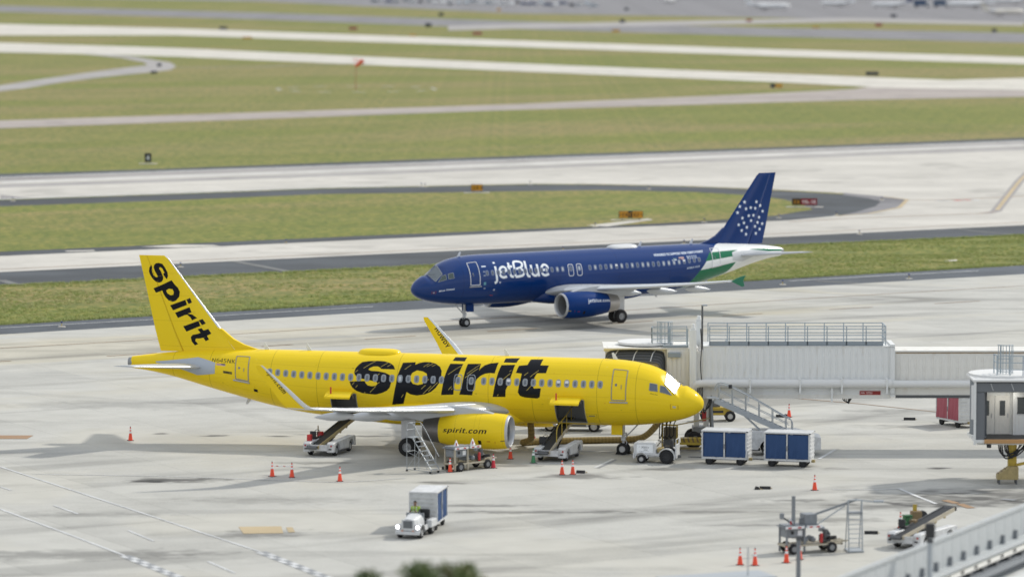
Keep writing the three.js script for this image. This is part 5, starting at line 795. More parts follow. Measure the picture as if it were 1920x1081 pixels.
{ // ladder stand with the boom that reaches over to it
  const [x, , z] = at(1603, 1034), t = thing('ladder_stand', 'tall grey ladder stand beside the blurred trolley', 'ladder', [x, 0, z], 0.1);
  for (const s of [-0.36, 0.36]) { mesh('upright', rod([s, 0.05, 0.3], [s, 2.7, 0], 0.035), M.galv, t); mesh('rear_leg', rod([s, 0.05, -0.7], [s, 2.7, -0.1], 0.03), M.galv, t); }
  for (let k = 0; k < 8; k++) mesh('rung', slab(-0.36, 0.25 + k * 0.24, 0.24 - k * 0.027, 0.36, 0.28 + k * 0.24, 0.36 - k * 0.027), M.galv, t); mesh('platform', slab(-0.38, 2.0, -0.4, 0.38, 2.08, 0.14), M.greyPaint, t); mesh('base', slab(-0.42, 0.03, -0.72, 0.42, 0.10, 0.4), M.galv, t); mesh('top_rail', rod([-0.36, 2.7, 0], [0.36, 2.7, 0], 0.035), M.galv, t);
  const b = thing('service_boom', 'long grey boom sloping down from the ladder stand to the trolley', 'boom', [x, 0, z], 0.1); mesh('boom_tube', bar([0.1, 2.72, -0.1], [-2.9, 1.75, 0.1], 0.09, 0.11), M.greyPaint, b); mesh('boom_brace', bar([-0.5, 2.42, -0.1], [-2.2, 1.35, 0.1], 0.05, 0.06), M.galv, b); mesh('boom_arm', bar([0.1, 2.72, -0.1], [1.1, 2.55, -0.3], 0.06, 0.07), M.galv, b); mesh('boom_post', rod([-2.9, 0.05, 0.1], [-2.9, 1.8, 0.1], 0.06), M.greyPaint, b); mesh('nozzle', box(0.55, 0.14, 0.2, 1.3, 2.58, -0.3, 0.05), M.galv, b);
}

// ---------------------------------------------------------------- traffic cones
function coneProto(label, pos, m, tilt = 0) {
  const t = thing('traffic_cone', label, 'traffic cone', pos, 0.4, 'traffic cones on the apron');
  mesh('cone_base', [slab(-0.185, 0, -0.185, 0.185, 0.04, 0.185, 0.012)], M.rubber, t); const b = mesh('cone_body', [new THREE.CylinderGeometry(0.028, 0.145, 0.84, 20).translate(0, 0.45, 0)], m, t);
  for (const [y, h] of [[0.555, 0.13], [0.735, 0.08]]) { const r = (yy) => lerp(0.145, 0.028, (yy - 0.03) / 0.84) + 0.003; mesh('reflective_collar', new THREE.CylinderGeometry(r(y + h / 2), r(y - h / 2), h, 20, 1, true).translate(0, y, 0), M.reflect, b); }
  mesh('cone_handle', new THREE.SphereGeometry(0.036, 10, 8).translate(0, 0.885, 0), M.black, b); return t;
}
const cone0 = coneProto('orange traffic cone standing alone behind the yellow tail', at(244, 826), M.orange);
for (const [px, py, label] of [[510, 893.5, 'orange traffic cone at the left end of the striped bar'], [547, 895, 'orange traffic cone at the right end of the striped bar'], [637, 902.5, 'orange traffic cone on the wing shadow edge, right of the bar'], [844, 885, 'orange traffic cone standing in front of the equipment trolley'], [957, 860.5, 'orange traffic cone below the yellow engine inlet'], [1054, 890, 'left one of the two orange traffic cones before the forward loader'], [1074, 889.5, 'right one of the two orange traffic cones, beside a black chock'], [1480, 782, 'orange traffic cone below the jet bridge tunnel'], [1528, 919, 'orange traffic cone on the pale stand line at the right'], [1388, 1059, 'leftmost of the blurred orange cones at the bottom edge'], [1416, 1060, 'second from left of the blurred orange cones at the bottom edge'], [1475, 1055, 'bright blurred orange cone left of the dark lamp post'], [1500, 1049, 'blurred orange cone right behind the dark lamp post'], [1689, 990, 'faint orange cone left of the green bin']]) copyOf(cone0, at(px, py), 0.4 + px * 0.7, label);
const coneR = coneProto('dark red traffic cone right of the equipment trolley', at(925, 877.5), M.coneRed); copyOf(coneR, at(1001, 831.5), 0.9, 'traffic cone coloured darker for its shade on the ground duct behind the forward loader');  // second cone stands in shade; that shade is put into its dark red
coneProto('dark green traffic cone at the rear corner of the forward loader', at(1000, 868), M.coneGreen);
{ const a = at(510, 893.5), b = at(547, 895), t = thing('cone_bar', 'thin white and red bar linking two orange cones', 'cone bar', [a[0], 0.66, a[2]], 0), dx = b[0] - a[0], dz = b[2] - a[2]; for (let k = 0; k < 7; k++) mesh('bar_segment', rod([dx * (0.08 + k * 0.12), 0, dz * (0.08 + k * 0.12)], [dx * (0.2 + k * 0.12), 0, dz * (0.2 + k * 0.12)], 0.022), k % 3 === 1 ? M.redPaint : M.reflect, t); }
// wheel chocks
function chock(px, py, label, turn = 0, w = 0.5) { const t = thing('wheel_chock', label, 'chock', at(px, py), turn, 'black rubber chocks'); const g = () => new THREE.ExtrudeGeometry(new THREE.Shape([[-0.13, 0], [0.13, 0], [0.04, 0.17], [-0.04, 0.17]].map((p) => new THREE.Vector2(...p))), { depth: w, bevelEnabled: true, bevelThickness: 0.01, bevelSize: 0.012, bevelSegments: 1 }); mesh('chock_block', g().translate(0, 0, -w / 2), M.rubber, t); mesh('carry_rope', pipe([[0.1, 0.1, w / 2], [0.25, 0.03, w / 2 + 0.1], [0.3, 0.02, 0]], 0.015, 10, 5), M.sandPaint, t); return t; }
chock(1089, 887, 'black rubber chock lying beside the right-hand cone of the pair', 1.3); chock(1435, 917, 'long black chock lying on the stand line', 1.5, 0.62); chock(1420, 917.5, 'small black chock next to the long one on the stand line', 0.3, 0.28); chock(1464, 782, 'black chock lying left of the cone below the tunnel', 1.4, 0.6); chock(1474, 781, 'small black chock beside the cone below the tunnel', 0.2, 0.2); chock(1706, 787.5, 'black chock lying left of the red-curtained cart', 1.5, 0.75); chock(1634, 1001, 'blurred black chock right of the ladder stand', 1.5, 0.7); chock(1159, 851, 'chock against the front of the yellow nose wheel', -0.25, 0.35); chock(1180, 850, 'chock against the back of the yellow nose wheel', -0.25, 0.35);
chock(858, 883, 'black chock beside the cone at the trolley', 1.4, 0.4); chock(835, 880, 'black chock behind the trolley cabinet wheel', 1.4, 0.4);
// ---------------------------------------------------------------- jet bridge at the yellow airliner
// sheet metal with thin rain runs and rust specks
const weatherMap = (() => { const N = 256, d = new Uint8Array(N * N * 4); for (let j = 0; j < N; j++) for (let i = 0; i < N; i++) { const run = sstep(0.62, 0.86, vnoise(i / 5, 2.5 + j / 160)) * sstep(0.25, 0.7, vnoise(i / 9 + 40, j / 60)) * 0.035, n = (fbm(i / 30, j / 30, 4) - 0.5) * 0.06, sp = hash2(i, j) > 0.994 ? 0.12 : 0, k = 0.97 + n - run; d.set([clamp(k - sp * 0.4, 0, 1) * 255, clamp(k - run * 0.25 - sp, 0, 1) * 255, clamp(k - run * 0.6 - sp * 1.6, 0, 1) * 255, 255], (j * N + i) * 4); } const t = new THREE.DataTexture(d, N, N); t.colorSpace = THREE.SRGBColorSpace; t.wrapS = t.wrapT = THREE.RepeatWrapping; t.magFilter = THREE.LinearFilter; t.minFilter = THREE.LinearMipmapLinearFilter; t.generateMipmaps = true; t.needsUpdate = true; return t; })();
const BR = { wall: mat([0.80, 0.81, 0.79], 0.5, 0, { map: weatherMap }), wall2: mat([0.80, 0.785, 0.73], 0.5, 0, { map: weatherMap }), roof: mat([0.70, 0.70, 0.68], 0.5), deck: mat([0.26, 0.30, 0.33], 0.6), rail: mat([0.33, 0.39, 0.43], 0.45, 0.3), bellows: mat([0.05, 0.053, 0.056], 0.8), bellowsGrey: mat([0.10, 0.106, 0.112], 0.8), rotunda: mat([0.20, 0.22, 0.24], 0.6), canopyGrey: mat([0.16, 0.17, 0.18], 0.8), parapet: mat([0.47, 0.495, 0.50], 0.6, 0, { map: weatherMap }), bumper: mat([0.48, 0.27, 0.11], 0.6), hoop: mat([0.62, 0.63, 0.62], 0.5), duct: mat([0.70, 0.70, 0.68], 0.4), rust: mat([0.30, 0.20, 0.11], 0.8) };
function railing(parent, pts, h, step, m = BR.rail, rails = 3) { // posts and rails along points [x, y, z]
  for (let k = 0; k < pts.length - 1; k++) {
    const a = pts[k], b = pts[k + 1], L = Math.hypot(b[0] - a[0], b[1] - a[1], b[2] - a[2]), n = Math.max(1, Math.round(L / step));
    for (let i = k ? 1 : 0; i <= n; i++) { const p = [0, 1, 2].map((c) => lerp(a[c], b[c], i / n)); mesh('rail_post', slab(p[0] - 0.03, p[1], p[2] - 0.03, p[0] + 0.03, p[1] + h, p[2] + 0.03), m, parent); }
    for (let r = 0; r < rails; r++) { const y = h * (1 - r / rails); mesh('guard_rail', bar([a[0], a[1] + y, a[2]], [b[0], b[1] + y, b[2]], 0.05, 0.05), m, parent); }
  }
}
function cage(parent, x, y, z, r, h) { // caged ladder
  for (let k = 0; k < 7; k++) { const a = Math.PI * (0.1 + 0.8 * (k / 6)); mesh('cage_bar', rod([x + r * Math.cos(a), y, z + r * Math.sin(a)], [x + r * Math.cos(a), y + h, z + r * Math.sin(a)], 0.022), BR.rail, parent); }
  for (const f of [0.12, 0.55, 1]) mesh('cage_hoop', new THREE.TorusGeometry(r, 0.025, 5, 18, Math.PI).rotateX(Math.PI / 2).translate(x, y + h * f, z), BR.rail, parent);
  for (const s of [-1, 1]) mesh('ladder_rail', rod([x + s * 0.25, y - 0.4, z], [x + s * 0.25, y + h, z], 0.025), BR.rail, parent);
}
{
  const t = thing('jet_bridge', 'off-white ribbed jet bridge tunnel with roof railing docked at the yellow airliner', 'jet bridge', [12, 0, -248.65]), Z = 1.25, X = (x) => x - 12;
  const y0 = 3.5, y1 = 6.45, xa = X(11.9), xb = X(23.6), xc = X(46);
  // nearer tunnel section: shell, wall panels, roof edge
  mesh('tunnel', [slab(xa, y0, Z - 0.08, xb, y1, Z), slab(xa, y0, -Z, xb, y1, -Z + 0.08), slab(xa, y0 - 0.06, -Z, xb, y0, Z), slab(xa, y1, -Z - 0.05, xb, y1 + 0.06, Z + 0.05)], BR.wall, t);
  const panelGeo = new THREE.BoxGeometry(0.26, y1 - y0 - 0.85, 0.03);
  for (let x = xa + 0.3; x < xb - 0.2; x += 0.41) { const p = mesh('wall_panel', panelGeo, BR.wall, t); p.position.set(x, (y0 + y1) / 2 + 0.32, Z + 0.015); }
  mesh('tunnel_frame', [slab(xb - 0.06, y0 - 0.14, -Z - 0.14, xb + 0.22, y0 + 0.02, Z + 0.14), slab(xb - 0.06, y1 - 0.02, -Z - 0.14, xb + 0.22, y1 + 0.16, Z + 0.14), slab(xb - 0.06, y0, Z, xb + 0.22, y1, Z + 0.14), slab(xb - 0.06, y0, -Z - 0.14, xb + 0.22, y1, -Z)], BR.wall, t);
  // farther section slides inside it
  mesh('tunnel', [slab(xb, 3.46, Z - 0.22, xc, 6.12, Z - 0.14), slab(xb, 3.46, -Z + 0.14, xc, 6.12, -Z + 0.22), slab(xb, 3.40, -Z + 0.14, xc, 3.46, Z - 0.14), slab(xb, 6.12, -Z + 0.05, xc, 6.22, Z - 0.03, 0.02)], BR.wall2, t); mesh('eave_gutter', slab(xb + 0.3, 6.04, Z - 0.14, xc, 6.09, Z - 0.10), BR.rust, t);
  const p2 = new THREE.BoxGeometry(0.34, 1.75, 0.03); for (let x = xb + 0.75; x < xc; x += 0.52) { const p = mesh('wall_panel', p2, BR.wall2, t); p.position.set(x, 5.02, Z - 0.125); }
  mesh('air_duct', [new THREE.CylinderGeometry(0.27, 0.27, xb - xa, 20).rotateZ(Math.PI / 2).translate((xa + xb) / 2, 4.20, Z + 0.30)], BR.duct, t); mesh('air_duct', [new THREE.CylinderGeometry(0.23, 0.23, xc - xb, 20).rotateZ(Math.PI / 2).translate((xb + xc) / 2, 4.16, Z + 0.18)], BR.duct, t);
  mesh('duct_elbow', pipe([[xa + 0.05, 4.20, Z + 0.30], [xa - 0.35, 4.14, Z + 0.30], [xa - 0.62, 3.8, Z + 0.1], [xa - 0.7, 3.35, -0.1]], 0.26, 18, 14), BR.duct, t);
  for (const x of [xa + 2.9, xa + 6.0, xa + 8.6, xb - 0.3]) mesh('duct_strap', slab(x - 0.05, 3.6, Z, x + 0.05, 4.5, Z + 0.60, 0.01), BR.wall, t);
  for (const x of [xa + 2.8, xa + 8.0]) mesh('duct_leg', slab(x - 0.06, 3.05, Z + 0.2, x + 0.06, 3.95, Z + 0.32), BR.wall, t);
  mesh('bottom_beam', [slab(xa, 3.22, Z - 0.12, xb, 3.46, Z + 0.02)], BR.wall2, t); mesh('bottom_beam', [slab(xb + 0.3, 3.24, Z - 0.2, xc, 3.42, Z - 0.1)], M.darkSteel, t);
  { const [c, g] = canvas(256, 64, '#8e2a26'); g.fillStyle = '#e9dcd8'; g.font = 'bold 34px sans-serif'; g.fillText('NO', 8, 44); g.font = 'bold 17px sans-serif'; g.fillText('SMOKING', 78, 28); g.fillText('ON RAMP', 78, 50); const s = mesh('notice_plate', slab(X(21.65), 3.46, Z + 0.02, X(22.95), 3.70, Z + 0.05), M.redPaint, t); const f = mesh('notice_print', new THREE.PlaneGeometry(1.28, 0.22), mat('#ffffff', 0.5, 0, { map: canvasTex(c) }), s); f.position.set(X(22.3), 3.58, Z + 0.053); }
  for (let k = 0; k < 4; k++) mesh('cable_loop', pipe([[X(20.55 + k * 0.12), 3.4, Z - 0.3], [X(20.7 + k * 0.1), 3.05 - k * 0.05, Z - 0.3], [X(21.0), 3.0 - k * 0.05, Z - 0.3], [X(21.3 - k * 0.08), 3.4, Z - 0.3]], 0.03, 14, 5), M.rubber, t);
  // roof walkway and guard rails
  mesh('roof_walkway', [slab(xa + 0.4, y1 + 0.08, Z - 0.75, xb - 0.5, y1 + 0.16, Z - 0.02), slab(xa + 0.4, y1 + 0.16, Z - 0.06, xb - 0.5, y1 + 0.34, Z - 0.02)], BR.deck, t);
  railing(t, [[xa + 0.4, y1 + 0.1, Z - 0.05], [xb - 0.35, y1 + 0.1, Z - 0.05], [xb - 0.35, y1 + 0.1, -Z + 0.2], [xa + 0.4, y1 + 0.1, -Z + 0.2]], 1.18, 1.2);
  mesh('roof_rib', [slab(xa + 1.5, y1 + 0.06, -Z, xa + 1.6, y1 + 0.2, Z - 0.8)], BR.deck, t);
  // lift columns and lamp post over the drive unit
  for (const [x, z, h, w] of [[11.25, Z + 0.1, 7.55, 0.44], [11.75, -Z - 0.3, 7.8, 0.4]]) { const c = mesh('lift_column', slab(X(x) - w / 2, 2.2, z - 0.2, X(x) + w / 2, h, z + 0.2, 0.03), BR.wall, t); mesh('column_cap', [slab(X(x) - 0.15, h, z - 0.15, X(x) + 0.15, h + 0.12, z + 0.15, 0.03), new THREE.CylinderGeometry(0.11, 0.15, 0.25, 12).translate(X(x), h + 0.22, z)], BR.wall, c); }
  const lp = mesh('lamp_post', [rod([X(11.83), y1, Z + 0.05], [X(11.83), 9.05, Z + 0.05], 0.06)], M.darkSteel, t); mesh('lamp_head', [box(0.34, 0.10, 0.16, X(11.98), 9.05, Z + 0.05, 0.03)], M.galv, lp); mesh('conduit', pipe([[X(11.72), 7.6, Z + 0.2], [X(11.78), 6.5, Z + 0.3], [X(11.72), 5.4, Z + 0.32], [X(11.78), 4.4, Z + 0.36], [X(11.85), 3.2, Z + 0.36], [X(11.9), 2.6, Z + 0.3]], 0.035, 30, 5), M.rubber, t);
  // cab: corrugated walls and the folding canopy against the fuselage
  mesh('cab', [slab(X(9.65), 3.4, Z - 0.28, X(11.05), 6.25, Z - 0.2), slab(X(9.6), 3.3, -Z - 1.6, X(11.5), 3.42, Z - 0.2), slab(X(5.7), 6.28, -Z - 1.6, X(11.6), 6.36, Z - 0.22), slab(X(11.05), 3.4, -Z, X(11.9), 6.2, Z - 0.05), slab(X(5.9), 3.4, -Z - 1.6, X(11.5), 6.3, -Z - 1.5), slab(X(5.8), 3.3, -Z - 1.6, X(9.6), 3.4, -0.4)], BR.wall2, t);
  const p3 = new THREE.BoxGeometry(0.18, 2.7, 0.05); for (let x = 9.85; x < 11; x += 0.27) { const p = mesh('wall_panel', p3, BR.wall2, t); p.position.set(X(x), 4.85, Z - 0.175); }
  mesh('cab_dome', new THREE.CylinderGeometry(1.75, 1.75, 0.14, 40).translate(X(8.4), 6.50, -1.1), BR.roof, t); mesh('canopy_frame', [slab(X(5.72), 6.10, 0.42, X(9.66), 6.32, 0.58, 0.02), slab(X(9.5), 3.4, 0.42, X(9.72), 6.32, 0.60, 0.02)], BR.wall2, t); mesh('vent_box', box(0.78, 0.30, 0.3, X(10.1), 5.95, Z - 0.05, 0.03), BR.deck, t);
  for (let k = 0; k < 9; k++) { const f = k / 8, z = 0.55 + f * 0.85, U = 6.12 - f * 0.62, xr = X(9.5) - f * 0.25; mesh('canopy_fold', pipe([[X(5.9) + f * 0.1, 4.2, z], [X(5.9) + f * 0.1, U - 0.35, z], [X(6.05) + f * 0.1, U - 0.08, z], [X(6.4), U, z], [xr - 0.5, U, z], [xr - 0.12, U - 0.1, z], [xr, U - 0.4, z], [xr, 4.2, z]], 0.075, 40, 7), k % 2 ? BR.bellows : BR.bellowsGrey, t); }
  for (const x of [6.3, 7.5, 8.6]) mesh('canopy_hoop', pipe([[X(x + 0.35), 6.2, 0.55], [X(x + 0.15), 5.95, 1.0], [X(x), 5.55, 1.45]], 0.035, 10, 6), BR.hoop, t);
  railing(t, [[X(8.75), 6.4, -0.4], [X(8.75), 6.4, 0.55], [X(10.95), 6.4, 0.9]], 1.15, 0.95); railing(t, [[X(8.75), 6.4, -0.4], [X(10.95), 6.4, -0.6]], 1.15, 1.1); cage(t, X(9.55), 6.4, -0.2, 0.48, 1.5); mesh('roof_walkway', slab(X(9.4), 6.38, 0.45, X(11.0), 6.5, 0.95), BR.deck, t);
  // drive unit: legs, bogie, tyres behind a striped guard
  for (const x of [11.55, 12.15]) mesh('support_leg', slab(X(x) - 0.16, 0.75, -0.3, X(x) + 0.16, 3.4, 0.3, 0.02), BR.wall2, t); mesh('support_tie', [slab(X(11.3), 1.0, -0.8, X(12.5), 1.35, 0.8, 0.03)], M.greyPaint, t); mesh('leg_brace', bar([X(12.4), 3.1, 0.3], [X(12.5), 1.3, 0.4], 0.2, 0.16), M.greyPaint, t);
  for (const z of [-0.75, 0.75]) { const w = wheel(t, 0.56, 0.42, X(11.35), 0.56, z, M.tyre, M.rimGrey, 0.5); w.rotation.y = 0.5; } { const w = mesh('wheel_guard', [slab(X(10.5), 0.55, 1.15, X(12.3), 0.80, 1.9, 0.02)], M.yellowPaint, t); for (let k = 0; k < 6; k++) mesh('guard_stripe', box(0.10, 0.27, 0.77, X(10.7) + k * 0.28, 0.675, 1.525, 0, [0, 0, 0.35]), M.brown, w); mesh('guard_rail', [slab(X(10.4), 0.10, 1.7, X(12.4), 0.24, 1.85, 0.02)], M.sandPaint, w); }
  mesh('warning_panel', slab(X(11.9), 1.7, 0.31, X(12.15), 2.3, 0.33), M.redPaint, t);
  for (let k = 0; k < 3; k++) mesh('drop_cable', pipe([[X(11.55 + k * 0.14), 4.0, Z + 0.45], [X(11.6 + k * 0.1), 3.2, Z + 0.5], [X(11.95), 2.55 - k * 0.1, Z + 0.5], [X(12.35 - k * 0.1), 2.9, Z + 0.4], [X(12.4), 3.45, Z + 0.3]], 0.035, 24, 5), M.rubber, t);
}
{ // boarding stairs on a truck
  const t = thing('stair_truck', 'white stair truck with grey railed steps half hidden behind the blue carts', 'stair truck', [16.4, 0, -245.2]), X = (x) => x - 16.4;
  const sh = new THREE.Shape(); sh.moveTo(X(14.72), 0.42); sh.lineTo(X(15.12), 0.42); sh.lineTo(X(15.36), 0.85); sh.lineTo(X(15.78), 1.18); sh.lineTo(X(16.05), 0.85); sh.lineTo(X(16.3), 0.42); sh.lineTo(X(19.0), 0.42); sh.lineTo(X(19.0), 1.15); sh.lineTo(X(17.6), 1.52); sh.lineTo(X(14.72), 1.52); sh.closePath();
  mesh('truck_body', new THREE.ExtrudeGeometry(sh, { depth: 1.9, bevelEnabled: true, bevelThickness: 0.02, bevelSize: 0.02, bevelSegments: 1 }).translate(0, 0, -0.95), M.whitePaint, t); mesh('bumper', slab(X(14.68), 0.34, -0.9, X(15.3), 0.46, 0.9), M.black, t);
  for (const x of [15.78, 18.1]) for (const z of [-0.82, 0.82]) wheel(t, 0.40, 0.26, X(x), 0.40, z, M.tyre, M.rimWhite, 0.55);
  const A = [X(12.5), 3.55], B = [X(17.1), 1.40];
  for (const z of [-0.5, 0.5]) { mesh('stringer', bar([A[0], A[1] - 0.15, z], [B[0], B[1] - 0.05, z], 0.06, 0.30), M.galv, t); mesh('handrail', pipe([[A[0], A[1] + 0.45, z], [A[0] + 0.3, A[1] + 0.85, z], [B[0] - 0.3, B[1] + 1.0, z], [B[0] + 0.15, B[1] + 0.75, z], [B[0] + 0.2, B[1] + 0.05, z]], 0.035, 30, 6), M.galv, t); mesh('mid_rail', bar([A[0] + 0.3, A[1] + 0.42, z], [B[0], B[1] + 0.48, z], 0.04, 0.04), M.galv, t); for (let k = 0; k < 6; k++) { const f = 0.06 + k * 0.18; mesh('rail_post', rod([lerp(A[0], B[0], f), lerp(A[1], B[1], f) - 0.1, z], [lerp(A[0], B[0], f), lerp(A[1], B[1], f) + 0.92, z], 0.028), M.galv, t); } mesh('support_arm', bar([X(15.4), 1.45, z * 0.8], [X(14.0), 2.75, z * 0.8], 0.08, 0.08), M.galv, t); }
  for (let k = 0; k < 15; k++) { const f = (k + 0.5) / 15; mesh('step', box(0.30, 0.03, 0.94, lerp(A[0], B[0], f), lerp(A[1], B[1], f) + 0.02, 0), M.galv, t); } mesh('platform', slab(A[0] - 0.5, A[1] - 0.04, -0.5, A[0] + 0.1, A[1] + 0.02, 0.5), M.galv, t); mesh('flood_lamp', box(0.22, 0.24, 0.18, A[0] + 0.95, A[1] + 0.72, 0.5, 0.03), M.black, t);
}
{ // yellow air duct on the ground from the bridge to the belly
  const ductMap = tile(128, (u, v) => { const k = 0.90 + 0.07 * Math.sin(u * Math.PI * 2) + 0.08 * fbm(u * 4, v * 9, 3, 4); return [k, k, k]; });
  const A = at(1243, 834), pts = [[1.15, 1.62, -247.9], [1.2, 1.1, -248.0], [1.15, 0.5, -248.6], [0.7, 0.24, -249.2], [1.6, 0.22, -249.9], [3.0, 0.22, -250.2], [5.2, 0.22, -250.6], [7.2, 0.22, -250.9], [8.2, 0.35, -250.8], [8.9, 0.95, -250.3], [9.45, 1.9, -249.8], [9.8, 3.2, -249.4]];
  const g = pipe(pts, 0.21, 220, 14), uv = g.attributes.uv; for (let i = 0; i < uv.count; i++) uv.setXY(i, uv.getX(i) * 60, uv.getY(i));
  const dm = mat([0.30, 0.225, 0.085], 0.75, 0, { map: ductMap }); single('air_supply_duct', g, dm, 'yellow ribbed air duct lying along the ground behind the yellow airliner', 'duct');
}
{ // van behind the nose, yellow power cart behind the stairs
  const v = thing('service_van', 'pale grey van half hidden behind the belly of the yellow airliner', 'van', [4.0, 0, -257.4], -0.12);
  const sh = new THREE.Shape(); sh.moveTo(-2.3, 0.35); sh.lineTo(-1.9, 0.35); sh.absarc(-1.45, 0.36, 0.42, Math.PI, 0, true); sh.lineTo(0.95, 0.35); sh.absarc(1.4, 0.36, 0.42, Math.PI, 0, true); sh.lineTo(2.2, 0.45); sh.lineTo(2.5, 0.75); sh.lineTo(2.35, 1.1); sh.lineTo(1.55, 1.25); sh.lineTo(0.95, 1.95); sh.lineTo(-2.3, 2.0); sh.closePath();
  mesh('van_body', new THREE.ExtrudeGeometry(sh, { depth: 1.7, bevelEnabled: true, bevelThickness: 0.06, bevelSize: 0.04, bevelSegments: 2, curveSegments: 10 }).translate(0, 0, -0.85), M.whitePaint, v); for (const x of [-1.45, 1.4]) for (const z of [-0.8, 0.8]) wheel(v, 0.36, 0.24, x, 0.36, z, M.tyre, M.rimWhite, 0.6);
  for (const z of [-0.92, 0.92]) { mesh('side_window', slab(0.0, 1.3, z - 0.01, 0.95, 1.8, z + 0.01), M.glass, v); mesh('sill_trim', slab(-0.9, 0.38, z - 0.02, 0.9, 0.5, z + 0.02), M.darkSteel, v); }
  const c = thing('power_cart', 'yellow wheeled power cart behind the boarding stairs', 'power cart', [13.6, 0, -262.6], 0.0);
  mesh('cart_frame', [slab(-1.0, 0.42, -0.5, 1.0, 0.86, 0.5, 0.03), slab(-1.1, 0.86, -0.55, 1.05, 0.95, 0.55)], M.yellowPaint, c); mesh('vent_panel', slab(-0.7, 0.58, 0.5, 0.35, 0.74, 0.515), M.black, c); mesh('engine', [box(0.9, 0.45, 0.7, -0.3, 1.15, 0, 0.05), new THREE.CylinderGeometry(0.06, 0.06, 0.5, 10).translate(0.2, 1.4, 0.1)], M.darkSteel, c); mesh('air_cleaner', new THREE.SphereGeometry(0.22, 14, 10).scale(1.3, 0.8, 1).translate(-0.35, 1.45, 0.15), M.whitePaint, c); for (const x of [-0.8, 0.8]) for (const z of [-0.55, 0.55]) wheel(c, 0.36, 0.22, x, 0.36, z, M.tyre, M.rimWhite, 0.5); mesh('drawbar', bar([-1.0, 0.5, 0], [-2.0, 0.4, 0], 0.08, 0.07), M.yellowPaint, c);
}
{ // cab of the neighbouring bridge, open towards the apron
  const t = thing('jet_bridge', 'empty jet bridge cab with open grey canopy and beige doors at the right edge', 'jet bridge', [29.6, 0, -233.2]), X = (x) => x - 29.6, y0 = 2.62, y1 = 6.02, zf = 1.7;
  mesh('cab_floor', [slab(X(27.0), y0 - 0.18, -2.2, X(33), y0, zf), slab(X(27.2), y0 - 0.35, -1.8, X(33), y0 - 0.18, 1.2)], BR.wall, t); mesh('floor_mat', slab(X(27.6), y0, -0.9, X(33), y0 + 0.015, zf - 0.1), M.black, t); mesh('cab_roof', [slab(X(26.85), y1, -1.6, X(33), y1 + 0.14, zf + 0.12, 0.04)], BR.roof, t); mesh('dome_roof', new THREE.CylinderGeometry(2.05, 2.05, 0.12, 48).translate(X(28.95), y1 + 0.2, -0.9), BR.roof, t);
  mesh('rotunda_wall', new THREE.CylinderGeometry(1.95, 1.95, 3.4, 48, 1, true, Math.PI * 0.9, Math.PI * 0.9).translate(X(28.95), y0 + 1.72, -0.9), BR.rotunda, t); mesh('rotunda_skirt', new THREE.CylinderGeometry(2.0, 2.0, 0.2, 48, 1, true, Math.PI * 0.9, Math.PI * 0.9).translate(X(28.95), y0 - 0.02, -0.9), BR.wall, t);
  // canopy folds: grey jamb and head
  for (let k = 0; k < 5; k++) mesh('canopy_fold', [slab(X(27.0) + k * 0.05, y0 - 0.1, zf - 0.2 - k * 0.22, X(27.55) + k * 0.04, y1 - 0.64 + k * 0.03, zf - 0.06 - k * 0.22, 0.03), slab(X(27.0) + k * 0.05, y1 - 0.62 + k * 0.03, zf - 0.2 - k * 0.22, X(33), y1 - 0.06, zf - 0.06 - k * 0.22, 0.03)], BR.canopyGrey, t);
  mesh('jamb_board', slab(X(26.78), y0 + 1.2, zf - 0.12, X(26.98), y1 - 0.2, zf + 0.02, 0.02), BR.roof, t); mesh('jamb_edge', slab(X(26.92), y0 - 0.3, zf - 0.02, X(27.06), y1, zf + 0.04, 0.02), BR.wall, t); for (const x of [27.9, 29.1]) mesh('canopy_tie', bar([X(x), y1 - 0.1, zf - 0.04], [X(x + 0.15), y1 - 0.5, zf - 0.03], 0.05, 0.03), BR.hoop, t);
  mesh('dock_bumper', slab(X(27.55), y0 - 0.20, zf, X(33), y0 + 0.04, zf + 0.16, 0.04), BR.bumper, t); mesh('back_wall', slab(X(27.5), y0, -1.12, X(33), y1, -1.04), BR.wall, t); mesh('ceiling_light', slab(X(28.2), y1 - 0.72, -0.3, X(29.7), y1 - 0.66, 0.0), mat([0.8, 0.8, 0.78], 0.5, 0, { emissive: lin(1, 0.97, 0.9), emissiveIntensity: 1.2 }), t); { const L = new THREE.RectAreaLight(new THREE.Color(1, 0.96, 0.88), 9, 1.5, 0.3); L.name = 'ceiling_light_glow'; L.position.set(28.95, y1 - 0.76, -233.35); L.lookAt(28.95, 0, -233.35); scene.add(L); }
  for (const x of [27.98, 28.92]) { const d = mesh('cab_door', slab(X(x) - 0.44, y0 + 0.03, -1.04, X(x) + 0.44, y0 + 2.3, -0.98, 0.01), BR.wall2, t); mesh('door_window', slab(X(x) - 0.16, y0 + 1.12, -0.98, X(x) + 0.16, y0 + 2.0, -0.965), M.glass, d); mesh('door_handle', slab(X(x) + 0.3, y0 + 1.0, -0.98, X(x) + 0.34, y0 + 1.25, -0.93), M.steel, d); }
  mesh('console_wall', slab(X(29.5), y0, -1.0, X(33), y0 + 2.75, -0.6), BR.wall, t); const cw = mesh('console_window', slab(X(29.75), y0 + 1.3, -0.6, X(30.75), y0 + 2.2, -0.58, 0.005), M.glass, t); mesh('window_gasket', [slab(X(29.72), y0 + 1.26, -0.6, X(30.78), y0 + 1.3, -0.57), slab(X(29.72), y0 + 2.2, -0.6, X(30.78), y0 + 2.24, -0.57)], M.black, cw); mesh('console_shelf', slab(X(30.5), y0 + 0.7, -0.6, X(33), y0 + 0.74, -0.2), M.steel, t);
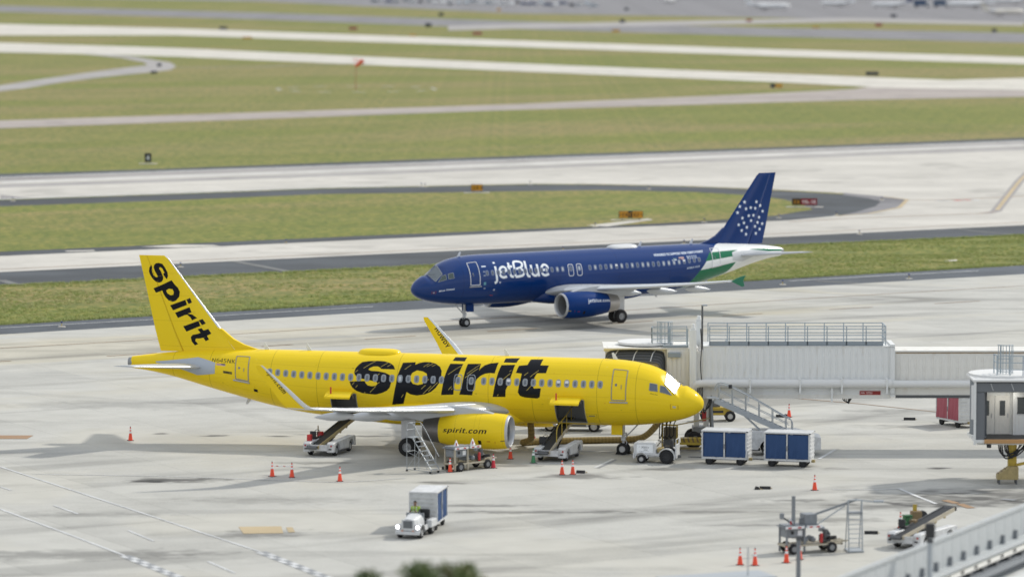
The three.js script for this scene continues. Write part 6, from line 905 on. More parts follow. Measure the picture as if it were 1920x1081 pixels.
  railing(t, [[X(28.35), y1 + 0.2, -0.6], [X(28.4), y1 + 0.2, 0.5], [X(29.9), y1 + 0.2, 0.7], [X(33), y1 + 0.2, 0.7]], 1.2, 0.9); cage(t, X(29.0), y1 + 0.2, -0.5, 0.45, 1.75); mesh('flood_lamp', box(0.26, 0.2, 0.24, X(27.85), y0 - 0.38, zf - 0.2, 0.03), M.black, t);
  for (let k = 0; k < 6; k++) mesh('hung_cable', pipe([[X(28.45 + k * 0.1), y0 - 0.2, 1.0], [X(28.6 + k * 0.12), y0 - 0.85 - (k % 3) * 0.15, 1.1], [X(29.3 + k * 0.05), y0 - 1.0 + (k % 2) * 0.2, 1.15], [X(29.8 + k * 0.14), y0 - 0.25, 1.0]], 0.045, 20, 6), M.rubber, t);
  mesh('column', slab(X(29.05), 0.9, 0.6, X(29.55), y0 - 0.2, 1.0, 0.03), M.yellowPaint, t); mesh('column_arm', bar([X(29.5), 1.05, 1.0], [X(31.5), 1.5, 1.0], 0.12, 0.16), M.yellowPaint, t);
  const s = mesh('step_box', new THREE.ExtrudeGeometry(new THREE.Shape([[X(28.35), 0.30], [X(29.55), 0.30], [X(29.55), 1.0], [X(29.0), 1.0], [X(28.35), 0.55]].map((p) => new THREE.Vector2(...p))), { depth: 0.7, bevelEnabled: true, bevelThickness: 0.015, bevelSize: 0.015, bevelSegments: 1 }).translate(0, 0, 1.05), M.sandPaint, t); for (const [x, z] of [[28.45, 1.12], [29.45, 1.12], [28.45, 1.7], [29.45, 1.7]]) mesh('step_foot', rod([X(x), 0, z], [X(x), 0.3, z], 0.05), M.darkSteel, s); for (let k = 0; k < 3; k++) mesh('step_tread', box(0.24, 0.03, 0.66, X(28.5) + k * 0.2, 0.62 + k * 0.14, 1.4), M.brown, s);
}
{ // near walkway that climbs out of the lower right corner, with its lamp posts
  const A = G(1585, 1077, 6.2), B = G(1920, 945, 6.2), L = Math.hypot(B[0] - A[0], B[1] - A[1]), yaw = Math.atan2(-(B[1] - A[1]), B[0] - A[0]), t = thing('covered_walkway', 'pale panelled passenger walkway crossing the lower right corner', 'walkway', [A[0], 0, A[1]], yaw), x0 = -6, x1 = L + 8;
  // own x runs along it, +z faces the camera side
  mesh('roof_edge', slab(x0, 6.08, 0, x1, 6.24, 0.16, 0.02), BR.parapet, t); const pg = new THREE.BoxGeometry(1.12, 1.2, 0.06); for (let x = x0 + 0.6; x < x1; x += 1.16) { const p = mesh('wall_panel', pg, BR.parapet, t); p.position.set(x, 5.46, 0.05); }
  mesh('walkway_floor', slab(x0, 3.3, 0.1, x1, 3.5, 1.6), BR.wall, t); mesh('mid_beam', slab(x0, 4.70, 0.06, x1, 4.86, 0.62, 0.03), BR.parapet, t); mesh('ledge', slab(x0, 4.4, 0.3, x1, 4.62, 0.56), BR.wall2, t); mesh('lower_wall', slab(x0, 3.5, 0.1, x1, 4.4, 0.2), M.greyPaint, t); mesh('cable_tray', slab(x0, 3.95, 0.24, x1, 4.15, 0.75), M.greyPaint, t);
  for (let x = x0 + 0.8; x < x1; x += 1.74) { mesh('wall_stud', slab(x - 0.09, 4.86, 0.10, x + 0.09, 5.25, 0.24), M.greyPaint, t); mesh('beam_slot', slab(x + 0.2, 4.46, 0.562, x + 0.62, 4.58, 0.57), M.black, t); mesh('tray_bracket', slab(x - 0.2, 4.15, 0.3, x + 0.15, 4.4, 0.5), M.darkSteel, t); }
  for (let x = x0 + 2; x < x1; x += 6.5) mesh('walkway_column', slab(x - 0.25, 0, 0.5, x + 0.25, 3.3, 1.0), BR.wall, t); mesh('low_roof', slab(x0 + 8, 3.1, 1.6, x1, 3.22, 6), BR.roof, t); mesh('low_roof_wall', slab(x0 + 8, 0, 1.8, x1, 3.1, 5.9), BR.wall, t);
  const p = thing('lamp_post', 'grey post with a black lamp head in front of the near walkway', 'lamp post', [17.42, 0, -165], 0); mesh('pole', rod([0, 0, 0], [0, 7.0, 0], 0.14, 0.11, 12), M.galv, p); mesh('lamp_head', [box(0.40, 0.62, 0.36, 0, 7.15, 0, 0.06), new THREE.CylinderGeometry(0.09, 0.16, 0.2, 12).translate(0, 6.76, 0)], M.black, p);
  const D = G(1497, 1150), q = thing('lamp_post', 'dark slim lamp post rising from the bottom edge left of the blurred trolley', 'lamp post', [D[0], 0, D[1]], 0); mesh('pole', rod([0, 0, 0], [0, 3.55, 0], 0.13, 0.10, 12), M.greyPaint, q); mesh('pole_cap', box(0.28, 0.2, 0.28, 0, 3.62, 0, 0.03), M.darkSteel, q);
  const E1 = G(1400, 1066, 3.4), r = thing('plant_housing', 'grey ribbed plant housing at the bottom edge below two blurred cones', 'housing', [E1[0], 0, E1[1] + 1.2], 0.38); mesh('housing_wall', slab(-4, 0, -0.9, 0.9, 3.2, 0.9, 0.04), M.greyPaint, r); mesh('housing_roof', slab(-4.1, 3.2, -1.0, 1.0, 3.34, 1.0, 0.03), M.galv, r); for (let k = 0; k < 9; k++) mesh('wall_rib', slab(-3.8 + k * 0.5, 0.1, 0.9, -3.6 + k * 0.5, 3.15, 0.96), M.greyPaint, r); mesh('flue', rod([-0.1, 3.3, 0.2], [-0.1, 4.6, 0.2], 0.03), M.galv, r);
}
// ---------------------------------------------------------------- airfield signs
function airSign(name, px, py, w, h, parts, turn, label, opt = {}) { // parts: [text, background, ink, share of the width]
  const t = thing(name, label, 'sign', at(px, py), turn, opt.group);
  mesh('concrete_pad', slab(-w / 2 - (opt.pad ?? 0.9), 0, -0.5, w / 2 + (opt.pad ?? 0.9), 0.07, 0.6), GM.concreteWhite, t);
  mesh('sign_box', slab(-w / 2, 0.28, -0.14, w / 2, 0.28 + h, 0.14, 0.02), M.black, t);
  for (const x of [-w * 0.35, w * 0.35]) mesh('sign_leg', slab(x - 0.04, 0.05, -0.05, x + 0.04, 0.3, 0.05), M.darkSteel, t);
  let x0 = -w / 2 + 0.03; const full = w - 0.06;
  for (const [txt, bg, ink, share] of parts) {
    const pw = full * share, [c, g] = canvas(Math.round(160 * pw / h), 160, bg); g.fillStyle = ink; g.font = 'bold 110px sans-serif'; g.textAlign = 'center'; g.textBaseline = 'middle'; const tw = g.measureText(txt).width, k = Math.min(1.1, (c.width * 0.88) / Math.max(1, tw)); g.translate(c.width / 2, 84); g.scale(k, 1.05);
    if (/[<>]/.test(txt)) { const bare = txt.replace(/[<>]/g, ''), left = txt[0] === '<', bw = g.measureText(bare).width, ax = left ? -bw / 2 - 62 : bw / 2 + 62; g.fillText(bare, left ? 30 : -30, 0); g.strokeStyle = ink; g.lineWidth = 15; g.beginPath(); const d = left ? -1 : 1, cx = left ? -bw / 2 - 30 : bw / 2 + 30; g.moveTo(cx - d * 34, 0); g.lineTo(cx + d * 34, 0); g.moveTo(cx + d * 6, -26); g.lineTo(cx + d * 34, 0); g.lineTo(cx + d * 6, 26); g.stroke(); } else g.fillText(txt, 0, 0);
    const f = mesh('sign_face', slab(-pw / 2 + 0.01, -h / 2 + 0.03, -0.01, pw / 2 - 0.01, h / 2 - 0.03, 0.01), mat(bg, 0.5), t); f.position.set(x0 + pw / 2, 0.28 + h / 2, 0.15); const pr = mesh('sign_print', new THREE.PlaneGeometry(pw - 0.02, h - 0.06), mat('#ffffff', 0.45, 0, { map: canvasTex(c) }), f); pr.position.z = 0.0125; x0 += pw;
  }
  return t;
}
airSign('taxiway_sign', 894, 361.5, 1.45, 0.80, [['C4>', '#c98d1e', '#1c1606', 1]], 0.10, 'yellow taxiway sign reading C4 with an arrow on the turf island');
airSign('taxiway_sign', 1183, 413, 2.75, 0.80, [['<C4', '#c98d1e', '#1c1606', 0.38], ['C', '#2a230f', '#c98d1e', 0.18], ['G2>', '#c98d1e', '#1c1606', 0.44]], 0.05, 'long yellow taxiway sign reading C4 C G2 behind the blue airliner');
airSign('runway_sign', 1509, 388.5, 3.0, 0.80, [['C4', '#4a3210', '#c98d1e', 0.34], ['19L-1R', '#8d1f2b', '#f0e6e4', 0.66]], 0.0, 'red runway holding sign reading 19L-1R at the island tip', { pad: 0.7 });
airSign('distance_sign', 277, 307, 0.95, 1.25, [['4', '#22282b', '#e6e9ea', 1]], 0.12, 'tall black distance sign with white 4 beside the runway', { pad: 0.8 });
// small far signs, too far off to read: dark, red or amber boxes on legs
const farInk = { dark: ['dark', mat([0.05, 0.06, 0.075], 0.6)], red: ['dark red', mat([0.34, 0.07, 0.08], 0.6)], amber: ['amber', mat([0.62, 0.33, 0.06], 0.6)] };
for (const [px, py, wpx, hpx, ink, where] of [[418, 56, 15, 6, 'dark', 'left of centre above the upper pale strip'], [463, 74, 18, 5, 'amber', 'below the upper pale strip, left of the windsock'], [662, 56.5, 15, 6, 'red', 'above the upper pale strip over the windsock'], [803, 51.5, 12, 8, 'dark', 'right of the windsock above the upper pale strip'], [895, 66, 17, 6, 'red', 'where the grey strip meets the upper pale strip'], [774, 68.5, 12, 4, 'amber', 'just above the upper pale strip near its middle'], [1636, 142.5, 24, 8, 'dark', 'above the lower pale strip at the right'], [827, 31, 9, 7, 'dark', 'on the turf under the row of parked cars'], [1167, 43.5, 10, 7, 'dark', 'right of centre above the grey strip'], [1175, 20, 9, 5, 'dark', 'on the far apron edge right of the parked cars'], [1155, 60.5, 14, 5, 'amber', 'below the grey strip right of centre'], [1405, 41, 11, 5, 'red', 'below the largest far white jet'], [1530, 53.5, 12, 4, 'amber', 'below the small far jets'], [1648, 50, 13, 6, 'red', 'on the turf wedge at the upper right'], [1676, 33, 11, 6, 'dark', 'on the far apron edge at the upper right'], [1865, 61, 9, 7, 'dark', 'at the upper right corner of the turf'], [288, 139, 12, 6, 'dark', 'at the tip of the left taxi loop'], [935, 21, 7, 5, 'amber', 'under the right end of the parked cars'], [844, 10, 9, 4, 'dark', 'just below the parked cars'], [298, 126, 8, 7, 'dark', 'on the pavement of the left taxi loop']]) {
  const [x, z] = G(px, py), s = FOCAL / Math.hypot(z, EYE), w = wpx / s, h = Math.max(0.5, hpx / s - 0.2), t = thing('far_sign', `${farInk[ink][0]} far airfield sign ${where}`, 'sign', [x, 0, z], 0.05, 'far airfield signs'); mesh('sign_box', slab(-w / 2, 0.22, -0.15, w / 2, 0.22 + h, 0.15, 0.03), farInk[ink][1], t); mesh('sign_leg', slab(-w * 0.35 - 0.06, 0, -0.06, -w * 0.35 + 0.06, 0.24, 0.06), M.darkSteel, t); mesh('sign_leg', slab(w * 0.35 - 0.06, 0, -0.06, w * 0.35 + 0.06, 0.24, 0.06), M.darkSteel, t);
}
{ const t = thing('far_sign', 'half black half amber far sign on the turf above the service road', 'sign', at(1456, 166), 0.05, 'far airfield signs'); mesh('sign_box', slab(-1.3, 0.22, -0.15, -0.25, 1.05, 0.15, 0.03), farInk.dark[1], t); mesh('sign_box', slab(-0.25, 0.22, -0.15, 1.3, 1.05, 0.15, 0.03), farInk.amber[1], t); for (const x of [-0.9, 0.9]) mesh('sign_leg', slab(x - 0.06, 0, -0.06, x + 0.06, 0.24, 0.06), M.darkSteel, t); }
// taxiway edge lights: a stem and lens on a little pad
const edgeLens = mat([0.03, 0.06, 0.22], 0.2), edgeAmber = mat([0.55, 0.4, 0.2], 0.3);
let light0;
for (const [px, py, k, where] of [[23, 377, 1, 'at the left end of the runway edge'], [867, 500.5, 0, 'on the dark shoulder above the blue nose'], [115, 613, 0, 'on the apron shoulder at the left'], [536, 457, 0, 'on the taxiway edge behind the yellow fin'], [338, 501, 0, 'on the dark shoulder right of the yellow fin'], [790, 350, 1, 'left one at the runway edge beside the C4 sign'], [797, 350.6, 1, 'right one at the runway edge beside the C4 sign'], [1217, 354.5, 0, 'on the island shoulder right of the C4 sign'], [994, 346, 1, 'at the island shoulder top, right of the C4 sign'], [1116, 425.5, 0, 'on the near island shoulder above the blue fuselage'], [1321, 417, 0, 'on the near island shoulder left of the blue fin'], [1461, 409, 0, 'on the near island shoulder right of the blue fin'], [1569, 404, 0, 'on the near island shoulder below the runway sign'], [1654, 375.5, 0, 'on the island tip'], [1612, 439.5, 1, 'on the dark shoulder at the right'], [1705, 523, 0, 'on the apron shoulder at the right'], [1468, 534, 0, 'on the apron shoulder right of the blue wing tip'], [1283, 458, 0, 'on the dark shoulder behind the blue fuselage crown'], [1056, 470, 0, 'on the dark shoulder behind the blue airliner']]) {
  if (!light0) { light0 = thing('edge_light', 'small edge light ' + where, 'edge light', at(px, py), 0, 'pavement edge lights'); mesh('light_pad', new THREE.CylinderGeometry(0.3, 0.32, 0.05, 14).translate(0, 0.045, 0), GM.concreteWhite, light0); mesh('light_stem', rod([0, 0.05, 0], [0, 0.34, 0], 0.03), M.yellowPaint, light0); mesh('lens', new THREE.SphereGeometry(0.075, 10, 8).scale(1, 1.25, 1).translate(0, 0.42, 0), edgeLens, light0); } else copyOf(light0, at(px, py), 0, 'small edge light ' + where);
}
{ // windsock in its ring of white markers
  const t = thing('windsock', 'orange windsock on a thin red mast in the turf', 'windsock', at(667, 168), 0); mesh('mast', rod([0, 0, 0], [0, 6.2, 0], 0.07, 0.05), mat([0.42, 0.12, 0.08], 0.6), t); mesh('sock', new THREE.CylinderGeometry(0.26, 0.52, 2.0, 16, 1, true).rotateZ(Math.PI / 2 - 2.5 + Math.PI).translate(0.75, 5.6, 0), mat([0.80, 0.12, 0.05], 0.7), t); mesh('sock_hoop', new THREE.TorusGeometry(0.6, 0.05, 6, 18).rotateX(1.2).translate(0.05, 6.35, 0), M.orange, t);
  const [cx, cz] = G(668, 167); for (let k = 0; k < 14; k++) { const a = (k / 14) * 2 * Math.PI + 0.15; struct('ring_marker', stripe([-0.085, 0, 0.085].map((o) => [cx + 17 * Math.cos(a + o), cz + 17 * Math.sin(a + o)]), 0.9, 0.05), GM.white); }
}
// ---------------------------------------------------------------- far apron: jets, cars, sheds
function smallJet(px, py, len, turn, body, label, extra) {
  const t = thing('business_jet', label, 'airplane', at(px, py), turn, 'jets parked on the far apron'), R = len * 0.055, y = R + len * 0.045, wm = mat([0.7, 0.71, 0.72], 0.4);
  mesh('jet_fuselage', gridGeo(24, 16, (i, j) => { const f = i / 24, th = (j / 16) * 2 * Math.PI, r = R * Math.pow(Math.min(1, f / 0.16), 0.55) * Math.pow(Math.min(1, (1 - f) / 0.34), 0.7); return [len * (0.5 - f), y + r * Math.cos(th) + (f > 0.66 ? (f - 0.66) * R * 1.6 : 0), r * Math.sin(th)]; }), body, t);
  const wing = (x, span, c, yy, sw) => { const g = new THREE.BufferGeometry(), p = []; for (const s of [-1, 1]) { const q = [[x, yy, 0], [x - c, yy, 0], [x - sw - c * 0.35, yy + span * 0.07, s * span], [x - sw, yy + span * 0.07, s * span]], u = q.map(([a, b, d]) => [a, b + 0.12, d]); for (const L of [q, u]) p.push(...L[0], ...L[1], ...L[2], ...L[0], ...L[2], ...L[3]); p.push(...q[0], ...u[0], ...u[3], ...q[0], ...u[3], ...q[3]); } g.setAttribute('position', new THREE.Float32BufferAttribute(p, 3)); g.computeVertexNormals(); return g; };
  mesh('jet_wing', wing(len * 0.08, len * 0.45, len * 0.17, y - R * 0.7, len * 0.2), wm, t); mesh('jet_tailplane', wing(-len * 0.42, len * 0.16, len * 0.08, y + R * 3.4, len * 0.05), wm, t);
  mesh('jet_fin', new THREE.ExtrudeGeometry(new THREE.Shape([[-len * 0.30, 0], [-len * 0.46, 0], [-len * 0.53, R * 3], [-len * 0.44, R * 3]].map((q) => new THREE.Vector2(...q))), { depth: 0.15, bevelEnabled: false }).translate(0, y + R * 0.6, -0.07), extra ?? body, t);
  for (const s of [-1, 1]) mesh('jet_engine', new THREE.CapsuleGeometry(R * 0.42, len * 0.10, 4, 12).rotateZ(Math.PI / 2).translate(-len * 0.28, y + R * 0.5, s * R * 1.45), wm, t); for (const [x, z] of [[len * 0.36, 0], [-len * 0.08, R * 1.6], [-len * 0.08, -R * 1.6]]) mesh('jet_wheel', [tyreGeo(0.3, 0.2).translate(x, 0.3, z), rod([x, 0.3, z], [x, y - R * 0.6, z], 0.08)], M.black, t); for (let k = 0; k < 5; k++) mesh('jet_window', slab(len * (0.22 - k * 0.06) - 0.16, y + R * 0.2, R * 0.97, len * (0.22 - k * 0.06) + 0.16, y + R * 0.52, R * 1.0), M.glass, t); return t;
}
const jw = mat([0.78, 0.78, 0.77], 0.35), jc = mat([0.70, 0.66, 0.58], 0.4), jb = mat([0.10, 0.12, 0.2], 0.4);
smallJet(1440, 20, 22, 0.25, jw, 'largest white jet at the left of the far jet row', jw); smallJet(1572, 13, 18, 2.8, jw, 'white jet second from left in the far row'); smallJet(1672, 16, 20, 3.0, jw, 'white jet third from left in the far row', jb); smallJet(1822, 17, 24, 2.9, jw, 'long white jet behind the pale one at the top right'); smallJet(1882, 31, 20, 0.3, jc, 'pale nearest jet at the top right corner'); smallJet(1256, 6, 16, 1.2, jw, 'small white jet alone right of the parked cars', jw); smallJet(1900, 8, 20, 3.3, jw, 'white jet half cut by the top right corner');
{ // a row of parked cars and vans along the far apron edge
  const paints = [[0.55, 0.57, 0.58], [0.03, 0.035, 0.05], [0.32, 0.38, 0.42], [0.72, 0.73, 0.73], [0.10, 0.14, 0.24], [0.16, 0.20, 0.22], [0.42, 0.48, 0.52]].map((c) => mat(c, 0.35)), r = rng(31), names = ['silver', 'black', 'blue-grey', 'white', 'navy', 'dark green', 'pale blue'];
  const body = (() => { const sh = new THREE.Shape([[-2.2, 0.3], [2.2, 0.3], [2.25, 0.8], [1.3, 0.95], [0.7, 1.5], [-1.2, 1.5], [-1.9, 0.98], [-2.25, 0.9]].map((q) => new THREE.Vector2(...q))); return new THREE.ExtrudeGeometry(sh, { depth: 1.6, bevelEnabled: true, bevelThickness: 0.08, bevelSize: 0.06, bevelSegments: 1 }).translate(0, 0, -0.8); })(), glass = merge([slab(-1.1, 0.98, -0.895, 0.6, 1.38, -0.88), slab(-1.1, 0.98, 0.88, 0.6, 1.38, 0.895)]), tyre = tyreGeo(0.32, 0.2, 0.5, 12);
  for (let k = 0; k < 30; k++) {
    const px = 700 + k * 14.2 + r() * 4, py = 3.4 + (px - 700) * 0.0215 + (k % 3 === 1 ? -3 : 0) + r(), i = Math.floor(r() * 7), t = thing('parked_car', `${names[i]} parked car, number ${k + 1} from the left in the far row`, 'car', at(px, py), (r() < 0.5 ? 0 : Math.PI / 2) + r() * 0.3, 'cars parked along the far apron');
    t.userData.label = `tiny ${names[i]} car in the far parked row at the top edge`; mesh('car_body', body, paints[i], t); mesh('car_glass', glass, M.glass, t); for (const [x, z] of [[-1.4, -0.75], [-1.4, 0.75], [1.4, -0.75], [1.4, 0.75]]) { const w = mesh('car_wheel', tyre, M.tyre, t); w.position.set(x, 0.32, z); }
  }
}
{ // hangars and lorries behind the far jets, cut by the top of the picture
  const hm = [mat([0.16, 0.20, 0.24], 0.7), mat([0.42, 0.36, 0.20], 0.8), mat([0.22, 0.27, 0.31], 0.7)];
  for (const [px, w, h, i, label] of [[1520, 22, 7, 1, 'tan low hangar behind the far jets, left one'], [1625, 14, 7, 1, 'tan low hangar behind the far jets, right one'], [1745, 30, 9, 0, 'dark slate hangar behind the far jets'], [1870, 34, 9, 2, 'blue-grey hangar at the top right corner'], [1300, 40, 6, 2, 'long grey hangar left of the far jets']]) { const t = thing('hangar', label, 'hangar', at(px, -4), 0.05); mesh('hangar_wall', slab(-w / 2, 0, -8, w / 2, h, 8), hm[i], t); mesh('hangar_roof', new THREE.CylinderGeometry(w * 0.52, w * 0.52, 17, 24, 1, false, -0.55, 1.1).rotateX(-Math.PI / 2).scale(1, 0.6, 1).translate(0, h - w * 0.26, 0), hm[2], t); mesh('hangar_door', slab(-w * 0.35, 0, 8, w * 0.35, h * 0.8, 8.15), M.greyPaint, t); }
  for (const [px, py, c, label] of [[1728, 14, [0.05, 0.09, 0.16], 'navy lorry left of the long far jet'], [1765, 14, [0.08, 0.12, 0.18], 'dark blue lorry touching the long far jet']]) { const t = thing('lorry', label, 'lorry', at(px, py), 0.1); mesh('cargo_box', slab(-3.5, 0.9, -1.2, 2.2, 3.6, 1.2, 0.05), mat(c, 0.5), t); mesh('lorry_cab', slab(2.35, 0.6, -1.1, 4.0, 2.7, 1.1, 0.1), M.whitePaint, t); for (const [x, z] of [[-2.4, -1.05], [-2.4, 1.05], [3.0, -1.05], [3.0, 1.05]]) wheel(t, 0.48, 0.3, x, 0.48, z, M.tyre, M.rimGrey); }
}
// ---------------------------------------------------------------- foreground: baggage tractor, its driver and cart
const NT = { yaw: -1.864, x: -5.14, z: -211.4 };
{
  const t = thing('tow_tractor', 'white round-fendered tow tractor with lit headlamps and a driver in front', 'tractor', [NT.x, 0, NT.z], NT.yaw);
  // own x forwards; tapered bonnet with a grille, round wings, open driving place behind
  mesh('bonnet', gridGeo(12, 14, (i, j) => { const f = i / 12, x = lerp(1.32, 0.10, f), w = lerp(0.36, 0.52, f), h = lerp(1.05, 1.22, f), a = Math.PI * (j / 14), c = Math.cos(a), s = Math.sin(a), q = 1 / Math.pow(Math.abs(c) ** 4 + Math.abs(s) ** 4, 0.25); return [x - (j === 0 || j === 14 ? 0 : 0), 0.45 + (h - 0.45) * s * q, w * c * q]; }), M.whitePaint, t);
  mesh('bonnet_nose', [slab(1.20, 0.42, -0.37, 1.34, 1.03, 0.37, 0.05)], M.whitePaint, t); const gr = mesh('grille', slab(1.33, 0.58, -0.26, 1.36, 0.98, 0.26, 0.01), M.greyPaint, t); for (let k = 0; k < 6; k++) mesh('grille_bar', slab(1.355, 0.62 + k * 0.06, -0.24, 1.375, 0.645 + k * 0.06, 0.24), M.darkSteel, gr);
  for (const s of [-1, 1]) {
    mesh('front_wing', gridGeo(16, 10, (i, j) => { const a = Math.PI * (0.02 + 0.96 * i / 16), b = (j / 10) * Math.PI, r = 0.42 + 0.03 * Math.sin(b); return [0.92 + r * 1.02 * Math.cos(a), 0.30 + r * Math.sin(a) * 1.05, s * (0.36 + 0.34 * (j / 10))]; }), M.whitePaint, t); mesh('wing_face', slab(1.26, 0.36, s * 0.54 - 0.17, 1.36, 0.78, s * 0.54 + 0.17, 0.05), M.whitePaint, t);
    const hl = mesh('headlamp', new THREE.SphereGeometry(0.115, 16, 12).scale(0.4, 1, 1).translate(1.36, 0.64, s * 0.56), mat([0.9, 0.9, 0.9], 0.2, 0, { emissive: lin(1, 0.98, 1), emissiveIntensity: 4 }), t); mesh('lamp_ring', new THREE.TorusGeometry(0.12, 0.02, 6, 20).rotateY(Math.PI / 2).translate(1.36, 0.64, s * 0.56), M.steel, hl);
    mesh('turn_signal', box(0.04, 0.06, 0.10, 1.37, 0.44, s * 0.30, 0.01), mat([0.55, 0.16, 0.03], 0.4), t);
    wheel(t, 0.32, 0.22, 0.92, 0.32, s * 0.56, M.tyre, M.rimWhite, 0.55); wheel(t, 0.36, 0.26, -0.85, 0.36, s * 0.58, M.tyre, M.rimWhite, 0.55);
    mesh('rear_wing', [slab(-1.35, 0.40, s * 0.62 - 0.16, -0.35, 0.82, s * 0.62 + 0.16, 0.06)], M.whitePaint, t); mesh('side_panel', slab(-0.36, 0.34, s * 0.58 - 0.03, 0.5, 0.62, s * 0.58 + 0.03, 0.02), M.whitePaint, t);
    const c = Math.cos(NT.yaw), sn = Math.sin(NT.yaw), lx = 1.46, lz = s * 0.56, L = new THREE.SpotLight(new THREE.Color(1, 0.98, 0.95), 1.2, 0, 0.5, 0.6); L.name = 'headlamp_beam'; L.position.set(NT.x + c * lx + sn * lz, 0.64, NT.z - sn * lx + c * lz); L.target.position.set(NT.x + c * 8, 0.1, NT.z - sn * 8); L.castShadow = true; scene.add(L, L.target);
  }
  mesh('bumper', slab(1.34, 0.24, -0.68, 1.46, 0.42, 0.68, 0.04), M.whitePaint, t); mesh('chassis', slab(-1.35, 0.30, -0.45, 1.25, 0.48, 0.45), M.darkSteel, t); mesh('footwell', slab(-0.4, 0.46, -0.5, 0.15, 0.50, 0.5), M.black, t); mesh('dash', slab(0.02, 0.5, -0.5, 0.14, 1.24, 0.5, 0.03), M.greyPaint, t);
  mesh('seat', [box(0.46, 0.14, 1.0, -0.62, 0.80, 0, 0.04), box(0.14, 0.5, 1.0, -0.92, 1.08, 0, 0.05)], M.black, t); mesh('steering_wheel', new THREE.TorusGeometry(0.18, 0.018, 6, 22).rotateY(Math.PI / 2).rotateZ(0.75).translate(-0.16, 1.22, 0.22), M.black, t); mesh('steering_column', rod([0.05, 1.0, 0.22], [-0.16, 1.22, 0.22], 0.03), M.darkSteel, t); mesh('hitch', box(0.25, 0.2, 0.2, -1.46, 0.42, 0, 0.02), M.darkSteel, t);
}
bagCart('white baggage cart with bulging blue curtains towed by the foreground tractor', [NT.x + 0.62, 0, NT.z - 3.0], NT.yaw + Math.PI + 0.11, { seed: 14, bar: M.brown, barLen: 0.2 });
// ---------------------------------------------------------------- the driver: one continuous body from a field of joints, seated, hands on the wheel
function bodyGeo(bones, lo, size, res, k) {
  const mc = new MarchingCubes(res, new THREE.MeshBasicMaterial(), false, false, 200000), f = mc.field, h = size / 2; mc.isolation = 0;
  for (let z = 0; z < res; z++) for (let y = 0; y < res; y++) for (let x = 0; x < res; x++) {
    const q = [x, y, z].map((v, i) => lo[i] + (v / (res / 2) - 1 + 1) * h); let d = 9;
    for (const [a, b, ra, rb, fl] of bones) {
      const ab = [b[0] - a[0], b[1] - a[1], b[2] - a[2]], ap = [q[0] - a[0], q[1] - a[1], q[2] - a[2]], l2 = ab[0] ** 2 + ab[1] ** 2 + ab[2] ** 2, t = l2 ? clamp((ap[0] * ab[0] + ap[1] * ab[1] + ap[2] * ab[2]) / l2, 0, 1) : 0;
      const e = Math.hypot(ap[0] - ab[0] * t, ap[1] - ab[1] * t, (ap[2] - ab[2] * t) * (fl ?? 1)) - lerp(ra, rb, t), m = Math.max(k - Math.abs(d - e), 0) / k; d = Math.min(d, e) - m * m * k * 0.25;
    }
    f[x + y * res + z * res * res] = -d;
  }
  mc.update(); const n = mc.count, pos = new Float32Array(n * 3), nor = new Float32Array(n * 3);
  for (let i = 0; i < n; i++) for (let c = 0; c < 3; c++) { pos[i * 3 + c] = lo[c] + (mc.positionArray[i * 3 + c] + 1) * h; nor[i * 3 + c] = mc.normalArray[i * 3 + c]; }
  const g = new THREE.BufferGeometry(); g.setAttribute('position', new THREE.BufferAttribute(pos, 3)); g.setAttribute('normal', new THREE.BufferAttribute(nor, 3)); return g;
}
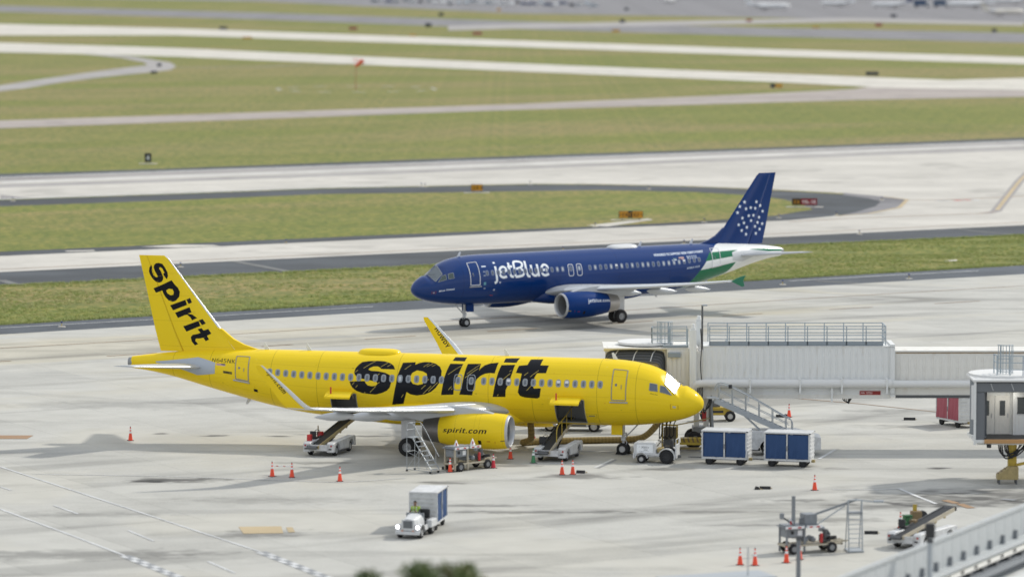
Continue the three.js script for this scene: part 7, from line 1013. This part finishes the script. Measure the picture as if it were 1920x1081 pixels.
{
  const t = thing('person', 'driver in dark trousers and green hi-vis vest seated on the foreground tractor', 'person', [NT.x, 0, NT.z], NT.yaw), skin = mat([0.22, 0.13, 0.085], 0.6), vest = mat([0.30, 0.46, 0.05], 0.7), navy = mat([0.02, 0.024, 0.035], 0.8), hair = mat([0.02, 0.016, 0.012], 0.7), zc = 0.22;
  const J = (x, y, z) => [x, y, zc + z], hip = [-0.62, 0.94], sh = [-0.66, 1.42];
  const trunk = [[J(hip[0], hip[1], 0), J(sh[0], 1.22, 0), 0.15, 0.155, 0.72], [J(sh[0], 1.22, 0), J(sh[0] + 0.01, 1.40, 0), 0.155, 0.13, 0.66], [J(sh[0] + 0.02, 1.44, 0), J(sh[0] + 0.05, 1.56, 0), 0.06, 0.055], [J(sh[0], sh[1], -0.17), J(sh[0], sh[1], 0.17), 0.075, 0.075]];
  const limbs = [];
  for (const s of [-1, 1]) {
    limbs.push([J(sh[0], 1.42, s * 0.19), J(-0.52, 1.17, s * 0.25), 0.06, 0.048], [J(-0.52, 1.17, s * 0.25), J(-0.26, 1.24, s * 0.15), 0.046, 0.032], [J(hip[0], 0.92, s * 0.10), J(-0.20, 0.98, s * 0.13), 0.088, 0.065], [J(-0.20, 0.98, s * 0.13), J(-0.10, 0.60, s * 0.13), 0.060, 0.042], [J(-0.11, 0.555, s * 0.13), J(0.08, 0.54, s * 0.14), 0.045, 0.036]);
  }
  const head = [[J(-0.60, 1.70, 0), J(-0.585, 1.66, 0), 0.098, 0.092, 1.16], [J(-0.56, 1.62, 0), J(-0.545, 1.60, 0), 0.062, 0.052], [J(-0.50, 1.675, 0), J(-0.482, 1.655, 0), 0.014, 0.020], [J(-0.60, 1.675, -0.085), J(-0.60, 1.655, -0.085), 0.022, 0.016], [J(-0.60, 1.675, 0.085), J(-0.60, 1.655, 0.085), 0.022, 0.016], [J(-0.505, 1.618, -0.02), J(-0.505, 1.618, 0.02), 0.014, 0.014]];
  const hands = (s) => { const b = []; const w = J(-0.25, 1.245, s * 0.148); b.push([w, J(-0.175, 1.27, s * 0.145), 0.030, 0.034]); for (let k = 0; k < 4; k++) { const o = (k - 1.5) * 0.021, L = [0.030, 0.036, 0.034, 0.026][k]; const p0 = J(-0.165, 1.275 + o * 0.4, s * 0.145 + o), p1 = J(-0.165 + L, 1.285 + o * 0.3, s * 0.140 + o), p2 = J(-0.160 + L, 1.255 + o * 0.3, s * 0.138 + o); b.push([p0, p1, 0.0095, 0.009], [p1, p2, 0.009, 0.0078]); } b.push([J(-0.205, 1.265, s * 0.115), J(-0.170, 1.255, s * 0.098), 0.012, 0.0095]); return b; };
  const whole = merge([bodyGeo([...trunk, ...limbs], [-1.15, 0.40, zc - 0.75], 1.5, 120, 0.05), bodyGeo(head, [-0.75, 1.48, zc - 0.17], 0.34, 84, 0.03), ...[-1, 1].map((s) => bodyGeo(hands(s), [-0.32, 1.16, zc + s * 0.145 - 0.11], 0.22, 72, 0.012))]);
  // one continuous figure; clothing is told apart by vertex colour
  const p = whole.attributes.position, col = []; const cs = (c) => [c.color.r, c.color.g, c.color.b];
  for (let i = 0; i < p.count; i++) { const x = p.getX(i), y = p.getY(i), z = p.getZ(i) - zc; col.push(...(y > 1.49 ? (y > 1.715 || (x < -0.625 && y > 1.60) ? cs(hair) : cs(skin)) : y < 1.06 && x > -0.85 && !(x > -0.34 && y > 1.14) ? cs(navy) : x > -0.30 && y > 1.10 ? cs(skin) : Math.abs(z) > 0.205 && y < 1.36 ? cs(navy) : (y > 1.18 && y < 1.23) || (Math.abs(Math.abs(z) - 0.09) < 0.022 && y > 1.2) ? [0.62, 0.63, 0.55] : cs(vest))); }
  whole.setAttribute('color', new THREE.Float32BufferAttribute(col, 3)); mesh('body', whole, mat([1, 1, 1], 0.7, 0, { vertexColors: true }), t);
  for (const s of [-1, 1]) mesh('eye', new THREE.SphereGeometry(0.011, 8, 6).translate(-0.510, 1.685, zc + s * 0.033), M.black, t);
}
// ---------------------------------------------------------------- trees whose tops reach into the bottom of the frame
{
  const bark = mat([0.10, 0.075, 0.05], 0.9), leafMats = [[0.105, 0.15, 0.045], [0.13, 0.17, 0.06], [0.085, 0.125, 0.04]].map((c) => mat(c, 0.7, 0, { transmission: 0.25, thickness: 0 })), crownMat = mat([1, 1, 1], 0.7, 0, { vertexColors: true, transmission: 0.25, thickness: 0 }), leaf = new THREE.BufferGeometry(); leaf.setAttribute('position', new THREE.Float32BufferAttribute([0, 0, 0, 0.05, 0.09, 0.012, 0, 0.2, 0, 0, 0, 0, 0, 0.2, 0, -0.05, 0.09, 0.012], 3)); leaf.computeVertexNormals();
  const D = 118; for (const [px, topPx, R, seed, label] of [[790, 1046, 0.30, 3, 'tallest blurred green tree top at the bottom edge'], [862, 1056, 0.85, 7, 'broad blurred green tree top right of the tallest one'], [690, 1079, 0.22, 11, 'small blurred green tree top left of the group']]) {
    const x = ((px - 960) / FOCAL) * D, z = -D + (seed % 5) * 0.8, top = EYE - ((topPx + 111.7) * D) / FOCAL, r = rng(seed * 13), t = thing('tree', label, 'tree', [x, 0, z], 0), limbs = [rod([0, 0, 0], [0.05, top * 0.62, 0], 0.24, 0.14, 10), rod([0.05, top * 0.62, 0], [0, top - 0.6, 0], 0.14, 0.03, 8)], tips = [];
    for (let k = 0; k < 26; k++) { const f = 0.45 + 0.52 * (k / 26), a = k * 2.4, y = top * f, reach = R * (0.5 + 1.6 * (1 - f)) * (0.7 + r() * 0.6), q = [Math.cos(a) * reach, Math.min(top - 0.15, y + 0.5 + r() * 0.5), Math.sin(a) * reach]; limbs.push(rod([0.03, y, 0], q, 0.05, 0.015, 5)); tips.push(q); } tips.push([0, top - 0.25, 0], [0.15, top - 0.45, 0.1], [-0.2, top - 0.5, 0]);
    mesh('trunk', limbs, bark, t); const n = 3600, pos = [], col = [], lp = leaf.attributes.position, v = new THREE.Vector3(), qn = new THREE.Quaternion(), e = new THREE.Euler(), base = leafMats[seed % 3].color;
    for (let i = 0; i < n; i++) { const c = tips[Math.floor(r() * tips.length)], rr = 0.42 * Math.cbrt(r()), u = r() * 2 - 1, a = r() * 6.283, s = Math.sqrt(1 - u * u), k = 0.7 + r() * 0.7, g1 = 0.75 + r() * 0.5, g2 = 0.75 + r() * 0.5; e.set(r() * 6.28, r() * 6.28, r() * 6.28); qn.setFromEuler(e); for (let q = 0; q < lp.count; q++) { v.fromBufferAttribute(lp, q).multiplyScalar(k).applyQuaternion(qn); pos.push(v.x + c[0] + rr * s * Math.cos(a), v.y + c[1] + rr * u * 0.8, v.z + c[2] + rr * s * Math.sin(a)); col.push(base.r * g1, base.g * g2, base.b * 0.8); } }
    const cg = new THREE.BufferGeometry(); cg.setAttribute('position', new THREE.Float32BufferAttribute(pos, 3)); cg.setAttribute('color', new THREE.Float32BufferAttribute(col, 3)); cg.computeVertexNormals(); mesh('crown', cg, crownMat, t);
  }
}
renderer.render(scene, camera);
